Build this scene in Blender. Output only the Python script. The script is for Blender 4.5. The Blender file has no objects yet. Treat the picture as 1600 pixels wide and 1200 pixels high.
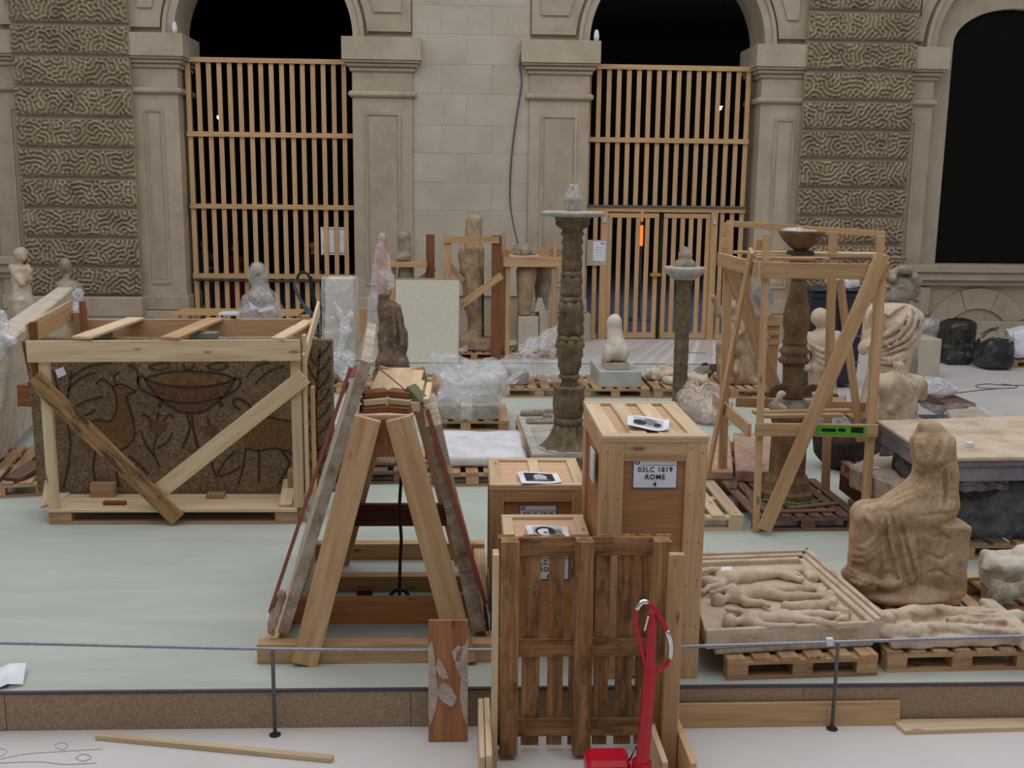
import bpy, bmesh, math, random
import numpy as np
from mathutils import Vector, Matrix
random.seed(7); RNG = np.random.RandomState(11)
scene = bpy.context.scene
col = scene.collection
# ------------------------------------------------------------------ camera
F = 1630.0; ZC = 3.25
PITCH = math.atan(300/1630.0); YAW = 0.045; ROLL = -0.012
def _rot():
    cp, sp, cy, sy = math.cos(PITCH), math.sin(PITCH), math.cos(YAW), math.sin(YAW)
    f = np.array([sy*cp, cy*cp, -sp]); rt = np.array([cy, -sy, 0.0]); dn = np.cross(f, rt)
    cr, sr = math.cos(ROLL), math.sin(ROLL)
    return np.array([cr*rt+sr*dn, -sr*rt+cr*dn, f])
RC = _rot()
cam_d = bpy.data.cameras.new('camera'); cam = bpy.data.objects.new('camera', cam_d); col.objects.link(cam)
cam_d.lens = F/1600*36.0; cam_d.sensor_width = 36.0; cam_d.clip_end = 200
M4 = Matrix(((RC[0][0], -RC[1][0], -RC[2][0], 0), (RC[0][1], -RC[1][1], -RC[2][1], 0), (RC[0][2], -RC[1][2], -RC[2][2], ZC), (0, 0, 0, 1)))
cam.matrix_world = M4
scene.camera = cam
# ------------------------------------------------------------------ light
w = bpy.data.worlds.new('hall_daylight'); scene.world = w; w.use_nodes = True
w.node_tree.nodes['Background'].inputs[0].default_value = (0.93, 0.96, 1.0, 1)
w.node_tree.nodes['Background'].inputs[1].default_value = 0.27
def area(name, loc, size, power, colr, rot=(0, 0, 0)):
    l = bpy.data.lights.new(name, 'AREA'); l.shape = 'RECTANGLE'; l.size, l.size_y = size; l.energy = power; l.color = colr
    o = bpy.data.objects.new(name, l); col.objects.link(o); o.location = loc; o.rotation_euler = rot
    return o
area('skylight', (0, 9.0, 12.5), (26, 22), 2650, (0.96, 0.98, 1.0))
vs = scene.view_settings
vs.view_transform = 'Standard'; vs.look = 'None'; vs.gamma = 1.0; vs.use_curve_mapping = False
vs.exposure = -0.18
# ------------------------------------------------------------------ helpers
ZP = 0.25            # top of the exhibition platform
PH = 0.144           # pallet height
ZD = ZP+PH           # top of a pallet standing on the platform
def _ray(px, py):
    return RC.T @ np.array([(px-800)/F, (py-600)/F, 1.0])
def G(px, py, z=ZP):                      # point on a horizontal plane
    d = _ray(px, py); t = (z-ZC)/d[2]; return Vector((d[0]*t, d[1]*t, z))
def YP(px, py, Y):                        # point on a plane parallel to the back wall
    d = _ray(px, py); t = Y/d[1]; return Vector((d[0]*t, Y, ZC+d[2]*t))
def PXM(Y):                               # pixels per metre, roughly, at a depth
    return F/Y
def lin(c):
    return tuple((v/255/12.92 if v/255 <= .04045 else ((v/255+.055)/1.055)**2.4) for v in c)
def tag(o, label=None, cat=None, group=None, kind=None):
    if label: o['label'] = label
    if cat: o['category'] = cat
    if group: o['group'] = group
    if kind: o['kind'] = kind
    return o
def empty(name, loc, label=None, cat=None, group=None, kind=None, rz=0):
    o = bpy.data.objects.new(name, None); col.objects.link(o); o.location = loc; o.rotation_euler = (0, 0, rz)
    o.empty_display_size = 0.1
    return tag(o, label, cat, group, kind)
def world(o):
    m = o.matrix_basis.copy()
    if o.parent: m = world(o.parent) @ o.matrix_parent_inverse @ m
    return m
def setparent(o, p):
    o.parent = p
    o.matrix_parent_inverse = world(p).inverted()
def link(name, me, mat, parent=None, mw=None):
    o = bpy.data.objects.new(name, me); col.objects.link(o)
    if mat is not None and not me.materials: me.materials.append(mat)
    if mw is not None: o.matrix_basis = mw
    if parent is not None: setparent(o, parent)
    return o
def copy_tree(o, delta=None, parent=None):
    """copy a thing and its parts; delta is a world matrix applied to the root"""
    c = o.copy(); col.objects.link(c)
    if parent is None:
        if delta is not None: c.matrix_basis = delta @ o.matrix_basis
    else:
        c.parent = parent; c.matrix_parent_inverse = o.matrix_parent_inverse
    for ch in [x for x in CH.get(o.name, [])]: copy_tree(ch, None, c)
    return c
CH = {}
_sp = setparent
def setparent(o, p):
    _sp(o, p); CH.setdefault(p.name, []).append(o)
class MB:
    """collects geometry of ONE part in world space"""
    def __init__(s): s.v = []; s.f = []
    def add(s, vs_, fs):
        n = len(s.v); s.v += [tuple(a) for a in vs_]; s.f += [tuple(i+n for i in f) for f in fs]; return s
    def box(s, c, d, rot=None):
        c = Vector(c); hx, hy, hz = d[0]/2, d[1]/2, d[2]/2
        p = [Vector((x, y, z)) for x in (-hx, hx) for y in (-hy, hy) for z in (-hz, hz)]
        if rot is not None: p = [rot @ q for q in p]
        return s.add([q+c for q in p], [(0, 1, 3, 2), (4, 6, 7, 5), (0, 4, 5, 1), (2, 3, 7, 6), (0, 2, 6, 4), (1, 5, 7, 3)])
    def bb(s, x0, x1, y0, y1, z0, z1):
        return s.box(((x0+x1)/2, (y0+y1)/2, (z0+z1)/2), (abs(x1-x0), abs(y1-y0), abs(z1-z0)))
    def hexa(s, p):   # 8 corners: bottom 4 ccw, top 4 ccw
        return s.add(p, [(3, 2, 1, 0), (4, 5, 6, 7), (0, 1, 5, 4), (1, 2, 6, 5), (2, 3, 7, 6), (3, 0, 4, 7)])
    def prism_xz(s, poly, y0, y1):   # polygon in XZ, extruded in Y
        n = len(poly)
        return s.add([(x, y0, z) for x, z in poly]+[(x, y1, z) for x, z in poly],
                     [tuple(range(n)), tuple(range(2*n-1, n-1, -1))]+[(i, i+n, (i+1) % n+n, (i+1) % n) for i in range(n)])
    def prism_xy(s, poly, z0, z1):
        n = len(poly)
        return s.add([(x, y, z0) for x, y in poly]+[(x, y, z1) for x, y in poly],
                     [tuple(range(n-1, -1, -1)), tuple(range(n, 2*n))]+[(i, (i+1) % n, (i+1) % n+n, i+n) for i in range(n)])
    def tube(s, pts, r, n=8, cap=True):
        pts = [Vector(p) for p in pts]; rs = r if hasattr(r, '__len__') else [r]*len(pts)
        rings = []; up = Vector((0, 0, 1))
        for i, p in enumerate(pts):
            t = (pts[min(i+1, len(pts)-1)]-pts[max(i-1, 0)]).normalized()
            if i == 0:
                a = t.cross(up)
                if a.length < 1e-3: a = t.cross(Vector((1, 0, 0)))
            else:
                a = a-t*a.dot(t)
            a.normalize(); b = t.cross(a)
            rings.append([p+(a*math.cos(2*math.pi*k/n)+b*math.sin(2*math.pi*k/n))*rs[i] for k in range(n)])
        v = [q for g in rings for q in g]; m = len(pts)
        f = [(i*n+k, i*n+(k+1) % n, (i+1)*n+(k+1) % n, (i+1)*n+k) for i in range(m-1) for k in range(n)]
        if cap: f += [tuple(range(n-1, -1, -1)), tuple(range((m-1)*n, m*n))]
        return s.add(v, f)
    def lathe(s, c, prof, n=24, lobes=0, amp=0.0, cap=True):
        """prof: (r,z) or (r,z,amp)"""
        c = Vector(c); v = []
        for q in prof:
            r, z = q[0], q[1]; am = q[2] if len(q) > 2 else amp
            for k in range(n):
                a = 2*math.pi*k/n; rr = r*(1+am*math.cos(lobes*a)) if lobes else r
                v.append((c.x+rr*math.cos(a), c.y+rr*math.sin(a), c.z+z))
        m = len(prof)
        f = [(i*n+k, i*n+(k+1) % n, (i+1)*n+(k+1) % n, (i+1)*n+k) for i in range(m-1) for k in range(n)]
        if cap: f += [tuple(range(n-1, -1, -1)), tuple(range((m-1)*n, m*n))]
        return s.add(v, f)
    def build(s, name, mat, parent=None, smooth=False, bevel=0, fix=True):
        a = np.array(s.v); c = Vector((a.min(0)+a.max(0))/2)
        me = bpy.data.meshes.new(name); me.from_pydata([Vector(q)-c for q in s.v], [], s.f)
        if fix or bevel:
            bm = bmesh.new(); bm.from_mesh(me)
            if bevel: bmesh.ops.bevel(bm, geom=list(bm.edges), offset=bevel, segments=1, affect='EDGES', clamp_overlap=True)
            bmesh.ops.recalc_face_normals(bm, faces=bm.faces); bm.to_mesh(me); bm.free()
        if smooth: me.polygons.foreach_set('use_smooth', [True]*len(me.polygons))
        return link(name, me, mat, parent, Matrix.Translation(c))
BM = {}
def boxmesh(name, d, bevel=0.0):
    k = (round(d[0], 3), round(d[1], 3), round(d[2], 3), bevel)
    return k
def board(name, p0, p1, wd, th, mat, parent=None, up=(0, 0, 1), roll=0.0, bevel=0.003):
    """plank from p0 to p1 (centre line); local X runs along the grain, local Z is the thickness direction (as near to 'up' as possible)"""
    p0, p1 = Vector(p0), Vector(p1); d = p1-p0; L = d.length; x = d.normalized(); up = Vector(up)
    z = up-x*up.dot(x)
    if z.length < 1e-4: z = Vector((0, 1, 0))-x*x.y
    z.normalize(); y = z.cross(x)
    if roll: 
        q = Matrix.Rotation(roll, 3, x); z = q @ z; y = q @ y
    key = (round(L, 3), round(wd, 3), round(th, 3), bevel, mat.name)
    me = BM.get(key)
    if me is None:
        me = bpy.data.meshes.new(name); bm = bmesh.new(); bmesh.ops.create_cube(bm, size=1)
        for v in bm.verts: v.co = Vector((v.co.x*L, v.co.y*wd, v.co.z*th))
        if bevel: bmesh.ops.bevel(bm, geom=list(bm.edges), offset=min(bevel, th*.2), segments=1, affect='EDGES')
        bm.to_mesh(me); bm.free(); me.materials.append(mat); BM[key] = me
    m = Matrix((x, y, z)).transposed().to_4x4(); m.translation = (p0+p1)/2
    return link(name, me, None, parent, m)
def bar(name, x0, x1, y0, y1, z0, z1, mat, parent=None, bevel=0.003):
    """axis aligned plank with its grain along the longest side"""
    d = [abs(x1-x0), abs(y1-y0), abs(z1-z0)]; c = Vector(((x0+x1)/2, (y0+y1)/2, (z0+z1)/2))
    i = d.index(max(d)); e = Vector([d[k]/2 if k == i else 0 for k in range(3)])
    j = min([k for k in range(3) if k != i], key=lambda k: d[k]); k2 = 3-i-j
    return board(name, c-e, c+e, d[k2], d[j], mat, parent, up=[1 if k == j else 0 for k in range(3)], bevel=bevel)
# ------------------------------------------------------------------ sculpting: signed distance field + surface nets
def sdf_mesh(name, prims, vox, mat, parent=None, k=0.03, noise=0.0, nscale=8.0, disp=None, smooth=True, flat_z=None, kind=None, label=None):
    """prims: ('c',p0,r0,p1,r1[,k]) capsule, ('e',centre,radii[,k[,rot]]) ellipsoid, ('b',centre,half,round[,k[,rot]]) box; a leading '-' cuts"""
    lo = np.full(3, 1e9); hi = np.full(3, -1e9); P = []
    for p in prims:
        t = p[0]
        if t[-1] == 'c':
            a, ra, b, rb = np.array(p[1], float), p[2], np.array(p[3], float), p[4]; kk = p[5] if len(p) > 5 else k
            l = np.minimum(a-ra, b-rb); h = np.maximum(a+ra, b+rb); P.append((t, l, h, kk, (a, ra, b, rb)))
        elif t[-1] == 'e':
            c, r = np.array(p[1], float), np.array(p[2], float); kk = p[3] if len(p) > 3 and p[3] is not None else k; R = p[4] if len(p) > 4 else None
            m = r if R is None else np.full(3, r.max()); P.append((t, c-m, c+m, kk, (c, r, None if R is None else np.array(R))))
        else:
            c, r, rd = np.array(p[1], float), np.array(p[2], float), p[3]; kk = p[4] if len(p) > 4 and p[4] is not None else k; R = p[5] if len(p) > 5 else None
            m = r if R is None else np.full(3, np.linalg.norm(r)); P.append((t, c-m, c+m, kk, (c, r, rd, None if R is None else np.array(R))))
        if t[0] != '-': lo = np.minimum(lo, P[-1][1]); hi = np.maximum(hi, P[-1][2])
    pad = 2.5*vox+abs(noise)*1.5; lo -= pad; hi += pad
    if flat_z is not None: lo[2] = flat_z-2*vox
    n = np.ceil((hi-lo)/vox).astype(int)+1
    ax = [lo[i]+np.arange(n[i])*vox for i in range(3)]
    D = np.full(n, 1.0)
    for t, l, h, kk, q in P:
        mg = kk+3*vox+0.02
        i0 = np.clip(((l-mg-lo)/vox).astype(int), 0, n-1); i1 = np.clip(((h+mg-lo)/vox).astype(int)+2, 1, n)
        sl = tuple(slice(i0[j], i1[j]) for j in range(3))
        X, Y, Z = np.meshgrid(*[ax[j][sl[j]] for j in range(3)], indexing='ij')
        if t[-1] == 'c':
            a, ra, b, rb = q; ab = b-a; L2 = max(ab@ab, 1e-9)
            tt = np.clip(((X-a[0])*ab[0]+(Y-a[1])*ab[1]+(Z-a[2])*ab[2])/L2, 0, 1)
            d = np.sqrt((X-a[0]-tt*ab[0])**2+(Y-a[1]-tt*ab[1])**2+(Z-a[2]-tt*ab[2])**2)-(ra+(rb-ra)*tt)
        else:
            c = q[0]; R = q[-1]; X, Y, Z = X-c[0], Y-c[1], Z-c[2]
            if R is not None: X, Y, Z = (R[0, i]*X+R[1, i]*Y+R[2, i]*Z for i in range(3))
            r = q[1]
            if t[-1] == 'e':
                k0 = np.sqrt((X/r[0])**2+(Y/r[1])**2+(Z/r[2])**2); k1 = np.sqrt((X/r[0]**2)**2+(Y/r[1]**2)**2+(Z/r[2]**2)**2)+1e-9
                d = k0*(k0-1)/k1
            else:
                rd = q[2]; ax_, ay_, az_ = abs(X)-r[0]+rd, abs(Y)-r[1]+rd, abs(Z)-r[2]+rd
                d = np.sqrt(np.maximum(ax_, 0)**2+np.maximum(ay_, 0)**2+np.maximum(az_, 0)**2)+np.minimum(np.maximum(ax_, np.maximum(ay_, az_)), 0)-rd
        s = D[sl]
        if t[0] == '-':
            d = -d; hh = np.maximum(kk-abs(s-d), 0)/kk; D[sl] = np.maximum(s, d)+hh*hh*kk/4
        else:
            hh = np.maximum(kk-abs(s-d), 0)/kk; D[sl] = np.minimum(s, d)-hh*hh*kk/4
    if noise or disp is not None:
        X, Y, Z = np.meshgrid(*ax, indexing='ij')
        if noise:
            rs = np.random.RandomState(int(abs(lo[0]*911+lo[1]*373))+3); N = 0
            for o in range(3):
                s_ = nscale*(2.0**o)
                for _ in range(3):
                    dv = rs.normal(size=3); dv /= np.linalg.norm(dv)
                    N = N+np.sin(s_*(dv[0]*X+dv[1]*Y+dv[2]*Z)+rs.uniform(0, 6.28)+1.5*np.sin(s_*.6*(dv[1]*X-dv[0]*Z+dv[2]*Y)))*(0.55**o)
            D = D+noise*N*.4
        if disp is not None: D = D+disp(X, Y, Z)
    if flat_z is not None: D = np.maximum(D, (flat_z-ax[2])[None, None, :])
    # clean border
    for a_ in range(3):
        sl = [slice(None)]*3
        for e in (0, -1): sl[a_] = e; D[tuple(sl)] = np.maximum(D[tuple(sl)], vox*.5)
    ins = D < 0
    cs = np.zeros(tuple(n-1), int)
    for dx in (0, 1):
        for dy in (0, 1):
            for dz in (0, 1): cs += ins[dx:n[0]-1+dx, dy:n[1]-1+dy, dz:n[2]-1+dz]
    act = (cs > 0) & (cs < 8); idx = -np.ones(tuple(n-1), int); cells = np.argwhere(act); idx[act] = np.arange(len(cells))
    acc = np.zeros((len(cells), 3)); cnt = np.zeros(len(cells))
    cr = [(0, 0, 0), (1, 0, 0), (0, 1, 0), (1, 1, 0), (0, 0, 1), (1, 0, 1), (0, 1, 1), (1, 1, 1)]
    for i in range(8):
        for j in range(i+1, 8):
            df = [cr[j][m]-cr[i][m] for m in range(3)]
            if sum(map(abs, df)) != 1: continue
            va = D[cells[:, 0]+cr[i][0], cells[:, 1]+cr[i][1], cells[:, 2]+cr[i][2]]; vb = D[cells[:, 0]+cr[j][0], cells[:, 1]+cr[j][1], cells[:, 2]+cr[j][2]]
            m = (va < 0) != (vb < 0); tt = np.where(m, va/np.where(m, va-vb, 1), 0)
            for a_ in range(3): acc[:, a_] += np.where(m, cr[i][a_]+tt*df[a_], 0)
            cnt += m
    V = (cells+acc/cnt[:, None])*vox+lo
    Fs = []
    for a_ in range(3):
        b_, c_ = (a_+1) % 3, (a_+2) % 3
        s0 = [slice(0, n[i]) for i in range(3)]; s1 = list(s0); s0[a_] = slice(0, n[a_]-1); s1[a_] = slice(1, n[a_])
        E_ = np.argwhere(ins[tuple(s0)] != ins[tuple(s1)])
        ok = (E_[:, b_] > 0) & (E_[:, c_] > 0) & (E_[:, b_] < n[b_]-1) & (E_[:, c_] < n[c_]-1); E_ = E_[ok]
        sg = ins[tuple(s0)][E_[:, 0], E_[:, 1], E_[:, 2]]
        q = []
        for db, dc in ((1, 1), (0, 1), (0, 0), (1, 0)):
            t_ = E_.copy(); t_[:, b_] -= db; t_[:, c_] -= dc; q.append(idx[t_[:, 0], t_[:, 1], t_[:, 2]])
        q = np.stack(q, 1); q = np.where(sg[:, None], q, q[:, ::-1]); Fs.append(q)
    Fq = np.concatenate(Fs); Fq = Fq[(Fq >= 0).all(1)]
    c = (V.min(0)+V.max(0))/2; V = V-c
    me = bpy.data.meshes.new(name); me.vertices.add(len(V)); me.vertices.foreach_set('co', V.astype(np.float32).ravel())
    me.loops.add(len(Fq)*4); me.loops.foreach_set('vertex_index', Fq.astype(np.int32).ravel())
    me.polygons.add(len(Fq)); me.polygons.foreach_set('loop_start', np.arange(0, len(Fq)*4, 4, dtype=np.int32))
    me.update(calc_edges=True); me.validate()
    me.polygons.foreach_set('use_smooth', [smooth]*len(me.polygons))
    o = link(name, me, mat, parent, Matrix.Translation(Vector(c)))
    if kind: o['kind'] = kind
    if label: o['label'] = label
    return o
def _pd(p, X, Y, Z):
    t = p[0][-1]
    if t == 'c':
        a, ra, b, rb = np.array(p[1], float), p[2], np.array(p[3], float), p[4]; ab = b-a; L2 = max(ab@ab, 1e-9)
        tt = np.clip(((X-a[0])*ab[0]+(Y-a[1])*ab[1]+(Z-a[2])*ab[2])/L2, 0, 1)
        return np.sqrt((X-a[0]-tt*ab[0])**2+(Y-a[1]-tt*ab[1])**2+(Z-a[2]-tt*ab[2])**2)-(ra+(rb-ra)*tt)
    c = np.array(p[1], float); r = np.array(p[2], float); i = 4 if t == 'e' else 5; R = np.array(p[i]) if len(p) > i and p[i] is not None else None
    X, Y, Z = X-c[0], Y-c[1], Z-c[2]
    if R is not None: X, Y, Z = (R[0, j]*X+R[1, j]*Y+R[2, j]*Z for j in range(3))
    if t == 'e':
        k0 = np.sqrt((X/r[0])**2+(Y/r[1])**2+(Z/r[2])**2); k1 = np.sqrt((X/r[0]**2)**2+(Y/r[1]**2)**2+(Z/r[2]**2)**2)+1e-9; return k0*(k0-1)/k1
    rd = p[3]; ax_, ay_, az_ = abs(X)-r[0]+rd, abs(Y)-r[1]+rd, abs(Z)-r[2]+rd
    return np.sqrt(np.maximum(ax_, 0)**2+np.maximum(ay_, 0)**2+np.maximum(az_, 0)**2)+np.minimum(np.maximum(ax_, np.maximum(ay_, az_)), 0)-rd
def strokes_on(prims, lines, r, k=.01, cut=False, t0=4.0, sink=0.0, taper=True, kb=.04):
    """carve or raise fold lines on the surface of a body: each picture polyline is traced onto the modelled surface"""
    out = []; base = [p for p in prims if p[0][0] != '-']
    for ln in lines:
        P2 = []
        for (a, b) in zip(ln, ln[1:]):
            for i in range(3): P2.append((a[0]+(b[0]-a[0])*i/3, a[1]+(b[1]-a[1])*i/3))
        P2.append(ln[-1]); D3 = np.array([_ray(*p) for p in P2]); D3 /= np.linalg.norm(D3, axis=1)[:, None]; t = np.full(len(P2), t0)
        for _ in range(90):
            X, Y, Z = D3[:, 0]*t, D3[:, 1]*t, ZC+D3[:, 2]*t; d = None
            for p in base:
                e_ = _pd(p, X, Y, Z)
                if d is None: d = e_
                else: h_ = np.maximum(kb-abs(d-e_), 0)/kb; d = np.minimum(d, e_)-h_*h_*kb/4
            t = t+np.clip(d, -.05, 1)*.9
        H = np.stack([D3[:, 0]*t, D3[:, 1]*t, ZC+D3[:, 2]*t], 1)+D3*sink; ok = d < .02; n = len(H)
        for i in range(n-1):
            if ok[i] and ok[i+1] and np.linalg.norm(H[i+1]-H[i]) < .35:
                f0, f1 = (math.sin(math.pi*(.12+.76*i/n)), math.sin(math.pi*(.12+.76*(i+1)/n))) if taper else (1, 1)
                out.append(('-c' if cut else 'c', H[i], r*f0, H[i+1], r*f1, k))
    return out
def RX(a): return np.array(Matrix.Rotation(a, 3, 'X'))
def RY(a): return np.array(Matrix.Rotation(a, 3, 'Y'))
def RZ(a): return np.array(Matrix.Rotation(a, 3, 'Z'))
# ------------------------------------------------------------------ materials
def nmat(name):
    m = bpy.data.materials.new(name); m.use_nodes = True; nt = m.node_tree
    return m, nt, nt.nodes['Principled BSDF']
def N(nt, t, **kw):
    n = nt.nodes.new(t)
    for k_, v in kw.items():
        if k_.startswith('_'): setattr(n, k_[1:], v)
        else: n.inputs[k_.replace('__', ' ')].default_value = v
    return n
def ramp(nt, fac, stops):
    r = nt.nodes.new('ShaderNodeValToRGB'); e = r.color_ramp.elements
    while len(e) < len(stops): e.new(0.5)
    for i, (p, c) in enumerate(stops): e[i].position = p; e[i].color = (*lin(c), 1) if len(c) == 3 else c
    nt.links.new(fac, r.inputs[0]); return r
def coords(nt, scale=(1, 1, 1), kind='Object', rand=True):
    tc = nt.nodes.new('ShaderNodeTexCoord'); mp = nt.nodes.new('ShaderNodeMapping'); mp.inputs['Scale'].default_value = scale
    nt.links.new(tc.outputs[kind], mp.inputs[0])
    if rand:
        oi = nt.nodes.new('ShaderNodeObjectInfo'); mu = N(nt, 'ShaderNodeMath', _operation='MULTIPLY'); mu.inputs[1].default_value = 37.0
        nt.links.new(oi.outputs['Random'], mu.inputs[0]); nt.links.new(mu.outputs[0], mp.inputs['Location'])
    return mp.outputs[0]
def bump(nt, bs, h, strength, dist):
    b = nt.nodes.new('ShaderNodeBump'); b.inputs['Strength'].default_value = strength; b.inputs['Distance'].default_value = dist
    nt.links.new(h, b.inputs['Height']); nt.links.new(b.outputs[0], bs.inputs['Normal']); return b
def randval(nt, colr, lo=0.85, hi=1.12):
    oi = nt.nodes.new('ShaderNodeObjectInfo'); mr = nt.nodes.new('ShaderNodeMapRange'); mr.inputs[3].default_value = lo; mr.inputs[4].default_value = hi
    nt.links.new(oi.outputs['Random'], mr.inputs[0]); hs = nt.nodes.new('ShaderNodeHueSaturation'); nt.links.new(mr.outputs[0], hs.inputs['Value']); nt.links.new(colr, hs.inputs['Color']); return hs.outputs[0]
def wood(name, c0, c1, c2, rough=0.65, knots=True, stain=0.0, stainc=(40, 28, 18), var=(0.86, 1.1)):
    m, nt, bs = nmat(name)
    v = coords(nt, (0.7, 9, 9)); n1 = N(nt, 'ShaderNodeTexNoise', Scale=1.6, Detail=5.0, Roughness=0.6, Distortion=0.5); nt.links.new(v, n1.inputs['Vector'])
    v2 = coords(nt, (2.0, 60, 60)); n2 = N(nt, 'ShaderNodeTexNoise', Scale=1.5, Detail=3.0); nt.links.new(v2, n2.inputs['Vector'])
    mx = N(nt, 'ShaderNodeMix', _data_type='FLOAT'); mx.inputs[0].default_value = 0.35
    nt.links.new(n1.outputs[0], mx.inputs[2]); nt.links.new(n2.outputs[0], mx.inputs[3])
    r = ramp(nt, mx.outputs[0], [(0.3, c0), (0.5, c1), (0.68, c2)]); out = r.outputs[0]
    if knots:
        vk = coords(nt, (2.2, 7, 7)); vo = N(nt, 'ShaderNodeTexVoronoi', Scale=1.0); nt.links.new(vk, vo.inputs['Vector'])
        rk = ramp(nt, vo.outputs['Distance'], [(0.05, (255, 255, 255)), (0.13, (0, 0, 0))])
        mk = N(nt, 'ShaderNodeMix', _data_type='RGBA'); mk.inputs[7].default_value = (*lin([q*.5 for q in c2]), 1); mu = N(nt, 'ShaderNodeMath', _operation='MULTIPLY'); mu.inputs[1].default_value = .75
        nt.links.new(rk.outputs[0], mu.inputs[0]); nt.links.new(mu.outputs[0], mk.inputs[0]); nt.links.new(out, mk.inputs[6]); out = mk.outputs[2]
    if stain:
        vs_ = coords(nt, (1.6, 4, 4)); n3 = N(nt, 'ShaderNodeTexNoise', Scale=2.2, Detail=6.0, Roughness=0.7); nt.links.new(vs_, n3.inputs['Vector'])
        rs = ramp(nt, n3.outputs[0], [(0.5, (0, 0, 0)), (0.62, (255, 255, 255))]); mu = N(nt, 'ShaderNodeMath', _operation='MULTIPLY'); mu.inputs[1].default_value = stain
        nt.links.new(rs.outputs[0], mu.inputs[0]); ms = N(nt, 'ShaderNodeMix', _data_type='RGBA'); ms.inputs[7].default_value = (*lin(stainc), 1)
        nt.links.new(mu.outputs[0], ms.inputs[0]); nt.links.new(out, ms.inputs[6]); out = ms.outputs[2]
    nt.links.new(randval(nt, out, *var), bs.inputs['Base Color']); bs.inputs['Roughness'].default_value = rough; bs.inputs['Specular IOR Level'].default_value = 0.3
    bump(nt, bs, mx.outputs[0], 0.35, 0.004)
    return m
def stone(name, c0, c1, c2, scale=3.0, rough=0.85, bs_=0.4, bd=0.01, fine=40.0, var=(0.95, 1.05), spots=0.0, spotc=(60, 50, 40), kind='Object'):
    m, nt, bs = nmat(name)
    v = coords(nt, (1, 1, 1), kind); n1 = N(nt, 'ShaderNodeTexNoise', Scale=scale, Detail=6.0, Roughness=0.62); nt.links.new(v, n1.inputs['Vector'])
    n2 = N(nt, 'ShaderNodeTexNoise', Scale=fine, Detail=3.0); nt.links.new(v, n2.inputs['Vector'])
    mx = N(nt, 'ShaderNodeMix', _data_type='FLOAT'); mx.inputs[0].default_value = 0.3; nt.links.new(n1.outputs[0], mx.inputs[2]); nt.links.new(n2.outputs[0], mx.inputs[3])
    out = ramp(nt, mx.outputs[0], [(0.32, c0), (0.5, c1), (0.66, c2)]).outputs[0]
    if spots:
        n3 = N(nt, 'ShaderNodeTexNoise', Scale=scale*2.3, Detail=5.0, Roughness=.7); nt.links.new(v, n3.inputs['Vector'])
        rs = ramp(nt, n3.outputs[0], [(0.56, (0, 0, 0)), (0.68, (255, 255, 255))]); mu = N(nt, 'ShaderNodeMath', _operation='MULTIPLY'); mu.inputs[1].default_value = spots
        nt.links.new(rs.outputs[0], mu.inputs[0]); ms = N(nt, 'ShaderNodeMix', _data_type='RGBA'); ms.inputs[7].default_value = (*lin(spotc), 1)
        nt.links.new(mu.outputs[0], ms.inputs[0]); nt.links.new(out, ms.inputs[6]); out = ms.outputs[2]
    if var: out = randval(nt, out, *var)
    nt.links.new(out, bs.inputs['Base Color']); bs.inputs['Roughness'].default_value = rough; bs.inputs['Specular IOR Level'].default_value = 0.25
    bump(nt, bs, mx.outputs[0], bs_, bd)
    return m
def plain(name, c, rough=0.6, metal=0.0, spec=0.4, bumpy=0.0, bscale=30.0, var=None):
    m, nt, bs = nmat(name)
    bs.inputs['Roughness'].default_value = rough; bs.inputs['Metallic'].default_value = metal; bs.inputs['Specular IOR Level'].default_value = spec
    v = coords(nt); n1 = N(nt, 'ShaderNodeTexNoise', Scale=bscale, Detail=3.0); nt.links.new(v, n1.inputs['Vector'])
    out = ramp(nt, n1.outputs[0], [(0.3, [q*.93 for q in c]), (0.7, [min(255, q*1.05) for q in c])]).outputs[0]
    if var: out = randval(nt, out, *var)
    nt.links.new(out, bs.inputs['Base Color'])
    if bumpy: bump(nt, bs, n1.outputs[0], bumpy, 0.01)
    return m
def film(name, alpha, c=(235, 235, 240), rough=0.12, bscale=9.0, bstr=0.6):
    m, nt, bs = nmat(name)
    bs.inputs['Base Color'].default_value = (*lin(c), 1); bs.inputs['Roughness'].default_value = rough; bs.inputs['Specular IOR Level'].default_value = 0.8
    v = coords(nt); n1 = N(nt, 'ShaderNodeTexNoise', Scale=bscale, Detail=4.0, Distortion=1.2); nt.links.new(v, n1.inputs['Vector'])
    mr = N(nt, 'ShaderNodeMapRange'); mr.inputs[1].default_value = 0.35; mr.inputs[2].default_value = 0.7; mr.inputs[3].default_value = alpha*.55; mr.inputs[4].default_value = min(1, alpha*1.6)
    nt.links.new(n1.outputs[0], mr.inputs[0]); nt.links.new(mr.outputs[0], bs.inputs['Alpha'])
    bump(nt, bs, n1.outputs[0], bstr, 0.03)
    return m
def emit(name, c, s):
    m, nt, bs = nmat(name); bs.inputs['Base Color'].default_value = (*lin(c), 1); bs.inputs['Emission Color'].default_value = (*lin(c), 1); bs.inputs['Emission Strength'].default_value = s; return m
PINE = wood('pine', (208, 176, 136), (191, 154, 114), (167, 129, 91))
PINEP = wood('pale_pine', (222, 200, 168), (208, 182, 148), (186, 156, 120))
PLY = wood('crate_ply', (200, 156, 118), (186, 140, 102), (172, 124, 88), knots=False)
OLDW = wood('weathered_pallet_wood', (188, 150, 104), (152, 112, 74), (98, 70, 44), stain=0.6, stainc=(62, 42, 26))
PALW = wood('pallet_wood', (208, 174, 136), (186, 148, 110), (152, 115, 82), stain=0.15, var=(0.75, 1.12))
PALB = wood('brown_pallet_wood', (150, 116, 96), (124, 94, 78), (96, 72, 58), stain=0.2, var=(0.75, 1.12))
PANEL = wood('crate_panel_ply', (190, 142, 100), (174, 124, 82), (158, 108, 68), knots=False)
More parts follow.
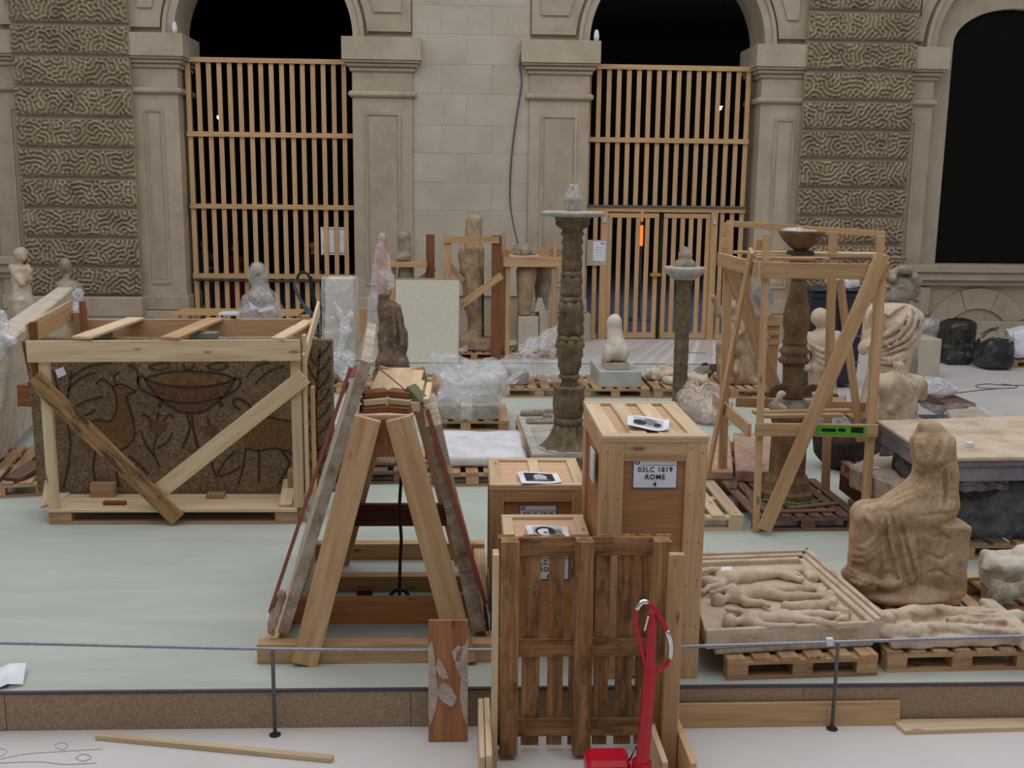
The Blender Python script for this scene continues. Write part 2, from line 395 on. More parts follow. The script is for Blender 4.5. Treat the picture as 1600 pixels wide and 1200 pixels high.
LIDP = wood('crate_lid_ply', (216, 182, 150), (206, 168, 134), (192, 152, 118), knots=False)
SLAT = wood('gate_slat_wood', (208, 172, 128), (198, 160, 116), (180, 142, 100), knots=False, var=(0.92, 1.06))
REDW = wood('red_brown_wood', (150, 100, 66), (132, 82, 52), (104, 60, 38))
DARKW = wood('dark_beam_wood', (110, 66, 44), (86, 48, 32), (60, 32, 20))
LIME = stone('limestone', (190, 176, 156), (178, 163, 143), (162, 146, 126), 1.3, bs_=0.25, bd=0.006)
LIMEP = stone('pale_limestone_ashlar', (198, 189, 174), (188, 177, 161), (176, 163, 146), 0.9, bs_=0.2, bd=0.005, var=(.985, 1.015))
RUST = stone('vermiculated_limestone', (180, 164, 140), (162, 145, 122), (136, 118, 97), 3.0, bs_=0.4)
MARB = stone('cream_marble', (214, 197, 178), (200, 180, 159), (174, 150, 128), 4.0, bs_=0.3, bd=0.006)
MARBB = stone('brown_stained_marble', (194, 172, 146), (174, 148, 120), (142, 115, 88), 4.5, bs_=0.4, bd=0.008, spots=0.4, spotc=(122, 96, 74))
MARBG = stone('grey_marble', (176, 166, 152), (152, 140, 124), (120, 108, 94), 5.0, bs_=0.4, bd=0.008, spots=0.35, spotc=(80, 74, 68))
MARBW = stone('white_marble', (222, 212, 198), (208, 196, 180), (184, 170, 152), 4.0, bs_=0.3, bd=0.005)
BRONZ = stone('weathered_brown_marble', (142, 126, 100), (118, 101, 78), (86, 71, 53), 7.0, bs_=0.6, bd=0.01, spots=0.4, spotc=(60, 48, 34))
SLABG = stone('rough_slab_edge', (196, 186, 174), (172, 156, 138), (134, 112, 90), 6.0, bs_=0.7, bd=0.012)
DARKS = stone('dark_rock', (96, 88, 80), (66, 60, 54), (40, 36, 32), 5.0, bs_=0.7, bd=0.02)
# ================================================================== the setting
def floor_mat():
    m, nt, bs = nmat('hall_floor_stone'); v = coords(nt, (1, 1, 1), 'Object', False)
    n1 = N(nt, 'ShaderNodeTexNoise', Scale=0.8, Detail=6.0, Roughness=.6); nt.links.new(v, n1.inputs['Vector'])
    r = ramp(nt, n1.outputs[0], [(0.3, (200, 194, 192)), (0.7, (214, 208, 205))]); nt.links.new(r.outputs[0], bs.inputs['Base Color'])
    bs.inputs['Roughness'].default_value = 0.45; bs.inputs['Specular IOR Level'].default_value = 0.3; return m
def carpet_mat():
    m, nt, bs = nmat('pale_green_covering'); v = coords(nt, (0.5, 2.2, 1), 'Object', False)
    n1 = N(nt, 'ShaderNodeTexNoise', Scale=1.1, Detail=7.0, Roughness=.65, Distortion=.6); nt.links.new(v, n1.inputs['Vector'])
    v2 = coords(nt, (1, 1, 1), 'Object', False); n2 = N(nt, 'ShaderNodeTexNoise', Scale=120.0, Detail=2.0); nt.links.new(v2, n2.inputs['Vector'])
    r = ramp(nt, n1.outputs[0], [(0.3, (168, 173, 164)), (0.55, (177, 182, 173)), (0.75, (187, 191, 183))]); nt.links.new(r.outputs[0], bs.inputs['Base Color'])
    bs.inputs['Roughness'].default_value = 0.8; bs.inputs['Specular IOR Level'].default_value = 0.2; bump(nt, bs, n2.outputs[0], 0.15, 0.002); return m
def chip_mat():
    m, nt, bs = nmat('particle_board'); v = coords(nt, (1, 1, 1)); n1 = N(nt, 'ShaderNodeTexNoise', Scale=90.0, Detail=4.0, Roughness=.7); nt.links.new(v, n1.inputs['Vector'])
    r = ramp(nt, n1.outputs[0], [(0.35, (132, 110, 88)), (0.5, (156, 133, 109)), (0.68, (176, 153, 128))]); nt.links.new(r.outputs[0], bs.inputs['Base Color'])
    bs.inputs['Roughness'].default_value = 0.85; return m
FLOORM, CARP, CHIP = floor_mat(), carpet_mat(), chip_mat()
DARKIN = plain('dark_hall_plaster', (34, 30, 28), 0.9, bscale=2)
INFLOOR = plain('inner_hall_floor', (120, 120, 138), 0.5, bscale=2)
GLASS, _nt, _bs = nmat('dark_window_glass'); _bs.inputs['Base Color'].default_value = (0.006, 0.006, 0.005, 1); _bs.inputs['Roughness'].default_value = 0.1; _bs.inputs['Specular IOR Level'].default_value = 0.12

fl = MB().bb(-20, 20, -2, 23.4, -0.1, 0).build('floor', FLOORM); tag(fl, kind='structure')
# raised platform: pale green covering over a particle board step
PX0, PX1, PY0, PY1 = -13.0, 4.8, 5.98, 18.3
pl = MB().bb(PX0, PX1, PY0, PY1, ZP-0.03, ZP).build('floor_platform', CARP); tag(pl, kind='structure')
x = PX0
sk = 0
for wd in (4.3, 3.4, 2.53, 2.44, 2.44, 2.44, .25):     # skirting panels of the step, butt joined
    MB().bb(x+0.002, x+wd-0.002, PY0-0.018+0.003*(sk % 2), PY0, 0.0, ZP-0.006).build('skirting_panel', CHIP, pl); x += wd; sk += 1
MB().bb(PX1, PX1+0.018, PY0, PY1, 0, ZP-0.004).build('skirting_panel', CHIP, pl)
MB().bb(PX0, PX1, PY1, PY1+0.018, 0, ZP-0.004).build('skirting_panel', CHIP, pl)
MB().bb(PX0+.05, PX1-.05, PY0+.05, PY1-.05, 0.0, ZP-0.03).build('platform_carcass', CHIP, pl)
EDGE = plain('dark_edge_strip', (74, 66, 74), 0.5)
MB().bb(PX0, PX1, PY0-0.022, PY0+0.004, ZP-0.012, ZP+0.002).build('edge_strip', EDGE, pl)
MB().bb(PX0, PX1, PY1-0.03, PY1+0.03, ZP-0.004, ZP+0.004).build('edge_strip', EDGE, pl)

# ---- back wall
WY = 23.0
ZI1, ZI0 = 6.40, 5.94      # impost
LO, LO1 = -6.1, -2.4       # left opening
RO, RO1 = 2.6, 6.36        # right opening
WL, WL1 = 10.1, 13.8       # window bay right
ML, ML1 = -13.65, -9.95    # window bay left
YB = WY+1.2
wb = MB()
def wallcol(mb, x0, x1, z0=0, z1=10, y0=WY+.12, y1=YB): mb.bb(x0, x1, y0, y1, z0, z1)
def arch_pts(xl, xr, zs, n=28, rise=None):
    c = (xl+xr)/2; r = (xr-xl)/2; rz = rise or r
    return [(c-r*math.cos(math.pi*i/n), zs+rz*math.sin(math.pi*i/n)) for i in range(n+1)]
def archblock(mb, xl, xr, zs, z1, y0, y1, rise=None):
    p = arch_pts(xl, xr, zs, rise=rise); h = len(p)//2
    for a in range(len(p)-1):     # vertical strips above the intrados
        (xa, za), (xb, zb) = p[a], p[a+1]
        mb.add([(xa, y0, za), (xb, y0, zb), (xb, y1, zb), (xa, y1, za), (xa, y0, z1), (xb, y0, z1), (xb, y1, z1), (xa, y1, z1)],
               [(3, 2, 1, 0), (4, 5, 6, 7), (0, 1, 5, 4), (2, 3, 7, 6)])
for a, b in ((-19, ML), (ML1, LO), (LO1, RO), (RO1, WL), (WL1, 19)): wallcol(wb, a, b)
for a, b in ((LO, LO1), (RO, RO1), (WL, WL1), (ML, ML1)): archblock(wb, a, b, ZI1, 10, WY+.12, YB)
wall = wb.build('wall_back', LIME, fix=False); tag(wall, kind='structure')
# centre field: ashlar courses
z = 0.98; c = 0
XA, XB = -1.16, 1.34
while z < 8.0:
    hgt = (0.62, 0.58, 0.66, 0.6)[c % 4]; cuts = [XA]+([XA+.62, XA+1.7] if c % 2 else [XA+1.15])+[XB]
    for a, b in zip(cuts, cuts[1:]):
        bar('ashlar_stone', a+.0012, b-.0012, WY+.065, WY+.125, z+.0015, z+hgt-.0015, LIMEP, wall, bevel=.0015)
    z += hgt; c += 1
# pilasters with imposts and sunk panels
def pilaster(x0, x1, panel=True, px0=None, px1=None, yb=None, cl=True, crr=True):
    """x0..x1 face of the pilaster; jamb returns run back into the opening"""
    yb = yb or WY+.13
    p = MB(); p.bb(x0, x1, WY, yb, 0.95, ZI0-.62)
    shaft = p.build('pilaster', LIME, wall)
    if panel:
        a, b = px0 if px0 is not None else x0+.25, px1 if px1 is not None else x1-.25
        q = MB(); t = .05
        for (u0, u1, w0, w1) in ((a, a+t, 1.2, 4.88), (b-t, b, 1.2, 4.88), (a+t, b-t, 4.83, 4.88), (a+t, b-t, 1.2, 1.25)): q.bb(u0, u1, WY-.03, WY+.01, w0, w1)
        q.build('panel_moulding', LIME, wall)
        MB().bb(a+.09, b-.09, WY-.012, WY+.01, 1.3, 4.78).build('panel_field', LIME, wall)
    eL, eR = (1 if cl else 0), (1 if crr else 0)
    def lay(nm, e, z0, z1, yf, bev=.006): MB().bb(x0-e*eL, x1+e*eR, yf, yb, z0, z1).build(nm, LIME, wall, bevel=bev)
    lay('astragal', .09, ZI0-.74, ZI0-.62, WY-.09, .035)
    lay('frieze', .0, ZI0-.62, ZI0-.22, WY-.005)
    lay('impost_fillet', .06, ZI0-.22, ZI0-.13, WY-.06, .02)
    lay('impost_cove', .12, ZI0-.13, ZI0-.05, WY-.13, .02)
    lay('impost_ledge', .17, ZI0-.05, ZI0, WY-.19, .01)
    lay('impost_block', .2, ZI0, ZI1, WY-.23)
    lay('plinth_step', .05, .62, .95, WY-.07, .03)
    lay('plinth', .13, 0, .62, WY-.16)
JY = YB-.02
pilaster(LO-.95, LO+.02, px0=LO-.7, px1=LO-.3, yb=JY, cl=False)
pilaster(LO1-.02, XA, yb=JY)
pilaster(XB, RO+.02, yb=JY)
pilaster(RO1-.02, RO1+.9, px0=RO1+.3, px1=RO1+.75, yb=JY, crr=False)
pilaster(9.4, WL+.02, px0=9.58, px1=9.8, crr=True, cl=False)
pilaster(ML1-.02, -9.2, px0=-9.6, px1=-9.4, cl=True, crr=False)
# archivolts and spandrel panels
def ring(xl, xr, r0, r1, yf, yb, name, zs=ZI1, rise=1.0):
    c = (xl+xr)/2; mb = MB(); n = 40
    for i in range(n):
        a0, a1 = math.pi*i/n, math.pi*(i+1)/n; P = []
        for (r, a) in ((r0, a0), (r1, a0), (r1, a1), (r0, a1)): P.append((c-r*math.cos(a), zs+r*rise*math.sin(a)))
        mb.add([(p[0], yf, p[1]) for p in P]+[(p[0], yb, p[1]) for p in P], [(0, 1, 2, 3), (0, 3, 7, 4), (1, 5, 6, 2), (4, 7, 6, 5)])
    return mb.build(name, LIME, wall, fix=False)
for a, b in ((LO, LO1), (RO, RO1), (WL, WL1), (ML, ML1)):
    r = (b-a)/2
    ring(a, b, r-.0, r+.16, WY-.02, WY+.2, 'archivolt'); ring(a, b, r+.16, r+.24, WY-.07, WY+.2, 'archivolt_fillet')
def spandrel(xo, xc, r, side):
    """xo: outer vertical edge, xc: arch centre; side +1 if the vertical edge is right of the arch"""
    for (e, zb, yf, nm) in ((0.0, ZI1+.14, WY-.0, 'spandrel_field'), (.2, ZI1+.52, WY-.045, 'spandrel_panel')):
        rr = r+.3+e; pts = []
        top = 8.3; zz = zb
        while zz <= top:
            dx = math.sqrt(max(rr*rr-(zz-ZI1)**2, 0)); pts.append((xc+side*dx, zz)); zz += .12
        x_out = xo-side*e
        poly = pts+[(x_out, pts[-1][1]), (x_out, zb)]
        MB().prism_xz(poly, yf, WY+.13).build(nm, LIME, wall)
rl, rr_ = (LO1-LO)/2, (RO1-RO)/2
spandrel(XA-.02, (LO+LO1)/2, rl, 1); spandrel(LO-.95+.02, (LO+LO1)/2, rl, -1)
spandrel(XB+.02, (RO+RO1)/2, rr_, -1); spandrel(RO1+.9, (RO+RO1)/2, rr_, 1)
spandrel(9.5, (WL+WL1)/2, (WL1-WL)/2, -1); spandrel(-9.3, (ML+ML1)/2, (ML1-ML)/2, 1)
# ---- vermiculated piers: labyrinth relief grown by repeated band-pass filtering
def labyrinth(nz=192, nx=768, wave=7.4, seed=5):
    rs = np.random.RandomState(seed); u = rs.normal(size=(nz, nx)); kz = np.fft.fftfreq(nz)[:, None]; kx = np.fft.fftfreq(nx)[None, :]
    kr = np.sqrt(kz**2+kx**2); H = np.exp(-((kr-1/wave)/(0.36/wave))**2)
    for _ in range(7):
        u = np.fft.ifft2(np.fft.fft2(u)*H).real; u = np.tanh(2.4*u/u.std())
    return u
LAB = labyrinth()
def rust_block(x0, x1, z0, z1, yf, yb, seed):
    vx = .0125; nx = int((x1-x0)/vx); nz = int((z1-z0)/vx); rs = np.random.RandomState(seed)
    ox, oz = rs.randint(0, 768), rs.randint(0, 192)
    gx = np.linspace(x0, x1, nx+1); gz = np.linspace(z0, z1, nz+1)
    I, J = np.meshgrid(np.arange(nx+1), np.arange(nz+1), indexing='ij')
    h = LAB[(J+oz) % 192, (I+ox) % 768]
    e = np.minimum(np.minimum(I, nx-I)*vx, np.minimum(J, nz-J)*vx); rd = .085
    rnd = rd-np.sqrt(np.maximum(rd**2-(rd-np.minimum(e, rd))**2, 0))
    Yv = yf+rnd+np.where(e > .02, (1-h)*.5*.075, 0.0)
    V = np.stack([gx[I], Yv, gz[J]], -1).reshape(-1, 3); w_ = nz+1
    q = (np.arange(nx)[:, None]*w_+np.arange(nz)[None, :]).ravel(); Fq = np.stack([q, q+w_, q+w_+1, q+1], 1)
    rim = [i*w_ for i in range(nx+1)]+[nx*w_+j for j in range(1, nz+1)]+[i*w_+nz for i in range(nx-1, -1, -1)]+[j for j in range(nz-1, 0, -1)]
    nv = len(V); back = V[rim].copy(); back[:, 1] = yb; V = np.concatenate([V, back]); m = len(rim)
    sides = [(rim[(i+1) % m], rim[i], nv+i, nv+(i+1) % m) for i in range(m)]
    cc = np.array([(x0+x1)/2, (yf+yb)/2, (z0+z1)/2])
    me = bpy.data.meshes.new('rusticated_block'); me.from_pydata((V-cc).tolist(), [], Fq.tolist()+sides)
    me.polygons.foreach_set('use_smooth', [True]*len(Fq)+[False]*m)
    return link('rusticated_block', me, RUST, wall, Matrix.Translation(Vector(cc)))
for pi_, (a, b) in enumerate(((-9.36, -6.97), (7.2, 9.58))):
    MB().bb(a+.04, b-.04, WY-.2, WY+.13, .5, 8.2).build('pier_core', LIME, wall)
    zb = .95 if pi_ == 0 else .98; pit = .620 if pi_ == 0 else .610
    for kx in range(11):
        rust_block(a, b, zb+kx*pit+.036, zb+(kx+1)*pit-.036, WY-.33, WY-.15, 100*pi_+kx)
    MB().bb(a-.02, b+.02, WY-.38, WY+.13, 0.5, .94).build('pier_base_step', LIME, wall, bevel=.03)
    MB().bb(a-.08, b+.08, WY-.46, WY+.13, 0, .5).build('pier_base', LIME, wall)
for a, b in ((14.7, 17.1), (-17.0, -14.55)):
    MB().bb(a, b, WY-.3, WY+.13, 0, 8.2).build('pier_core', LIME, wall)
# ---- arched windows with sill, apron and a relieving arch under them
for wi, (a, b) in enumerate(((WL, WL1), (ML, ML1))):
    c = (a+b)/2; win = empty('window_%d' % (wi+1), (c, WY+.5, 1.77)); tag(win, kind='structure')
    zs = 6.55; hw = (b-a)/2-.5
    fr = MB()
    for (u0, u1) in ((a, c-hw), (c+hw, b)): fr.bb(u0, u1, WY+.3, WY+.6, 1.77, zs)
    archblock(fr, c-hw, c+hw, zs, 8.6, WY+.3, WY+.6, rise=.75)
    for (u0, u1) in ((a, c-hw), (c+hw, b)): fr.bb(u0, u1, WY+.3, WY+.6, zs, 8.6)
    fr.build('window_frame', LIME, win, fix=False)
    MB().prism_xz([(c-hw, 1.7)]+arch_pts(c-hw, c+hw, zs, 24, .75)+[(c+hw, 1.7)], WY+.5, WY+.52).build('pane', GLASS, win)
    ap = MB(); ap.bb(a, b, WY+.1, WY+.6, 0, 1.3); ap.build('apron_wall', LIME, win)
    for (z0, z1, yf) in ((1.60, 1.77, WY-.25), (1.42, 1.60, WY-.17), (1.3, 1.42, WY-.06)): MB().bb(a-.55, b+.5, yf, WY+.62, z0, z1).build('window_sill', LIME, win, bevel=.02)
    cz = -.02; cx = c-.38
    def sector(r0, r1, a0, a1, yf, nm, n=5):
        mb = MB()
        for i in range(n):
            t0, t1 = a0+(a1-a0)*i/n, a0+(a1-a0)*(i+1)/n; P = [(cx-r*math.cos(t), cz+r*math.sin(t)) for r, t in ((r0, t0), (r1, t0), (r1, t1), (r0, t1))]
            mb.add([(p[0], yf, p[1]) for p in P]+[(p[0], WY+.12, p[1]) for p in P], [(0, 1, 2, 3), (0, 3, 7, 4), (1, 5, 6, 2), (4, 7, 6, 5), (0, 4, 5, 1), (3, 2, 6, 7)])
        mb.build(nm, LIME, win, fix=False)
    if wi == 0:
        for i in range(3):
            a0 = math.radians(28+i*41.3); sector(.80, 1.26, a0+.008, a0+math.radians(41.3)-.008, WY+.03, 'voussoir', 10)
        sector(.0, .785, math.radians(30), math.radians(150), WY+.085, 'lunette_stone', 12)
    MB().bb(a-.05, a+.32, WY-.03, WY+.12, .62, 1.26).build('apron_block', LIME, win, bevel=.02)
    MB().bb(a-.1, b, WY-.1, WY+.12, 0, .5).build('apron_plinth', LIME, win, bevel=.02)
# ---- dark halls behind the openings
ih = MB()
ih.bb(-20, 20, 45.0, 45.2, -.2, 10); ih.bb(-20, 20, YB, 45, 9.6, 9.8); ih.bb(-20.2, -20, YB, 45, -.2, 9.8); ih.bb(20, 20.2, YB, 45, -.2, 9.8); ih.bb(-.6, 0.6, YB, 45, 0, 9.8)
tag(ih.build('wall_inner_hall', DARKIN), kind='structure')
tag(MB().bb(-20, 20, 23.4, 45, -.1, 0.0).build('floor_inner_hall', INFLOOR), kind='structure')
# ---- slatted timber gates closing the arches
GY = WY+.34
def gate(name, x0, x1, label, sp, door=None):
    g = empty(name, ((x0+x1)/2, GY, 0), label, 'gate')
    n = int(round((x1-x0)/sp)); s = (x1-x0)/n
    zt = 5.98
    for i in range(n+1):
        xc = x0+i*s
        z0 = .06
        if door and door[0]-.03 < xc < door[1]+.03: z0 = 2.96
        bar('slat', xc-.049, xc+.049, GY, GY+.045, z0, zt-.04, SLAT, g, bevel=0)
    for zr, hh in ((zt-.04, .1), (4.40, .105), (2.90 if door else 2.87, .105)):
        bar('rail', x0-.06, x1+.06, GY-.045, GY, zr-hh/2, zr+hh/2, SLAT, g, bevel=0)
    if not door: bar('rail', x0-.06, x1+.06, GY-.045, GY, 1.30, 1.41, SLAT, g, bevel=0)
    else:
        a, b = door
        for (u0, u1) in ((x0-.06, a-.12), (b+.12, x1+.06)): bar('rail', u0, u1, GY-.045, GY, .02, .12, SLAT, g, bevel=0)
        for xc in (a, b): bar('door_post', xc-.075, xc+.075, GY-.06, GY+.06, .0, 2.86, SLAT, g, bevel=0)
        m_ = (a+b)/2
        for li, (u0, u1) in enumerate(((a+.085, m_-.01), (m_+.1, b-.085))):
            lf = MB().bb(u0, u1, GY-.03, GY+.03, 2.72, 2.82).build('door_leaf', SLAT, g)
            bar('bottom_rail', u0, u1, GY-.03, GY+.03, .03, .15, SLAT, lf, bevel=0)
            k_ = 5; 
            for i in range(k_+1):
                xc = u0+.045+(u1-u0-.09)*i/k_; bar('leaf_slat', xc-.049, xc+.049, GY-.02, GY+.02, .15, 2.72, SLAT, lf, bevel=0)
        bar('meeting_post', m_+.02, m_+.07, GY-.05, GY+.03, 0.02, 2.8, plain('black_steel', (26, 24, 22), .5), g, bevel=0)
        KN = plain('latch_brass', (190, 140, 70), .4)
        MB().bb(m_-.17, m_+.06, GY-.09, GY-.03, 1.43, 1.5).build('latch', KN, g)
        for xc in (a, b): MB().bb(xc-.04, xc+.04, GY-.09, GY-.06, 2.6, 2.72).build('corner_plate', plain('zinc_plate', (190, 186, 180), .5), g)
    return g
gate('slatted_gate', -5.95, LO1-.02, 'tall slatted wooden gate closing the arch behind the film-wrapped bust', .2215)
gate('slatted_gate', RO+.05, 6.14, 'tall slatted wooden gate with double doors closing the arch behind the small torch candelabrum', .222, door=(3.06, 5.52))
# ================================================================== building kits
WHITEP = plain('white_paper', (226, 226, 232), 0.7, bscale=5)
BLACKP = plain('black_print', (28, 26, 30), 0.7); GREYP = plain('grey_print', (120, 118, 124), 0.7); GREYL = plain('light_grey_print', (186, 184, 190), 0.7); BLUEP = plain('blue_print', (70, 72, 140), 0.7)
STEEL = plain('steel', (150, 152, 162), 0.35, 0.7); STEELD = plain('dark_steel', (56, 54, 56), 0.5, 0.4)
CHROME = plain('chrome', (215, 215, 220), 0.12, 1.0)
REDPT = plain('red_paint', (188, 18, 44), 0.28, 0.0, 0.5, bscale=4)
RUBBER = plain('black_rubber', (24, 24, 26), 0.6); BLUEC = plain('blue_grey_cable', (72, 88, 100), .5); GREYC = plain('grey_cable', (92, 90, 90), .6)
FILM = film('clear_film', 0.24); FILMW = film('milky_film', 0.5, rough=.22); FILMK = film('tight_film', 0.16, rough=.1)
PALLET_KIT = {}
def pallet(name, centre, L, W, rz, label, mats=None, z0=ZP, nb=None, group=None, parent=None, th=1.0):
    """L along local X (the side with three blocks faces -Y), W along local Y"""
    mat = mats or PALW; c = Vector((centre[0], centre[1], z0)); Rm = Matrix.Rotation(rz, 4, 'Z')
    r = parent or empty(name, c, label, 'pallet', group)
    def T(x, y, z): return c+(Rm @ Vector((x, y, z)))
    # skids (three bottom boards along X), nine blocks, three stringer boards along X, deck boards along Y
    for y in (-W/2+.05, 0, W/2-.05):
        board('skid', T(-L/2, y, .011), T(L/2, y, .011), .1, .022, mat, r, bevel=0)
        for x in (-L/2+.07, 0, L/2-.07):
            board('block', T(x-.065, y, .061), T(x+.065, y, .061), .1, .078, mat, r, up=(0, 0, 1), bevel=0)
        board('stringer_board', T(-L/2, y, .111), T(L/2, y, .111), .1, .022, mat, r, bevel=0)
    n = nb or max(5, int(L/.19)); wd = L/n*.72
    for i in range(n):
        x = -L/2+wd/2+(L-wd)*i/(n-1)
        board('deck_board', T(x, -W/2, .133), T(x, W/2, .133), wd, .022, mat, r, bevel=0)
    return r
def text_mesh(name, s, size, mat, parent, origin, xdir, updir, bold=.0):
    cu = bpy.data.curves.new(name, 'FONT'); cu.body = s; cu.size = size; cu.align_x = 'CENTER'; cu.align_y = 'CENTER'; cu.offset = bold; cu.space_character = 1.12; cu.extrude = 0.0006; cu.resolution_u = 3
    o = bpy.data.objects.new('tmp', cu); col.objects.link(o); dg = bpy.context.evaluated_depsgraph_get()
    me = bpy.data.meshes.new_from_object(o.evaluated_get(dg)); bpy.data.objects.remove(o)
    x = Vector(xdir).normalized(); y = Vector(updir).normalized(); z = x.cross(y)
    m = Matrix((x, y, z)).transposed().to_4x4(); m.translation = Vector(origin)
    me.name = name; me.materials.clear(); return link(name, me, mat, parent, m)
def flat(name, pts, nrm, th, mat, parent):
    """polygon of 3D points given a thickness along nrm"""
    nrm = Vector(nrm).normalized()*th; n = len(pts); P = [Vector(p) for p in pts]
    return MB().add(P+[p+nrm for p in P], [tuple(range(n)), tuple(range(2*n-1, n-1, -1))]+[(i, i+n, (i+1) % n+n, (i+1) % n) for i in range(n)]).build(name, mat, parent)
def ribbon(pts, w, nrm, th):
    """flat stroke through points lying in a plane with normal nrm"""
    pts = [Vector(p) for p in pts]; nrm = Vector(nrm).normalized(); m = len(pts); v = []; ws = w if hasattr(w, '__len__') else [w]*m
    for i, p in enumerate(pts):
        t = (pts[min(i+1, m-1)]-pts[max(i-1, 0)]).normalized(); s = t.cross(nrm)*(ws[i]/2); v += [p-s, p+s, p+s+nrm*th, p-s+nrm*th]
    f = []
    for i in range(m-1):
        for k in range(4): f.append((4*i+k, 4*i+(k+1) % 4, 4*i+4+(k+1) % 4, 4*i+4+k))
    f += [(3, 2, 1, 0), (4*m-4, 4*m-3, 4*m-2, 4*m-1)]
    return v, f
def smoothline(pts, n=6):
    out = []; P = [Vector(p) for p in pts]; m = len(P)
    for i in range(m-1):
        p0, p1, p2, p3 = P[max(i-1, 0)], P[i], P[i+1], P[min(i+2, m-1)]
        for k in range(n):
            t = k/n; out.append(0.5*((2*p1)+(p2-p0)*t+(2*p0-5*p1+4*p2-p3)*t*t+(3*p1-p0-3*p2+p3)*t**3))
    return out+[P[-1]]
# ================================================================== packing crates with delivery labels
def crate(label, x0, x1, y0, y1, z0, z1, lidb, bw, lines=None, lab=None, sidelab=False):
    r = empty('packing_crate', ((x0+x1)/2, (y0+y1)/2, z0), label, 'crate')
    t = .022
    MB().bb(x0+t, x1-t, y0+t, y1-t, z0+.0, z1-.03).build('panel_box', PANEL, r)
    for (u0, u1) in ((x0, x0+bw), (x1-bw, x1)): bar('stile', u0, u1, y0, y0+t, z0, z1-.02, PINE, r)
    for (w0, w1) in ((z0+.02, z0+bw+.02), (z1-.02-bw, z1-.02)): bar('front_rail', x0+bw, x1-bw, y0+.001, y0+t, w0, w1, PINE, r)
    for xs in ((x0, x0+t), (x1-t, x1)):
        for (v0, v1) in ((y0+t, y0+t+bw), (y1-bw, y1)): bar('side_stile', xs[0], xs[1], v0, v1, z0, z1-.02, PINE, r)
        for (w0, w1) in ((z0, z0+bw), (z1-.02-bw, z1-.02)): bar('side_rail', xs[0], xs[1], y0+t+bw, y1-bw, w0, w1, PINE, r)
    lid = MB().bb(x0-.004, x1+.004, y0-.004, y1+.004, z1-.03, z1-.012).build('lid', LIDP, r)
    for (v0, v1) in ((y0-.004, y0+bw*.6), (y1-bw*.6, y1+.004)): bar('lid_batten', x0-.004, x1+.004, v0, v1, z1-.012, z1+.008, PINEP, lid)
    for i in range(lidb):
        xc = x0+bw*.4+(x1-x0-bw*.8)*i/(lidb-1); bar('lid_batten', xc-bw*.4, xc+bw*.4, y0+bw*.6, y1-bw*.6, z1-.012, z1+.006, PINEP, lid)
    NL = BLACKP; nails = MB()
    for u in (x0+.03, x0+bw-.03, x1-bw+.03, x1-.03):
        for k in range(6):
            zz = z0+.07+(z1-z0-.16)*k/5+random.uniform(-.02, .02); nails.bb(u-.003, u+.003, y0-.002, y0+.001, zz-.003, zz+.003)
    nails.build('nail_heads', BLACKP, r)['kind'] = 'stuff'
    if lines:
        lx, lz, lw, lh = lab; yy = y0+t-.003
        sh = MB().bb(lx-lw/2, lx+lw/2, yy-.003, yy, lz-lh/2, lz+lh/2).build('delivery_label', WHITEP, r)
        b = .006; e = MB()
        for (u0, u1, w0, w1) in ((lx-lw/2, lx+lw/2, lz+lh/2-b, lz+lh/2), (lx-lw/2, lx+lw/2, lz-lh/2, lz-lh/2+b), (lx-lw/2, lx-lw/2+b, lz-lh/2, lz+lh/2), (lx+lw/2-b, lx+lw/2, lz-lh/2, lz+lh/2)): e.bb(u0, u1, yy-.0042, yy-.003, w0, w1)
        e.build('label_border', BLUEP, sh)
        MB().bb(lx-lw/2+.05, lx+lw/2-.01, yy-.0042, yy-.003, lz+lh/2-.046, lz+lh/2-.043).build('label_rule', BLUEP, sh)
        lg = MB(); 
        cx_, cz_ = lx-lw/2+.028, lz+lh/2-.026
        for i in range(16):
            a0, a1 = 2*math.pi*i/16, 2*math.pi*(i+1)/16
            P = [(cx_+q*math.cos(a), cz_+q*math.sin(a)) for q, a in ((.008, a0), (.015, a0), (.015, a1), (.008, a1))]
            lg.add([(p[0], yy-.0045, p[1]) for p in P]+[(p[0], yy-.003, p[1]) for p in P], [(0, 1, 2, 3), (0, 3, 7, 4), (1, 5, 6, 2)])
        lg.build('round_logo', BLUEP, sh, fix=False)
        for i, s in enumerate(lines):
            text_mesh('lettering', s, .043, BLACKP, sh, (lx, yy-.0045, lz+lh*.12-i*.046), (1, 0, 0), (0, 0, 1), bold=.0007)['kind'] = 'stuff'
    return r
crate('tall pine packing crate labelled ROME 4 with three lid battens', .825, 1.463, 6.07, 7.13, ZP, 1.81, 4, .13, ['03LC 1819', 'ROME', '4'], (1.15, 1.58, .275, .19))
crate('medium pine packing crate standing behind the low crate labelled ROME 6', .175, .86, 7.14, 7.9, ZP, 1.2, 3, .1, ['03LC 1819', 'ROME'], (.52, .96, .27, .19))
crate('low pine packing crate labelled ROME 6 behind the leaning pallet', .25, .812, 6.4, 6.92, ZP, 1.05, 2, .09, ['03LC 1819', 'ROME', '6'], (.54, .87, .27, .19))
MB().bb(.815, .824, 6.42, 6.6, 1.42, 1.62).build('side_label', WHITEP, bpy.data.objects['packing_crate'])
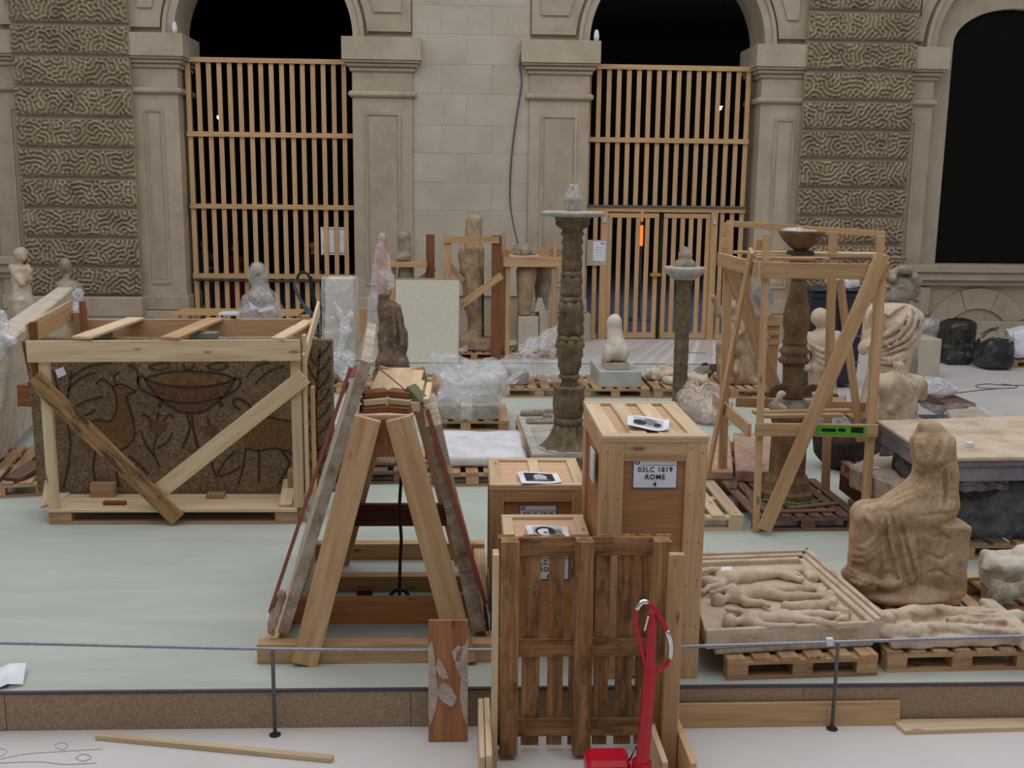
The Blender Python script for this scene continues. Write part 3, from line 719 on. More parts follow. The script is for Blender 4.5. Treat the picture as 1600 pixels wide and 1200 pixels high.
def photo(label, px, z, tone, blob, curl=.012):
    """printed sheet lying on a crate lid; px: four picture corners (back-left, back-right, front-right, front-left)"""
    P = [G(a, b, z) for a, b in px]; n = 8; mb = MB(); V = []
    for i in range(n+1):
        for j in range(5):
            u, v = i/n, j/4; a = P[0].lerp(P[1], u); b = P[3].lerp(P[2], u); q = a.lerp(b, v); q.z = z+.002+curl*(4*(u-.5)**2)*(.3+.7*v)+curl*.4*math.sin(u*5); V.append(q)
    fs = [(i*5+j, i*5+j+1, (i+1)*5+j+1, (i+1)*5+j) for i in range(n) for j in range(4)]
    V2 = [q-Vector((0, 0, .0012)) for q in V]; m = len(V)
    sh = MB().add(V+V2, fs+[tuple(k+m for k in reversed(f)) for f in fs]).build('printed_photo', WHITEP, smooth=True); tag(sh, label, 'photograph')
    def at(u, v):
        i = min(int(u*n), n-1); q0 = V[i*5+int(round(v*4))]; a = P[0].lerp(P[1], u); b = P[3].lerp(P[2], u); q = a.lerp(b, v); q.z = z+.002+curl*(4*(u-.5)**2)*(.3+.7*v)+curl*.4*math.sin(u*5)+.002; return q
    pm = MB(); W_ = []
    for i in range(9):
        for j in range(5): W_.append(at(.14+.72*i/8, .13+.68*j/4))
    pm.add(W_, [(i*5+j, i*5+j+1, (i+1)*5+j+1, (i+1)*5+j) for i in range(8) for j in range(4)]); pm.build('printed_picture', tone, sh, fix=False)
    for (cu, cv, ru, rv, mt) in blob:
        pts = [at(min(.85, max(.15, cu+ru*math.cos(a))), min(.8, max(.14, cv+rv*math.sin(a)))) for a in [2*math.pi*k/14 for k in range(14)]]
        MB().add([p+Vector((0, 0, .002)) for p in pts], [tuple(range(14))]).build('printed_figure', mt, sh, fix=False)
photo('white printed photo sheet of carving fragments on the tallest crate lid', ((981, 652), (1046, 655), (1045, 675), (979, 671)), 1.82, GREYL, [(.3, .6, .16, .2, BLACKP), (.55, .45, .18, .25, GREYP), (.72, .6, .1, .15, BLACKP)], .03)
photo('printed photo of a pale head on dark ground lying on the medium crate', ((808, 738), (870, 739), (878, 755), (815, 758)), 1.21, BLACKP, [(.52, .5, .17, .26, GREYL), (.52, .75, .22, .1, GREYP)])
photo('printed photo of a round face lying on the lowest crate lid', ((821, 822), (886, 822), (890, 843), (826, 843)), 1.06, GREYL, [(.45, .5, .26, .36, BLACKP), (.45, .55, .2, .26, WHITEP), (.75, .6, .12, .3, GREYP), (.45, .6, .07, .09, GREYP)])
# ================================================================== leaning pallet in its timber stand, pallet truck
lp = empty('leaning_pallet', (.7, 5.6, 0), 'weathered brown pallet standing on end beside the red pallet truck', 'pallet')
LZ0, LZ1, LX0, LX1 = .03, 1.31, .185, 1.195
def lpt(x, d, z): return Vector((x, 5.55+.06*(z/1.3)+d, z))
for xc in (LX0+.07, (LX0+LX1)/2-.01, LX1-.07):
    board('skid', lpt(xc, .011, LZ0), lpt(xc, .011, LZ1), .105, .022, OLDW, lp, up=(0, -1, 0))
    for zc in (LZ0+.07, .67, LZ1-.07): board('block', lpt(xc, .061, zc-.07), lpt(xc, .061, zc+.07), .1, .078, OLDW, lp, up=(0, -1, 0))
for zc in (LZ0+.12, .64, LZ1-.06): board('stringer_board', lpt(LX0, .111, zc), lpt(LX1, .111, zc), .11, .022, OLDW, lp, up=(0, -1, 0))
for xc, wd in ((.235, .1), (.385, .105), (.53, .09), (.665, .11), (.80, .085), (.935, .1), (1.04, .07), (1.15, .09)):
    board('deck_board', lpt(xc, .133, LZ0), lpt(xc, .133, LZ1-.0), wd, .022, OLDW, lp, up=(0, -1, 0))
st = empty('timber_stand', (.67, 5.45, 0), 'pale timber uprights on short feet holding the leaning weathered pallet', 'stand')
bar('upright', .15, .185, 5.40, 5.5, 0.0, 1.31, PINEP, st); bar('upright', 1.125, 1.21, 5.42, 5.47, 0.0, 1.3, PINE, st)
bar('foot', .115, .148, 5.1, 5.75, 0, .30, PINEP, st); bar('foot', .08, .112, 5.12, 5.78, 0, .28, PINEP, st)
bar('foot', 1.07, 1.105, 5.15, 5.76, 0, .22, PINEP, st); bar('foot', 1.215, 1.25, 5.1, 5.76, 0, .24, PINE, st)
bar('cross_rail', .08, 1.25, 5.04, 5.10, 0, .08, PINE, st)
tr = empty('pallet_truck', (.93, 5.16, 0), 'red hand pallet truck with a chrome looped handle', 'pallet truck')
def ty(px, py, Y=5.2): return YP(px, py, Y)
MB().tube([(.955, 5.12, .2), (.985, 5.17, .6), ty(1016, 1040), ty(1019, 958, 5.22)], [.038, .036, .032, .026], 6).build('drawbar', REDPT, tr)
lo_ = smoothline([ty(*p) for p in ((1012, 1054), (1002, 1012), (994, 976), (995, 953), (1006, 940), (1022, 950), (1036, 974), (1047, 1002), (1047, 1026), (1039, 1041), (1016, 1053))], 5)
MB().tube(lo_, .0135, 8).build('handle_loop', REDPT, tr, smooth=True)
MB().tube(lo_[15:23], .015, 8).build('chrome_grip', CHROME, tr, smooth=True); MB().tube(lo_[32:42], .015, 8).build('chrome_grip', CHROME, tr, smooth=True)
MB().tube([ty(1013, 962, 5.19), ty(1007, 985, 5.19)], .006, 6).build('release_lever', CHROME, tr)
MB().bb(.66, .90, 5.12, 5.3, .06, .235).build('fork_carriage', REDPT, tr, bevel=.025)
MB().tube([(.955, 5.13, .05), (.955, 5.13, .24)], .055, 14).build('pump_cylinder', REDPT, tr, smooth=False)
for s in (-.04, .04): MB().tube([(.955+s-.02, 5.13, .06), (.955+s+.02, 5.13, .06)], .06, 16).build('steer_wheel', RUBBER, tr)
for xx in (.69, .87):
    MB().bb(xx-.04, xx+.04, 4.0, 5.13, .05, .09).build('fork', REDPT, tr, bevel=.01)
    MB().tube([(xx-.03, 4.1, .035), (xx+.03, 4.1, .035)], .035, 12).build('load_roller', RUBBER, tr)
MB().tube([(.985, 5.15, .18), (.93, 5.17, .3), (.9, 5.2, .2)], .006, 6).build('hydraulic_hose', RUBBER, tr)
# ================================================================== barrier rail, loose boards
rl_ = empty('barrier_rail', (0, 5.88, 0), 'thin grey steel barrier rail on two posts along the platform step', 'railing')
rp = smoothline([(-3.6, 5.88, .62), (-2.73, 5.88, .607), (-1.147, 5.88, .556), (.13, 5.88, .54), (1.325, 5.88, .553), (2.276, 5.88, .575), (3.431, 5.88, .604), (4.3, 5.88, .62)], 4)
MB().tube(rp, .011, 8).build('rail', STEEL, rl_, smooth=True)
for a, zt in ((-1.145, .55), (2.275, .57)):
    MB().tube([(a, 5.88, 0), (a, 5.88, zt)], .012, 8).build('post', GREYC, rl_, smooth=True); MB().lathe((a, 5.88, 0), [(.035, 0), (.035, .006), (.012, .01)], 12).build('post_foot', STEELD, rl_)
MB().bb(2.2, 2.24, 5.866, 5.894, .555, .6).build('white_clip', WHITEP, rl_)
bp = board('plank', (-.098, 5.79, .002), (-.098, 5.845, .75), .235, .028, wood('painted_plank', (172, 122, 82), (154, 104, 68), (130, 84, 54), stain=0.0), None, up=(0, -1, 0)); bp.name = 'plaster_smeared_plank'
bp.location = bp.location+Vector((0, 0, 0)); tag(bp, 'reddish plank smeared with plaster leaning on the barrier rail', 'plank')
PLAS = stone('dried_plaster', (200, 186, 176), (184, 166, 154), (160, 140, 126), 14, bs_=.8, bd=.01)
def plast(pts, nm='plaster_smear'):
    P = [Vector((-.098+u, 5.79+.055*(v/.748)-.0145, v)) for u, v in pts]; flat(nm, P, (0, -1, .07), .006, PLAS, bp)
plast([(-.117, .6), (-.095, .63), (-.08, .52), (-.07, .42), (-.06, .3), (-.075, .2), (-.1, .12), (-.117, .1)])
plast([(.117, .64), (.1, .6), (.05, .56), (.04, .48), (.075, .4), (.07, .28), (.09, .16), (.117, .1)])
plast([(-.06, .33), (-.05, .36), (-.02, .37), (.02, .34), (.05, .28), (.04, .24), (.02, .22), (-.03, .25), (-.06, .29)])
plast([(-.075, .46), (-.06, .52), (-.04, .5), (-.01, .44), (.0, .4), (-.03, .39), (-.05, .41)])
plast([(.02, .56), (.06, .6), (.09, .58), (.07, .5), (.04, .5)])
tag(board('long_board', (1.08, 5.925, .075), (2.72, 5.938, .075), .155, .024, PINE, None, up=(0, -1, .12)), 'long pale board standing on edge against the particle board step', 'board')
tag(MB().prism_xy([(2.68, 5.945), (2.70, 5.80), (4.4, 5.86), (4.4, 5.95)], 0.001, .026).build('flat_board', PINEP), 'flat pale board lying on the floor below the seated statue', 'board')
tag(board('wood_lath', (-2.2, 5.865, .016), (-.76, 5.575, .016), .045, .03, PINEP), 'thin pale wooden lath lying loose on the front floor', 'lath')
pp = MB(); a = [G(-10, 1050), G(42, 1047), G(36, 1072), G(-12, 1080)]
pp.add([a[0]+Vector((0, 0, .012)), a[1]+Vector((0, 0, .05)), a[2]+Vector((0, 0, .012)), a[3]+Vector((0, 0, .004)), (a[0]+a[1])/2+Vector((0, 0, .05)), (a[2]+a[3])/2+Vector((0, 0, .03))], [(0, 4, 5, 3), (4, 1, 2, 5)])
pp.add([a[1]+Vector((0, 0, .045)), a[2]+Vector((0, 0, .004)), (a[2]+a[3])/2+Vector((0, 0, .003))], [(0, 1, 2)])
tag(pp.build('folded_paper', WHITEP, fix=False), 'folded white sheet of paper on the platform edge', 'paper')
wr = MB()
for pts in (((0, 1186), (40, 1178), (95, 1174), (160, 1170)), ((0, 1192), (60, 1190), (100, 1194), (150, 1192)), ((85, 1164), (96, 1160), (106, 1164), (98, 1171), (86, 1167)), ((118, 1184), (130, 1178), (143, 1183), (130, 1189), (118, 1184)), ((-8, 1168), (10, 1172), (4, 1180), (-10, 1186))):
    wr.tube(smoothline([G(a, b, .003) for a, b in pts], 5), .0022, 5)
tag(wr.build('loose_wire', GREYL), 'thin pale wire loops lying on the front floor', 'wire')
# ================================================================== mosaic in its open transport frame
def mosaic_mat():
    m, nt, bs = nmat('mosaic_tesserae'); v = coords(nt, (1, 1, 1), 'Object', False)
    vo = N(nt, 'ShaderNodeTexVoronoi', Scale=75.0, Randomness=.6); nt.links.new(v, vo.inputs['Vector'])
    n1 = N(nt, 'ShaderNodeTexNoise', Scale=3.0, Detail=5.0); nt.links.new(v, n1.inputs['Vector'])
    mx = N(nt, 'ShaderNodeMix', _data_type='FLOAT'); mx.inputs[0].default_value = .5; sp = N(nt, 'ShaderNodeSeparateColor'); nt.links.new(vo.outputs['Color'], sp.inputs[0])
    nt.links.new(sp.outputs[0], mx.inputs[2]); nt.links.new(n1.outputs[0], mx.inputs[3])
    r = ramp(nt, mx.outputs[0], [(0.2, (78, 60, 45)), (0.5, (118, 96, 72)), (0.8, (146, 122, 94))]); nt.links.new(r.outputs[0], bs.inputs['Base Color'])
    bs.inputs['Roughness'].default_value = .75; bump(nt, bs, vo.outputs['Distance'], .8, .004); return m
MOS = mosaic_mat(); MYY = 9.66
def tess(name, c):
    return stone(name, [q*1.25 for q in c], c, [q*.72 for q in c], 30, bs_=.6, bd=.004, fine=90, var=None)
TL, TR, TO, TG = tess('tesserae_dark', (68, 52, 40)), tess('tesserae_red', (106, 74, 58)), tess('tesserae_ochre', (114, 86, 58)), tess('tesserae_green', (74, 60, 46))
mo = empty('floor_mosaic', (-2.64, 9.7, .41), 'brown floor mosaic of a vase between two deer held in a timber frame', 'mosaic')
MB().bb(-4.03, -1.24, MYY, MYY+.075, .41, 1.885).build('mosaic_ground', MOS, mo, bevel=.012)
def mp(px, py): return YP(px, py, MYY)
NM = (0, -1, 0)
def motif(name, px, mat, th=.004): return flat(name, [mp(*p) for p in px], NM, th, mat, mo)
def strokes(name, lines, w, mat):
    for ln in lines: MB().add(*ribbon(smoothline([mp(*p) for p in ln], 4), w, NM, .007)).build(name, mat, mo)
motif('vase_bowl', [(226, 592), (240, 612), (258, 632), (276, 641), (300, 644), (322, 641), (342, 628), (358, 606), (368, 592), (345, 600), (300, 605), (255, 601)], TR)
motif('vase_mouth', [(226, 592), (255, 583), (300, 580), (345, 584), (368, 592), (345, 600), (300, 605), (255, 601)], TO)
strokes('vase_outline', [((226, 592), (255, 583), (300, 580), (345, 584), (368, 592)), ((226, 592), (255, 601), (300, 605), (345, 600), (368, 592)), ((226, 592), (245, 618), (276, 641), (300, 645), (322, 641), (350, 618), (368, 592)), ((250, 624), (300, 630), (348, 620)), ((292, 648), (297, 668), (285, 700)), ((300, 648), (302, 668), (310, 700))], .018, TL)
strokes('vase_handle', [((226, 588), (216, 590), (218, 604), (230, 614), (250, 622)), ((368, 590), (376, 594), (372, 606), (362, 612), (350, 622)), ((254, 628), (248, 632), (252, 636)), ((340, 628), (348, 631), (343, 636))], .016, TL)
motif('deer_body', [(128, 664), (150, 656), (172, 658), (182, 640), (181, 615), (176, 606), (190, 600), (212, 612), (206, 618), (199, 617), (203, 640), (210, 668), (206, 690), (186, 704), (160, 700), (138, 706), (124, 690)], TO)
strokes('deer_outline', [((128, 664), (150, 656), (172, 658), (182, 640), (181, 615), (176, 606), (190, 600), (212, 612), (199, 617), (203, 640), (210, 668), (206, 690), (186, 706)), ((176, 604), (160, 592), (150, 600)), ((182, 602), (178, 588), (188, 580)), ((150, 700), (146, 730), (150, 760)), ((186, 704), (182, 730), (186, 760))], .014, TL)
motif('deer_body', [(372, 672), (378, 656), (410, 650), (440, 656), (468, 658), (468, 690), (458, 704), (430, 700), (400, 704), (384, 700)], TO)
strokes('deer_outline', [((372, 672), (378, 656), (410, 650), (440, 656), (468, 658)), ((384, 700), (404, 704), (430, 700), (456, 708)), ((376, 640), (364, 632), (372, 622), (392, 636), (384, 656)), ((384, 700), (380, 730), (372, 756)), ((404, 702), (405, 730), (404, 754)), ((440, 704), (452, 724), (440, 748), (436, 756)), ((456, 706), (462, 730), (456, 754))], .016, TL)
motif('flower_cup', [(230, 660), (245, 656), (262, 660), (258, 674), (246, 680), (234, 674)], TR)
motif('flower_cup', [(312, 668), (330, 664), (342, 668), (336, 680), (322, 682)], TR)
strokes('flower_stem', [((246, 656), (246, 644)), ((236, 658), (228, 648), (222, 650)), ((256, 658), (264, 648), (272, 652)), ((246, 680), (240, 705), (250, 730)), ((246, 700), (262, 690), (270, 676)), ((240, 712), (226, 690), (220, 672)), ((328, 664), (324, 652)), ((340, 740), (352, 720), (366, 706)), ((340, 744), (362, 738), (376, 728)), ((338, 744), (330, 722), (326, 708)), ((200, 712), (214, 722), (232, 740)), ((196, 730), (206, 744), (214, 758))], .014, TL)
strokes('palm_branch', [((100, 760), (110, 700), (104, 640), (112, 580)), ((112, 640), (130, 628), (160, 620)), ((108, 650), (130, 650), (150, 640)), ((106, 610), (124, 592), (150, 582)), ((110, 590), (140, 572), (176, 566)), ((200, 570), (214, 578), (216, 600)), ((96, 620), (88, 600), (84, 580)), ((384, 590), (400, 572), (420, 566)), ((398, 600), (420, 580), (444, 572)), ((232, 572), (256, 566), (266, 572), (248, 578), (232, 574)), ((322, 572), (346, 566), (356, 572), (340, 578), (324, 574)), ((286, 568), (290, 576), (300, 576), (304, 568))], .016, TG)
strokes('border_leaf', [((500, 545), (496, 600), (494, 660), (500, 740))]+[((496, 560+i*24), (508, 548+i*24), (516, 534+i*24)) for i in range(8)]+[((495, 572+i*24), (487, 560+i*24), (482, 546+i*24)) for i in range(8)], .018, TG)
tk = flat('paper_tag', [mp(86, 578), (mp(99, 573)), mp(104, 585), mp(91, 591)], NM, .004, WHITEP, mo)
# the open frame: skid base, posts, beams, diagonals
fr = empty('mosaic_crate', (-2.64, 9.7, ZP), 'open pale timber transport frame with crossed braces around the mosaic', 'crate')
XF0, XF1, YF, YR = -3.75, -1.53, 9.2, 10.2
for y in (YF+.05, (YF+YR)/2, YR-.05):
    bar('skid', XF0, XF1, y-.05, y+.05, ZP, ZP+.025, PALW, fr)
    for xc in (XF0+.1, XF1-.1): bar('block', xc-.1, xc+.1, y-.05, y+.05, ZP+.025, ZP+.115, PALW, fr)
for y in np.linspace(YF+.07, YR-.07, 6): bar('deck_board', XF0, XF1, y-.085, y+.085, ZP+.115, ZP+.145, PINEP, fr)
bar('post', -3.75, -3.66, YF, YF+.05, ZP+.146, 1.745, PINEP, fr); bar('post', -1.56, -1.47, YF+.02, YF+.07, ZP+.146, 1.755, PINEP, fr)
bar('post', -3.78, -3.68, YR-.05, YR, ZP+.146, 2.06, PINE, fr); bar('post', -1.60, -1.52, YR-.05, YR, ZP+.146, 2.05, PINE, fr)
board('front_beam', (-3.83, YF-.015, 1.83), (-1.46, YF-.015, 1.855), .19, .028, PINEP, fr, up=(0, -1, 0))
board('back_beam', (-3.83, YR+.015, 1.90), (-1.5, YR+.015, 1.925), .17, .028, PINE, fr, up=(0, -1, 0))
for x0, x1, m in ((-3.42, -3.22, PINEP), (-2.66, -2.46, PINE), (-1.70, -1.55, PINEP)):
    board('cross_slat', ((x0+x1)/2-.03, YF-.03, 1.955), ((x0+x1)/2+.12, YR+.03, 2.0), x1-x0-.03, .025, m, fr)
board('side_board', (-3.84, YF+.05, 1.97), (-3.80, YR, 2.08), .19, .025, PINE, fr, up=(1, 0, 0)); board('side_post', (-3.80, YF+.08, 1.55), (-3.80, YF+.08, 2.08), .09, .04, REDW, fr, up=(1, 0, 0))
board('side_post', (-3.66, YR-.1, 1.6), (-3.66, YR-.1, 2.18), .08, .04, REDW, fr, up=(1, 0, 0))
board('side_board', (-1.44, YF+.02, 1.75), (-1.44, YR+.05, 2.12), .13, .025, PINEP, fr, up=(1, 0, 0)); bar('side_post', -1.455, -1.425, YF+.04, YF+.13, ZP, 1.98, PINEP, fr); bar('side_post', -1.40, -1.37, YF+.1, YF+.18, ZP, 1.5, PINE, fr)
board('brace', YP(52, 590, YF-.03), YP(278, 812, YF-.05), .15, .03, wood('bark_edge_plank', (190, 160, 116), (160, 122, 82), (88, 62, 42), stain=.85, stainc=(70, 48, 30)), fr, up=(0, -1, 0))
board('brace', YP(240, 775, YF-.0), YP(476, 588, YF-.0), .15, .028, PINEP, fr, up=(0, -1, 0))
for a, b in ((74, 118), (446, 474)):
    board('wedge', G(a, 790, ZP+.16), G(a+8, 745, ZP+.3), .12, .03, PINEP, fr, up=(0, -1, .6))
bar('chock', -3.5, -3.28, 9.55, 9.64, ZP+.146, ZP+.28, PALW, fr); bar('chock', -1.66, -1.56, 9.5, 9.62, ZP+.146, ZP+.42, PALW, fr)
bar('chock', -2.42, -2.26, 9.5, 9.6, ZP+.146, ZP+.19, PALW, fr); bar('chock', -3.3, -3.1, 9.3, 9.35, ZP+.146, ZP+.18, REDW, fr)
for cx in (-3.4, -2.42): bar('foam_block', cx-.12, cx+.12, 9.62, 9.78, 1.887, 1.94, plain('grey_foam', (120, 116, 110), .9), fr)
# ================================================================== A-frame with two marble slabs strapped on it
af = empty('a_frame', (-.55, 7.4, ZP), 'wooden A-frame trestle carrying two strapped marble slabs', 'trestle')
def XY(px, py, Y): return YP(px, py, Y)
bar('base_beam', -1.33, .21, 6.32, 6.42, ZP, ZP+.135, PINE, af); bar('base_beam', -1.33, .16, 8.25, 8.35, ZP, ZP+.135, PINE, af)
bar('base_beam', -1.2, .1, 6.95, 7.05, ZP+.0, ZP+.17, wood('orange_beam', (214, 158, 104), (198, 138, 86), (168, 108, 64)), af); bar('base_beam', -1.1, .05, 7.55, 7.65, ZP, ZP+.12, PINE, af)
for xc in (-1.27, .115): bar('side_beam', xc-.045, xc+.045, 6.425, 8.245, ZP, ZP+.1, PINE, af)
for yy in (6.37, 8.2):
    board('leg', (-1.025, yy-.075, .262), (-.6, yy-.075, 1.875), .165, .045, PINE, af, up=(0, -1, 0))
    board('leg', (.0, yy-.074, .262), (-.41, yy-.074, 1.875), .165, .045, PINE, af, up=(0, -1, 0))
    board('gusset', (-.505, yy-.03, 1.62), (-.505, yy-.03, 1.86), .3, .03, REDW, af, up=(0, -1, 0))
bar('cross_tie', -.88, -.15, 8.0, 8.05, .62, .80, DARKW, af)
bar('ridge_board', -.68, -.33, 6.42, 8.2, 1.845, 1.868, PINEP, af)
for k in range(3):
    for s in (-1, 1):
        board('spacer_block', (-.5+s*.005, 6.55+.04*k, 1.89+.042*k), (-.5+s*.16, 6.55-.05+.04*k, 1.885+.042*k), .12, .036, REDW if k % 2 == 0 else PINEP, af)
board('spacer_block', (-.32, 6.5, 1.9), (-.32, 7.3, 1.9), .06, .06, PINEP, af); board('spacer_block', (-.25, 6.5, 1.94), (-.25, 7.1, 1.94), .04, .03, PINEP, af)
def slab(name, x_b, z_b, x_t, z_t, th, y0, y1, label, seed):
    """leaning slab seen end-on: outline bottom (x_b,z_b) to top (x_t,z_t), thickness th, rough edges"""
    rs = np.random.RandomState(seed); n = 26; m = 16; d = Vector((x_t-x_b, 0, z_t-z_b)); L = d.length; d.normalize(); nn = Vector((-d.z, 0, d.x))*(1 if x_t > x_b else -1)
    V = []; 
    for i in range(n+1):
        t = i/n
        for (dy, s) in ((0, 0), (0, 1), (1, 1), (1, 0)):
            yy = (y0 if dy == 0 else y1)+rs.normal()*.005; q = Vector((x_b-.07*(yy-y0), yy, z_b))+d*(L*t)+nn*(th*s); V.append(q)
    Fs = [(4*i+k, 4*i+(k+1) % 4, 4*i+4+(k+1) % 4, 4*i+4+k) for i in range(n) for k in range(4)]+[(3, 2, 1, 0), (4*n, 4*n+1, 4*n+2, 4*n+3)]
    o = MB().add(V, Fs).build(name, SLABG, None); tag(o, label, 'slab'); return o
slab('marble_slab', -1.15, ZP+.14, -.585, 2.19, .07, 6.44, 8.4, 'long rough edged marble slab leaning on the A-frame beside the mosaic', 3)
slab('marble_slab', .05, ZP+.14, -.25, 1.78, .1, 6.46, 7.5, 'shorter rough edged marble slab leaning on the A-frame beside the crates', 4)
STRAP = plain('brown_strap', (128, 62, 46), .7); CORD = plain('copper_cord', (150, 104, 84), .5)
sp_ = empty('ratchet_strap', (-.5, 6.9, ZP+.14), 'reddish brown ratchet strap tensioned around both leaning slabs', 'strap')
def strip(nm, a, b, wd=.05, mat=STRAP, th=.004, up=(0, -1, 0)): return board(nm, a, b, wd, th, mat, sp_, up=up, bevel=0)
strip('webbing', XY(548, 574, 6.41), XY(421, 958, 6.41), .045, up=(-1, -.6, .3)); strip('webbing', XY(667, 640, 6.44), XY(759, 945, 6.42), .045, up=(1, -.6, .3))
strip('webbing', XY(549, 590, 6.6), XY(558, 571, 6.9), .05, up=(-.3, -.2, 1))
MB().tube(smoothline([XY(555, 563, 6.6), XY(575, 566, 6.62), XY(600, 582, 6.62), XY(640, 615, 6.6), XY(664, 638, 6.6)], 4), .005, 6).build('tension_cord', CORD, sp_)
MB().bb(.16, .22, 6.38, 6.46, .56, .68).build('ratchet', STEELD, sp_, bevel=.01); MB().bb(.165, .21, 6.39, 6.44, .44, .55).build('ratchet_handle', STEELD, sp_)
MB().tube([XY(757, 945, 6.42), XY(762, 985, 6.42)], .012, 6).build('strap_hook', STEELD, sp_)
board('edge_pad', XY(640, 605, 6.6), XY(662, 630, 6.55), .09, .05, plain('green_foam_pad', (112, 116, 84), .9), sp_, up=(.3, -.3, 1))
bs_ = sdf_mesh('edge_block', [('b', XY(432, 955, 6.43)[:], (.03, .04, .16), .01, .02, RY(.3))], .014, SLABG, af, noise=.012, nscale=30)
rd = empty('hanging_strap', (-.5, 7.3, .42), 'dark strap hanging under the A-frame with a steel shackle', 'strap')
MB().tube(smoothline([XY(627, 745, 7.3), XY(624, 800, 7.3), XY(627, 840, 7.3), XY(625, 880, 7.3), XY(624, 948, 7.3)], 4), [.012]*16+[.017], 8).build('webbing', plain('dark_brown_strap', (62, 42, 36), .7), rd)
MB().tube(smoothline([XY(608, 948, 7.28), XY(611, 930, 7.28), XY(620, 922, 7.28), XY(632, 923, 7.28), XY(639, 934, 7.28), XY(638, 948, 7.28)], 4), .014, 8).build('shackle', STEELD, rd, smooth=True)
bar('wedge_block', -.79, -.68, 7.25, 7.34, ZP, ZP+.13, DARKW, af)
# ================================================================== pallets on the platform
pal = {}
pal['relief'] = pallet('pallet', (2.1, 6.66), .98, 1.2, math.radians(3), 'pallet under the carved relief panel of three nude figures', nb=6)
pal['seat'] = pallet('pallet', (3.18, 6.74), 1.0, 1.2, math.radians(1.5), 'pallet under the seated headless statue', nb=7)
pal['far_r'] = pallet('pallet', (4.3, 7.16), .92, .72, math.radians(0), 'pallet under the torn carving fragments beside the seated statue', nb=6)
pal['cand'] = pallet('pallet', (3.1, 9.58), 1.0, 1.25, math.radians(1), 'brown pallet inside the timber frame of the shell candelabrum', PALB, nb=8)
pal['empty'] = pallet('pallet', (2.03, 9.6), .98, 1.25, 0, 'pale empty pallet between the tall crate and the timber frame', PINEP, nb=6)
pal['slabs'] = pallet('pallet', (2.9, 11.35), 1.2, 1.0, 0, 'pallet under the reddish slabs behind the timber frame', nb=7)
pal['matt'] = pallet('pallet', (.05, 11.03), 1.24, 1.2, math.radians(2), 'pallet under the white film-wrapped mattress slab', nb=7)
pal['bund'] = pallet('pallet', (-1.2, 11.0), 1.15, 1.0, math.radians(2), 'pallet under the grey wrapped stone behind the A-frame', PALB, nb=6)
pal['wblk'] = pallet('pallet', (.0, 13.5), 1.1, 1.1, 0, 'pallet under the two film-wrapped stone blocks', nb=6)
pal['big'] = pallet('pallet', (1.17, 12.05), 1.0, 2.0, math.radians(2), 'long pallet under the tall flame candelabrum', nb=6)
for key, x0, x1, lab in (('rowA', .52, 1.66, 'pallet under the heap of clear plastic film'), ('rowB', 1.72, 2.74, 'pallet under the grey plinth of the crouching animal'), ('rowC', 2.8, 3.9, 'pallet of small carved fragments beside the small torch candelabrum'), ('rowD', 3.95, 4.75, 'pallet under the draped statue with a raised arm')):
    pal[key] = pallet('pallet', ((x0+x1)/2, 15.75), x1-x0, 1.15, 0, lab, nb=6)
pal['dark'] = pallet('pallet', (-1.05, 15.95), 1.3, 1.0, 0, 'pallet under the dark draped fragment', nb=7)
pal['wrapA'] = pallet('pallet', (-2.45, 15.9), 1.3, 1.0, 0, 'pallet under the film-wrapped upright stone slab', nb=7)
pal['legs'] = pallet('pallet', (.16, 20.75), 1.0, .95, 0, 'pallet under the tall marble leg in its frame', z0=0, nb=6)
pal['feet'] = pallet('pallet', (1.36, 20.85), 1.2, .95, 0, 'pallet under the limestone blocks and leg fragments', z0=0, nb=6)
pal['leftA'] = pallet('pallet', (-4.72, 10.8), .95, 1.6, math.radians(12), 'pallet under the long marble slab beside the mosaic frame', PALW, nb=6)
pal['bags'] = pallet('pallet', (11.2, 20.0), 1.2, .8, 0, 'pallet under the white rubble bag', z0=0, nb=6)
pal['bagl'] = pallet('pallet', (9.1, 20.6), .8, .8, 0, 'pallet between the limestone plinth and the black sacks', z0=0, nb=5)
pal['torso'] = pallet('pallet', (5.6, 12.95), 1.2, 1.0, 0, 'pallet under the headless male torso', z0=0, nb=6)
pal['pile'] = pallet('pallet', (4.22, 8.85), 1.1, 1.3, 0, 'pallet under the dark film-wrapped stack', nb=6)
pal['slab2'] = pallet('pallet', (4.52, 10.4), .8, 1.1, 0, 'pallet under the thick tilted slab behind the seated statue', PALB, nb=6)
# ================================================================== carved reliefs in the foreground
def fig_prims(head, pel, kneeA, footA, kneeB, footB, shA, elA, haA, shB, elB, haB, s=1.0):
    H, Pv = np.array(head), np.array(pel); ch = H*.62+Pv*.38
    up = (H-Pv)/np.linalg.norm(H-Pv); ch = H-up*.13*s; L = np.linalg.norm(H-Pv); wa = ch*.45+Pv*.55
    c = [('e', H, (.05*s, .042*s, .05*s), .008), ('c', H-up*.03*s, .026*s, ch, .03*s), ('e', ch-up*.03*s, (.085*s, .075*s, .06*s)), ('c', ch-up*.03*s, .06*s, wa, .042*s), ('c', wa, .042*s, Pv, .06*s), ('e', Pv, (.075*s, .068*s, .06*s))]
    for a, b in ((kneeA, footA), (kneeB, footB)): m_ = a*.6+b*.4; c += [('c', Pv, .05*s, a, .032*s), ('c', a, .03*s, m_, .034*s), ('c', m_, .034*s, b, .018*s), ('e', b, (.036*s, .026*s, .024*s), .008)]
    for a, b, d in ((shA, elA, haA), (shB, elB, haB)): c += [('c', ch-up*.02*s, .03*s, a, .03*s), ('c', a, .03*s, b, .022*s), ('c', b, .022*s, d, .015*s), ('e', d, (.024*s, .018*s, .018*s), .008)]
    return c
rp_ = empty('marble_relief', (2.1, 6.78, ZD), 'cream marble relief panel of three nude figures lying on a pallet', 'relief')
ZT = .555
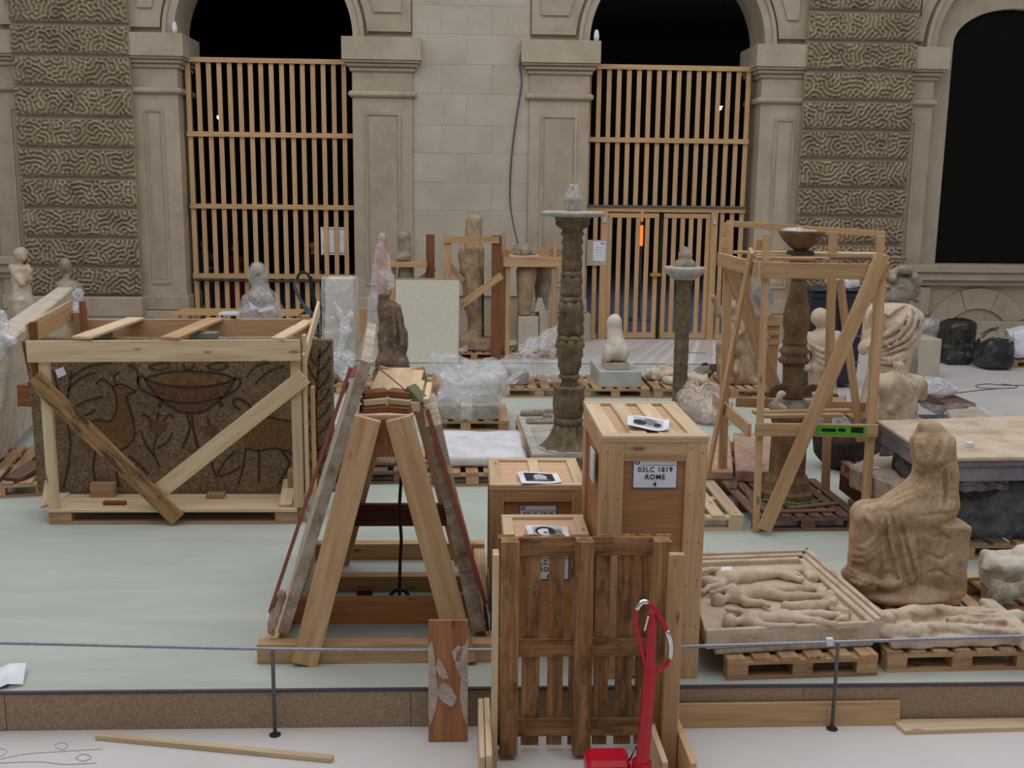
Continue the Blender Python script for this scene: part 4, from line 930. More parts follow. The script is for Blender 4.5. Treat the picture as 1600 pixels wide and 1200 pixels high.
def rel(px, py, h=0.0): q = G(px, py, ZT+h); return np.array((q.x, q.y, ZT+h))
c0, c1, c2, c3 = [Vector(G(a, b, ZT)) for a, b in ((1108, 988), (1385, 973), (1262, 867), (1070, 874))]
c0 = Vector((1.51, 6.08, ZT)); 
def quad_slab(P, z0, z1, name, mat, parent, bevel=.0): return MB().hexa([(p.x, p.y, z0) for p in P]+[(p.x, p.y, z1) for p in P]).build(name, mat, parent, bevel=bevel)
quad_slab([c0, c1, c2, c3], ZD+.045, ZT-.02, 'relief_ground', MARB, rp_, .006)
quad_slab([c0.lerp(c1, .05), c1.lerp(c0, .06), c2.lerp(c3, .03), c3.lerp(c2, .03)], ZD+.002, ZD+.045, 'rough_underside', SLABG, rp_, .012)
def edge_frame(A, B, ins0, ins1, z1, nm):   # moulding strips running along one edge of the panel
    d = (B-A).normalized(); n_ = Vector((-d.y, d.x, 0)); a0, a1 = A+n_*ins0, B+n_*ins0; b1, b0 = B+n_*ins1, A+n_*ins1
    return MB().hexa([(p.x, p.y, ZT-.03) for p in (a0, a1, b1, b0)]+[(p.x, p.y, z1) for p in (a0, a1, b1, b0)]).build(nm, MARB, rp_, bevel=.006)
for (A, B) in ((c1, c2), (c2, c3)):
    edge_frame(A, B, .0, .035, ZT+.055, 'frame_moulding'); edge_frame(A, B, .035, .075, ZT+.035, 'frame_moulding'); edge_frame(A, B, .075, .12, ZT+.018, 'frame_moulding')
edge_frame(c0, c1, 0, .03, ZT+.012, 'frame_moulding')
MB().bb(c2.x-.075, c2.x-.015, c2.y-.075, c2.y-.015, ZT-.03, ZT+.034).build('frame_corner', MARB, rp_)
def dots(*ps): return [rel(a, b, .012) for a, b in ps]
# upper: reclining back view; middle: swimmer; lower: figure with raised arm
f1 = fig_prims(*dots((1106, 910), (1165, 900), (1215, 896), (1250, 905), (1210, 892), (1244, 898), (1128, 893), (1112, 890), (1096, 893), (1126, 915), (1108, 918), (1098, 925)), s=1.0)
f1 += [('e', rel(1133, 900, .01), (.075, .055, .045))]
sdf_mesh('carved_figure', f1, .008, MARB, rp_, k=.014)
f2 = fig_prims(*dots((1122, 938), (1185, 925), (1230, 922), (1276, 919), (1225, 932), (1284, 931), (1145, 918), (1128, 922), (1112, 926), (1165, 941), (1190, 942), (1200, 946)), s=1.0)
f2 += [('e', rel(1162, 930, .01), (.065, .05, .045)), ('e', rel(1190, 925, .01), (.065, .05, .045))]
sdf_mesh('carved_figure', f2, .008, MARB, rp_, k=.014)
f3 = fig_prims(*dots((1140, 971), (1225, 966), (1265, 960), (1312, 961), (1262, 970), (1302, 975), (1175, 964), (1156, 956), (1138, 953), (1178, 974), (1200, 978), (1240, 977)), s=.95)
f3 += [('c', rel(1234, 947, .01), .03, rel(1262, 950, .01), .05), ('c', rel(1262, 950, .01), .05, rel(1300, 943, .01), .03), ('e', rel(1228, 947, .015), (.035, .03, .035))]
sdf_mesh('carved_figure', f3, .008, MARB, rp_, k=.014)
rk = []
for i_ in range(16):
    u_ = i_/15; q_ = rel(1262+62*u_+RNG.uniform(-9, 5), 893+78*u_+RNG.uniform(-4, 4), 0); rk.append(('e', q_, (RNG.uniform(.025, .05), RNG.uniform(.03, .06), RNG.uniform(.03, .06)), .012))
sdf_mesh('carved_rock', rk, .01, MARB, rp_, k=.02, noise=.012, nscale=34)
quad_slab([Vector(G(a, b, ZT+.06)) for a, b in ((1126, 893), (1145, 892), (1143, 886), (1128, 886))], ZT+.055, ZT+.064, 'paper_tag', WHITEP, rp_)
# second relief: broken fragment with two torsos
def rel2(px, py, z=.5): q = G(px, py, z); return np.array((q.x, q.y, z))
b2 = [('b', (3.17, 6.4, .438), (.45, .24, .04), .02, None, RZ(.05)), ('e', (2.79, 6.36, .445), (.06, .16, .045)), ('b', (3.62, 6.42, .455), (.05, .3, .06), .02)]
for pts in (((1400, 962), (1430, 958), (1470, 955), (1520, 960), (1560, 955)), ((1395, 985), (1425, 985), (1475, 980), (1530, 985), (1585, 988)), ((1480, 975), (1520, 970), (1560, 968), (1590, 962))):
    q = [rel2(*p) for p in pts]
    for i, (a, b) in enumerate(zip(q, q[1:])): b2.append(('c', a, (.04, .055, .038, .045)[i % 4], b, (.055, .038, .045, .022)[i % 4]))
b2 += [('e', rel2(1388, 968), (.05, .045, .05)), ('e', rel2(1385, 985), (.05, .045, .05))]
b2 = b2+strokes_on(b2, [[(1405, 972), (1450, 968), (1500, 972), (1570, 976)], [(1420, 958), (1432, 966), (1428, 974)], [(1462, 950), (1470, 960), (1466, 968)], [(1452, 978), (1462, 988), (1455, 998)], [(1500, 958), (1530, 964), (1565, 962)], [(1505, 982), (1535, 990), (1570, 992)]], .02, .012, cut=True, kb=.02)
tag(sdf_mesh('relief_fragment', b2, .01, MARB, None, k=.018, noise=.006, nscale=30), 'broken marble relief fragment of lying figures in front of the seated statue', 'relief')
# ================================================================== seated headless statue
YS = 7.1
def S(px, py, dy=0.0): q = YP(px, py, YS+dy); return np.array((q.x, q.y, q.z))
def Z_(px, py, dy, z): q = S(px, py, dy); q[2] = z; return q
bcx = S(1408, 930)[0]; thx = S(1468, 870)[0]
se = [('e', (bcx-.02, 7.06, ZD+.05), (.37, .28, .075), .03), ('b', (bcx+.06, 7.1, ZD+.045), (.28, .25, .05), .03, .04),
      ('b', (thx, 7.1, ZD+.32), (.115, .225, .265), .025, .02), ('b', (thx+.03, 7.25, ZD+.42), (.1, .08, .34), .02, .03),
      ('b', (bcx+.0, 7.08, ZD+.3), (.25, .185, .25), .08, .05), ('c', S(1440, 775, -.05), .13, S(1400, 800, -.05), .12, .08),
      ('c', S(1464, 785), .155, S(1461, 735), .145), ('c', S(1461, 738), .145, S(1456, 695), .135, .04), ('c', S(1445, 765, -.03), .12, S(1390, 800, -.05), .1, .08), ('e', S(1456, 692), (.145, .15, .085), .05), ('e', S(1453, 668), (.085, .085, .055), .05),
      ('c', S(1434, 690, -.08), .05, S(1436, 728, -.09), .042), ('c', S(1480, 696, -.05), .05, S(1484, 735, -.06), .045), ('e', S(1455, 716, -.08), (.12, .08, .075)),
      ('c', S(1458, 798, -.1), .12, S(1358, 806, -.14), .088), ('c', S(1458, 795, .1), .125, S(1350, 800, .08), .09), ('b', S(1400, 806, -.02), (.17, .13, .06), .05, .06),
      ('c', S(1352, 812, -.14), .085, S(1352, 880, -.1), .1), ('c', S(1347, 806, .08), .085, S(1346, 885, .06), .1), ('c', S(1352, 880, -.1), .1, S(1346, 898, -.08), .12), ('e', S(1345, 902, -.03), (.125, .2, .06)),
      ('e', S(1391, 912, -.22), (.075, .045, .04), .015), ('e', S(1343, 908, -.16), (.06, .09, .035), .02)]
def zs(*ps): return [(1310+x/3.75, 640+y/3.75) for x, y in ps]
rid = strokes_on(se, [zs((490, 350), (470, 420), (440, 520)), zs((520, 350), (505, 440), (480, 540)), zs((560, 360), (545, 450), (530, 560)), zs((600, 350), (600, 450), (595, 580)), zs((640, 330), (645, 450), (640, 590)), zs((668, 300), (672, 450), (665, 585)),
    zs((560, 470), (430, 520), (290, 585)), zs((480, 425), (330, 500), (200, 590)), zs((520, 450), (390, 505), (250, 580)),
    zs((470, 150), (455, 220), (465, 290)), zs((600, 150), (560, 240), (520, 320)), zs((640, 160), (625, 240), (580, 320)), zs((520, 120), (500, 200), (530, 290)),
    zs((290, 610), (310, 780), (365, 1010)), zs((335, 630), (385, 830), (430, 1010)), zs((380, 640), (440, 860), (480, 1010)), zs((250, 610), (255, 760), (270, 930)),
    zs((100, 800), (160, 805), (215, 750)), zs((85, 845), (150, 845), (215, 800)), zs((75, 885), (150, 885), (215, 840)), zs((55, 925), (130, 975), (240, 1000)), zs((60, 960), (150, 1005), (250, 1020)), zs((160, 620), (190, 660), (205, 700))], .02, .012, sink=.002)
cut = strokes_on(se, [zs((312, 620), (345, 800), (395, 1005)), zs((358, 640), (412, 840), (455, 1005)), zs((272, 620), (282, 770), (310, 950)), zs((455, 640), (470, 880), (488, 1030)), zs((470, 625), (560, 615), (700, 600)), zs((450, 322), (500, 338), (560, 345), (630, 325), (680, 300)),
    zs((620, 350), (622, 450), (618, 590)), zs((430, 180), (445, 260), (440, 330)), zs((240, 990), (300, 960), (360, 1000)),
    zs((540, 760), (600, 730), (650, 760)), zs((530, 850), (600, 880), (660, 840)), zs((520, 960), (590, 940), (650, 980))], .0125, .014, cut=True, sink=0.0)
se = se+rid+cut+[('e', S(1389, 912, -.235), (.075, .045, .04), .012)]
ss = sdf_mesh('seated_statue', se, .0095, MARBB, None, k=.035, noise=.004, nscale=26, flat_z=ZD+.002); tag(ss, 'headless seated marble statue in draped robe on a throne', 'statue')
# ================================================================== candelabra
def lathe_px(axis, Y, prof, name, mat, parent, n=40, lobes=0, amp=0.0):
    """prof: (pixel row, half width in pixels[, lobe amplitude]) along an upright axis standing at picture column axis"""
    base = YP(axis, prof[0][0], Y); out = []
    for q in prof:
        p = YP(axis, q[0], Y); r = q[1]*Y/F; out.append((r, p.z)+((q[2],) if len(q) > 2 else ()))
    return MB().lathe((base.x, Y, 0), out, n, lobes, amp).build(name, mat, parent, smooth=True)
YC = 11.3; bx = YP(887, 700, YC).x
big = empty('flame_candelabrum', (bx, YC, ZD+.075), 'tall carved marble candelabrum with a wide disc and stone flame', 'candelabrum')
def lp_(prof, nm, lobes=0, n=60, mat=BRONZ):
    out = [((q[1]*YC/F), YP(888, q[0], YC).z)+((q[2],) if len(q) > 2 else ()) for q in prof]
    return MB().lathe((bx, YC, 0), out, n, lobes).build(nm, mat, big, smooth=True)
GREYT = stone('pale_weathered_marble', (196, 190, 182), (176, 168, 160), (146, 138, 128), 6, bs_=.4)
lp_([(703, 45, .0), (699, 45, .05), (695, 40, .13), (688, 32, .14), (680, 27, .12), (671, 24, .1), (664, 22, .06), (660, 22, .0)], 'acanthus_foot', 10)
lp_([(662, 23), (656, 24), (651, 22)], 'foot_ring')
lp_([(652, 21, .05), (644, 23, .07), (630, 24, .08), (618, 23, .08), (609, 22, .1), (605, 25, .12), (602, 22, .08)], 'gadrooned_bulb', 12)
lp_([(604, 16), (598, 12.5), (592, 13), (590, 17), (586, 17), (584, 13)], 'neck_ring')
lp_([(586, 13, .05), (575, 15.5, .1), (573, 17, .12), (560, 17, .1), (557, 19, .14), (545, 18.5, .1), (541, 21, .14), (530, 20, .1)], 'leafy_shaft', 8)
lp_([(531, 20), (527, 21), (523, 19)], 'shaft_band')
lp_([(524, 19, .08), (515, 20, .14), (505, 18, .1), (500, 19.5, .14), (488, 17.5, .1), (482, 19, .12), (470, 17, .08)], 'leafy_shaft', 7)
lp_([(471, 17.5), (467, 18.5), (463, 16)], 'shaft_band')
lp_([(464, 15.5, .06), (455, 16, .12), (446, 15, .08), (440, 16, .12), (430, 15, .08)], 'leafy_shaft', 6)
lp_([(431, 16), (427, 17), (423, 15)], 'shaft_band')
lp_([(424, 14.5, .06), (412, 15, .12), (400, 14, .07), (396, 15.5, .14), (384, 14, .07), (379, 15.5, .14), (370, 14, .06), (366, 17, .14), (362, 15, .1)], 'leafy_shaft', 9)
lp_([(364, 15), (358, 17), (354, 24), (349, 27), (345, 26), (341, 28), (338, 30)], 'cup')
lp_([(339, 30), (338, 46, .012), (335, 49, .012), (331, 49, .012), (330, 46, .0), (329.6, 12)], 'disc', 22, 66, GREYT)
fx = bx; fz = YP(890, 331, YC).z
fl_ = []
for i in range(7):
    a = i*2*math.pi/7; r = .05; fl_.append(('c', (fx+r*math.cos(a), YC+r*math.sin(a), fz+.03), .034, (fx+.065*math.cos(a+.7), YC+.065*math.sin(a+.7), fz+.13), .04)); fl_.append(('c', (fx+.065*math.cos(a+.7), YC+.065*math.sin(a+.7), fz+.13), .04, (fx+.035*math.cos(a+1.7), YC+.035*math.sin(a+1.7), fz+.24+.03*(i % 2)), .024))
fl_.append(('c', (fx, YC, fz+.03), .05, (fx, YC, fz+.2), .03))
sdf_mesh('stone_flame', fl_, .008, GREYT, big, k=.006)
# slab and relief under it
gs = empty('relief_slab', (1.2, 12.0, ZD), 'grey carved slab under the tall flame candelabrum', 'slab')
MB().prism_xy([(.72, 10.98), (1.66, 11.0), (1.6, 13.1), (.66, 13.1)], ZD+.001, ZD+.06).build('slab_body', GREYT, gs, bevel=.012)
MB().prism_xy([(.82, 11.15), (1.52, 11.15), (1.5, 12.3), (.79, 12.3)], ZD+.06, ZD+.072).build('sunk_panel', GREYT, gs, bevel=.01)
rr3 = []
for i in range(14): rr3.append(('e', (.78+.06*(i % 7), 12.5+.11*(i//7), ZD+.08), (.035, .05, .035)))
rr3 += [('c', (.74, 12.95, ZD+.09), .05, (1.25, 13.0, ZD+.1), .05), ('c', (1.0, 12.8, ZD+.09), .04, (1.3, 12.6, ZD+.09), .045)]
sdf_mesh('carved_relief', rr3, .014, MARBG, gs, k=.02)
MB().lathe((bx, YC, 0), [(.34, ZD+.073), (.34, YP(888, 703, YC).z)], 32).build('foot_plate', GREYT, big)
# small torch candelabrum
YT = 14.5
sm = empty('torch_candelabrum', (YP(1063, 640, YT).x, YT, ZP), 'slim carved torch candelabrum with a small disc and flame cap', 'candelabrum')
tx = YP(1064, 560, YT).x
def sp2(prof, nm, lobes=0, mat=BRONZ, n=32):
    return MB().lathe((tx, YT, 0), [((q[1]*YT/F), YP(1066, q[0], YT).z if q[0] < 900 else ZP)+((q[2],) if len(q) > 2 else ()) for q in prof], n, lobes).build(nm, mat, sm, smooth=True)
SHAFT = stone('rough_torch_shaft', (136, 118, 92), (112, 94, 72), (82, 66, 48), 9, bs_=.9, bd=.02, fine=30)
sp2([(999, 20), (636, 20), (632, 14), (626, 12)], 'foot')
sp2([(628, 11, .04)]+[(624-i*7, 10.5+(i % 2)*.8, .07) for i in range(24)]+[(452, 11, .05), (444, 12, .05), (436, 15, .0)], 'carved_shaft', 6, SHAFT)
sp2([(437, 15), (432, 24), (425, 31), (420, 33), (417, 33), (416, 20)], 'disc', 0, GREYT)
sp2([(418, 17), (413, 17.5), (407, 14), (404, 10), (401, 11), (396, 11.5), (393, 8), (388, 4), (385, 1)], 'flame_cap', 0, MARBG)
# ================================================================== timber frame with the shell candelabrum
qf = empty('timber_cage', (3.1, 9.5, ZP), 'tall open timber cage with diagonal braces around the shell candelabrum', 'crate')
Y0, Y1 = 8.93, 10.28
def YV(px, py, Y): return YP(px, py, Y)
def vpost(px, py, pxb, Y, zt=None, wd=.065, th=.05, nm='post', zb=ZP):
    t = YP(px, py, Y); b = YP(pxb, 800, Y); return board(nm, (b.x, Y, zb), (t.x, Y, t.z), wd, th, PINE, qf, up=(0, -1, 0))
vpost(1198, 365, 1183, Y0-.0, wd=.055); vpost(1379, 398, 1352, Y0, wd=.075)
vpost(1139, 348, 1126, Y1, wd=.085); vpost(1376, 368, 1352, Y1, wd=.075); vpost(1302, 362, 1288, Y1-.45, wd=.075)
board('beam', YP(1189, 422, Y0-.05), YP(1385, 425, Y0-.05), .135, .035, PINE, qf, up=(0, -1, 0))
board('beam', YP(1180, 671, Y0-.05), YP(1371, 673, Y0-.05), .115, .035, PINE, qf, up=(0, -1, 0))
board('brace', YP(1379, 398, Y0-.09), YP(1194, 828, Y0-.09), .125, .035, PINE, qf, up=(0, -1, 0))
l0, l1 = YP(1186, 420, Y0), YP(1131, 397, Y1)
xl0, xl1 = YP(1188, 420, Y0).x-.045, YP(1133, 400, Y1).x-.055
board('side_beam', (xl0, Y0-.03, 2.62), (xl1, Y1+.04, 2.62), .13, .03, PINE, qf, up=(1, 0, 0))
board('side_beam', (xl0+.02, Y0-.03, 1.2), (xl1+.02, Y1+.04, 1.2), .12, .03, PINE, qf, up=(1, 0, 0))
board('brace', (xl0-.035, Y0+.02, 2.78), (xl1-.03, Y1-.05, .42), .1, .03, PINE, qf, up=(1, 0, 0))
board('brace', YP(1142, 415, Y1-.04), YP(1212, 612, Y1-.04), .14, .03, PINE, qf, up=(0, -1, 0))
board('back_rail', YP(1135, 349, Y1+.05), YP(1382, 366, Y1+.05), .06, .035, PINE, qf, up=(0, -1, 0))
board('back_beam', YP(1150, 628, Y1+.05), YP(1352, 636, Y1+.05), .1, .03, PINE, qf, up=(0, -1, 0))
xr0, xr1 = YP(1376, 420, Y0).x+.06, YP(1366, 420, Y1).x+.06
board('side_beam', (xr0, Y0, 2.62), (xr1, Y1, 2.62), .12, .03, PINE, qf, up=(1, 0, 0)); board('side_beam', (xr0-.02, Y0, 1.2), (xr1-.02, Y1, 1.2), .12, .03, PINE, qf, up=(1, 0, 0))
board('brace', YP(1312, 437, Y1-.3), YP(1345, 690, Y1-.3), .075, .03, PINE, qf, up=(0, -1, 0))
for (y_, x0, x1, zz, m) in ((9.15, 2.56, 3.2, 2.70, PINE), (9.32, 2.58, 3.95, 2.70, PALB), (9.62, 2.7, 3.12, 2.70, PINE), (9.85, 3.2, 3.9, 2.705, PINEP), (10.1, 2.6, 4.0, 2.70, PINE)): board('top_board', (x0, y_, zz), (x1, y_, zz), .13, .025, m, qf)
for (x0, y0, x1, y1) in ((2.62, 9.05, 3.4, 9.1), (2.62, 9.2, 3.55, 9.3), (2.8, 10.15, 3.7, 10.05)): board('inner_rail', (x0, y0, 1.3), (x1, y1, 1.3), .09, .03, PALB if y0 > 10 else PINE, qf)
for (px_, py_, h) in ((1184, 390, .22), (1130, 388, .2)): board('offcut', YP(px_, py_, Y0+.1), YP(px_+4, py_-16, Y0+.1), .06, .03, PINE, qf, up=(0, -1, 0))
TAPE = plain('green_tape', (84, 170, 40), .35)
board('green_label', YP(1276, 671, Y0-.07), YP(1354, 674, Y0-.07), .085, .003, TAPE, qf, up=(0, -1, 0), bevel=0)
for i, (a, b) in enumerate(((1284, 1306), (1310, 1321), (1330, 1349))): board('label_print', YP(a, 671.5, Y0-.0725), YP(b, 672.5, Y0-.0725), .03 if i < 2 else .05, .002, BLACKP, qf, up=(0, -1, 0), bevel=0)
YQ = 9.62; qx = YP(1243, 520, YQ).x
sc = empty('shell_candelabrum', (qx, YQ, ZD), 'brown marble candelabrum with shells and a bowl on top inside the timber cage', 'candelabrum')
BROWNM = stone('brown_veined_marble', (150, 124, 96), (124, 100, 76), (92, 72, 54), 7, bs_=.5, bd=.008)
def sq(prof, nm, lobes=0, n=36, mat=BROWNM):
    return MB().lathe((qx, YQ, 0), [((q[1]*YQ/F), YP(1243, q[0], YQ).z)+((q[2],) if len(q) > 2 else ()) for q in prof], n, lobes).build(nm, mat, sc, smooth=True)
oc = MB().lathe((qx, YQ, 0), [(.27, ZD+.004), (.27, ZD+.05), (.235, ZD+.08), (.22, ZD+.16), (.18, ZD+.22), (.175, YP(1243, 660, YQ).z), (.2, YP(1243, 650, YQ).z), (.2, YP(1243, 640, YQ).z)], 8).build('octagonal_drum', BROWNM, sc)
sq([(640, 34), (634, 36), (628, 30), (622, 18)], 'shell_dish', mat=MARBG)
sq([(628, 19), (612, 17), (595, 16), (575, 17), (566, 18)], 'shaft')
sq([(567, 22, .04), (562, 24, .06), (558, 21), (554, 20), (550, 24), (547, 23, .05), (543, 20), (538, 18)], 'beaded_collar', 18, 72)
sq([(539, 18), (535, 20), (531, 19), (528, 18), (520, 18.5), (505, 20.5), (492, 20.5), (478, 18.5), (462, 15), (445, 12), (437, 11.5)], 'baluster')
sq([(438, 12), (425, 12), (412, 14), (404, 16)], 'neck')
sq([(401, 20), (396, 22), (392, 20)], 'bowl_foot', mat=DARKS)
sq([(394, 10), (390, 11), (385, 18), (376, 27), (368, 33), (363, 35.5), (361, 36), (360, 34), (366, 28), (372, 20), (375, 5)], 'bowl', mat=BROWNM)
for s in (-1, 1):
    cx_ = qx+s*.155; v = []; fs = []; nn_, mm_ = 16, 5; z_c = YP(1243, 618, YQ).z
    for j in range(mm_+1):
        for i in range(nn_+1):
            a = math.pi*i/nn_; r = .13*j/mm_*(1+.05*math.cos(i*math.pi)); v.append((cx_+r*math.cos(a), YQ-.1-.05*(j/mm_)**2+.0*i, z_c+r*math.sin(a)*1.05))
    for j in range(mm_):
        for i in range(nn_): q_ = j*(nn_+1)+i; fs.append((q_, q_+1, q_+nn_+2, q_+nn_+1))
    m_ = len(v); v2 = [(a, b+.018, c_) for a, b, c_ in v]
    rim = [(mm_*(nn_+1)+i, mm_*(nn_+1)+i+1, m_+mm_*(nn_+1)+i+1, m_+mm_*(nn_+1)+i) for i in range(nn_)]
    MB().add(v+v2, fs+[tuple(k_+m_ for k_ in reversed(f)) for f in fs]+rim).build('scallop_shell', BROWNM, sc, smooth=True)
    sdf_mesh('dolphin_scroll', [('c', (cx_+s*.03, YQ-.15, z_c-.06), .035, (cx_+s*.02, YQ-.2, z_c+.03), .03), ('e', (cx_+s*.01, YQ-.2, z_c+.05), (.04, .04, .035)), ('c', (cx_+s*.03, YQ-.15, z_c-.06), .035, (cx_-s*.03, YQ-.2, z_c-.08), .03)], .013, MARBW, sc, k=.02, noise=.01, nscale=40)
for (a, b, c_, d, lab) in ((2.68, 9.12, 2.78, 9.75, 'brown lath lying left of the shell candelabrum foot'), (2.86, 9.06, 3.4, 9.1, 'brown lath lying straight along the cage pallet front'), (3.0, 9.16, 3.5, 9.32, 'brown lath lying askew before the shell candelabrum foot'), (2.63, 9.8, 2.72, 10.1, 'short brown lath at the back corner of the cage pallet')):
    tag(board('loose_lath', (a, b, ZD+.011), (c_, d, ZD+.011), .07, .018, PALB), lab, 'lath')
gt = MB(); e_ = .29
gt.tube([(qx-e_, YQ-e_+.05, ZD+.03), (qx, YQ-e_-.1, ZD+.03), (qx+e_, YQ-e_+.05, ZD+.03)], .008, 5)
tag(gt.build('green_strap', TAPE), 'thin green strap around the foot of the shell candelabrum', 'strap')
# ================================================================== statues and fragments behind
def SY(Y):
    def f(px, py, dy=0.0): q = YP(px, py, Y+dy); return np.array((q.x, q.y, q.z))
    return f
def crumple(name, prims, vox, mat, parent=None, k=.05, noise=.05, nscale=9, jit=.22, flat_z=None, label=None, smooth=False):
    o = sdf_mesh(name, prims, vox, mat, parent, k=k, noise=noise, nscale=nscale, smooth=smooth, flat_z=flat_z, label=label)
    me = o.data; a = np.zeros(len(me.vertices)*3, np.float32); me.vertices.foreach_get('co', a); rs = np.random.RandomState(len(a))
    a += rs.uniform(-vox*jit, vox*jit, len(a)).astype(np.float32)
    if flat_z is not None: a[2::3] = np.maximum(a[2::3], flat_z-o.location.z+.001)
    me.vertices.foreach_set('co', a); me.update(); return o
def folds(fx=0, fz=0, fy=0, amp=.012, ph=0): return lambda X, Y, Z: amp*np.sin(fx*X+fz*Z+fy*Y+ph+1.2*np.sin(2.1*Z+.7*X))
# --- left statues behind the long slab
T = SY(19.0); fz0 = .0
pr = [('b', (-7.85, 19.05, .28), (.32, .3, .28), .02, .02), ('c', (-7.85, 19.05, .55), .28, T(33, 470), .22), ('c', T(33, 470), .2, T(31, 430), .14), ('e', T(29, 421), (.19, .13, .1)), ('c', T(31, 414), .06, T(32, 406), .055), ('e', T(32, 400), (.095, .11, .12)), ('e', T(32, 395, .03), (.11, .12, .1)), ('e', T(36, 403, -.03), (.05, .05, .07)),
      ('c', T(18, 418, -.05), .065, T(34, 443, -.15), .055), ('c', T(34, 443, -.15), .052, T(46, 425, -.1), .04), ('c', T(42, 418), .06, T(46, 435, -.08), .05), ('e', T(46, 422, -.1), (.05, .05, .06))]
a_ = sdf_mesh('standing_statue', pr, .02, MARB, None, k=.025, noise=.012, nscale=12, disp=folds(fx=26, fz=4, amp=.008)); tag(a_, 'marble statue with raised bent arm in front of the rusticated pier', 'statue')
bar('paper_tag', *([-7.9, -7.8]), 18.72, 18.73, 1.27, 1.33, WHITEP, a_)
T = SY(19.6)
pr = [('b', (-7.35, 19.65, .5), (.25, .25, .5), .02, .02), ('c', (-7.35, 19.65, 1.0), .2, T(107, 455), .23), ('e', T(107, 450), (.27, .16, .13)), ('c', T(104, 440), .075, T(103, 425), .065), ('e', T(102, 416), (.115, .12, .145)), ('c', T(92, 448), .07, T(96, 470, -.1), .06), ('c', T(122, 448), .07, T(124, 470), .06)]
a_ = sdf_mesh('portrait_bust', pr, .022, MARBG, None, k=.03, noise=.012, nscale=14, disp=folds(fx=24, fz=10, amp=.006)); tag(a_, 'small grey marble bust on a pillar beside the rusticated pier', 'bust')
crumple('white_film_scrap', [('e', T(122, 468, -.3), (.11, .1, .2))], .05, FILMW, a_, noise=.06)
for i, (x0, y0, z0, x1, z1) in enumerate(((-6.9, 17.8, 0, -6.2, .9), (-6.05, 17.9, 0, -5.6, .86))):
    c_ = empty('timber_box', ((x0+x1)/2, y0+.35, 0), ('open timber box behind the mosaic crate with raised slats', 'small orange timber box beside the rusticated pier base')[i], 'box')
    MB().bb(x0+.03, x1-.03, y0+.03, y0+.7, 0.02, z1-.12).build('box_body', PLY, c_)
    for xx in (x0, x1-.08): bar('corner_post', xx, xx+.08, y0, y0+.03, 0, z1, REDW, c_)
    bar('top_rail', x0, x1, y0-.02, y0, z1-.14, z1-.02, PINE, c_); bar('bottom_rail', x0, x1, y0-.02, y0, .05, .17, PINE, c_)
# --- long slab on the left with its trestle
ls = [Vector((-5.1, 10.55, ZD+.02)), Vector((-4.8, 10.5, ZD+.02)), Vector((-5.52, 14.1, ZD+.05)), Vector((-5.8, 14.1, ZD+.05))]
lt = [Vector((-4.87, 10.6, 1.74)), Vector((-4.55, 10.6, 1.74)), Vector((-5.25, 14.2, 1.93)), Vector((-5.47, 14.2, 1.93))]
o = MB().hexa(ls+lt).build('long_marble_slab', stone('pale_grey_slab', (206, 196, 180), (188, 176, 160), (162, 148, 132), 5, bs_=.5, bd=.01), None, bevel=.02); tag(o, 'long pale marble slab standing on edge left of the mosaic crate', 'slab')
tf = empty('slab_trestle', (-4.3, 11.3, ZP), 'orange timber trestle supporting the long pale slab', 'trestle')
board('upright', (-4.22, 10.55, ZD), (-4.42, 10.62, 1.72), .09, .07, REDW, tf, up=(0, -1, 0)); board('upright', (-4.02, 11.2, ZD), (-4.2, 11.2, 1.5), .08, .06, REDW, tf, up=(0, -1, 0))
board('cross_piece', (-4.5, 10.5, 1.18), (-4.05, 10.52, 1.16), .22, .04, REDW, tf, up=(0, -1, 0)); board('cross_piece', (-4.4, 10.6, ZD+.16), (-3.95, 11.3, ZD+.16), .16, .05, REDW, tf, up=(.8, -.5, 0))
board('foot_block', (-4.45, 10.12, ZD+.02), (-4.35, 10.5, ZD+.09), .2, .035, PALB, tf); bar('foot_block', -4.12, -3.97, 10.2, 10.45, ZD, ZD+.1, REDW, tf)
crumple('film_flap', [('c', np.array(YP(-5, 497, 10.5)), .07, np.array(YP(12, 530, 10.5)), .06), ('c', np.array(YP(-4, 505, 10.5)), .06, np.array(YP(-2, 560, 10.5)), .04)], .035, FILMW, o, noise=.04, nscale=14)
# --- film-wrapped bust on a pedestal in front of the left gate, table behind
T = SY(17.2); pc = T(405, 500)
wp = empty('wrapped_bust', (pc[0], 17.25, 0), 'marble bust wrapped in clear film before the left slatted gate', 'bust')
MB().bb(pc[0]-.36, pc[0]+.36, 16.95, 17.6, 0, pc[2]-.08).build('pedestal', MARB, wp)
sdf_mesh('bust_body', [('e', T(403, 428, .05), (.135, .15, .19)), ('c', T(404, 445), .09, T(405, 455), .1), ('e', T(406, 470), (.25, .18, .2)), ('b', T(406, 492), (.3, .2, .13), .08, .08), ('e', T(402, 428, -.1), (.03, .04, .05))], .024, MARBG, wp, k=.06, noise=.01, flat_z=pc[2]-.08)
crumple('clear_wrap', [('e', T(403, 428, .05), (.16, .18, .215)), ('c', T(404, 440), .14, T(405, 455), .15), ('e', T(406, 472), (.31, .25, .25)), ('b', T(406, 492), (.35, .27, .15), .1, .08)], .05, FILM, wp, k=.06, noise=.022, nscale=8, jit=.14, flat_z=pc[2]-.08)
for P in (((388, 470), (404, 482), (392, 484)), ((404, 484), (430, 476), (424, 484), (404, 488))): flat('folded_sheet', [T(a, b, -.32) for a, b in P], (0, -1, .3), .006, WHITEP, wp)
tb = empty('trestle_table', (-4.55, 21.7, 0), 'long yellowish plank table before the left slatted gate', 'table')
MB().bb(-5.95, -3.4, 21.25, 22.2, .72, .76).build('table_top', SLAT, tb)
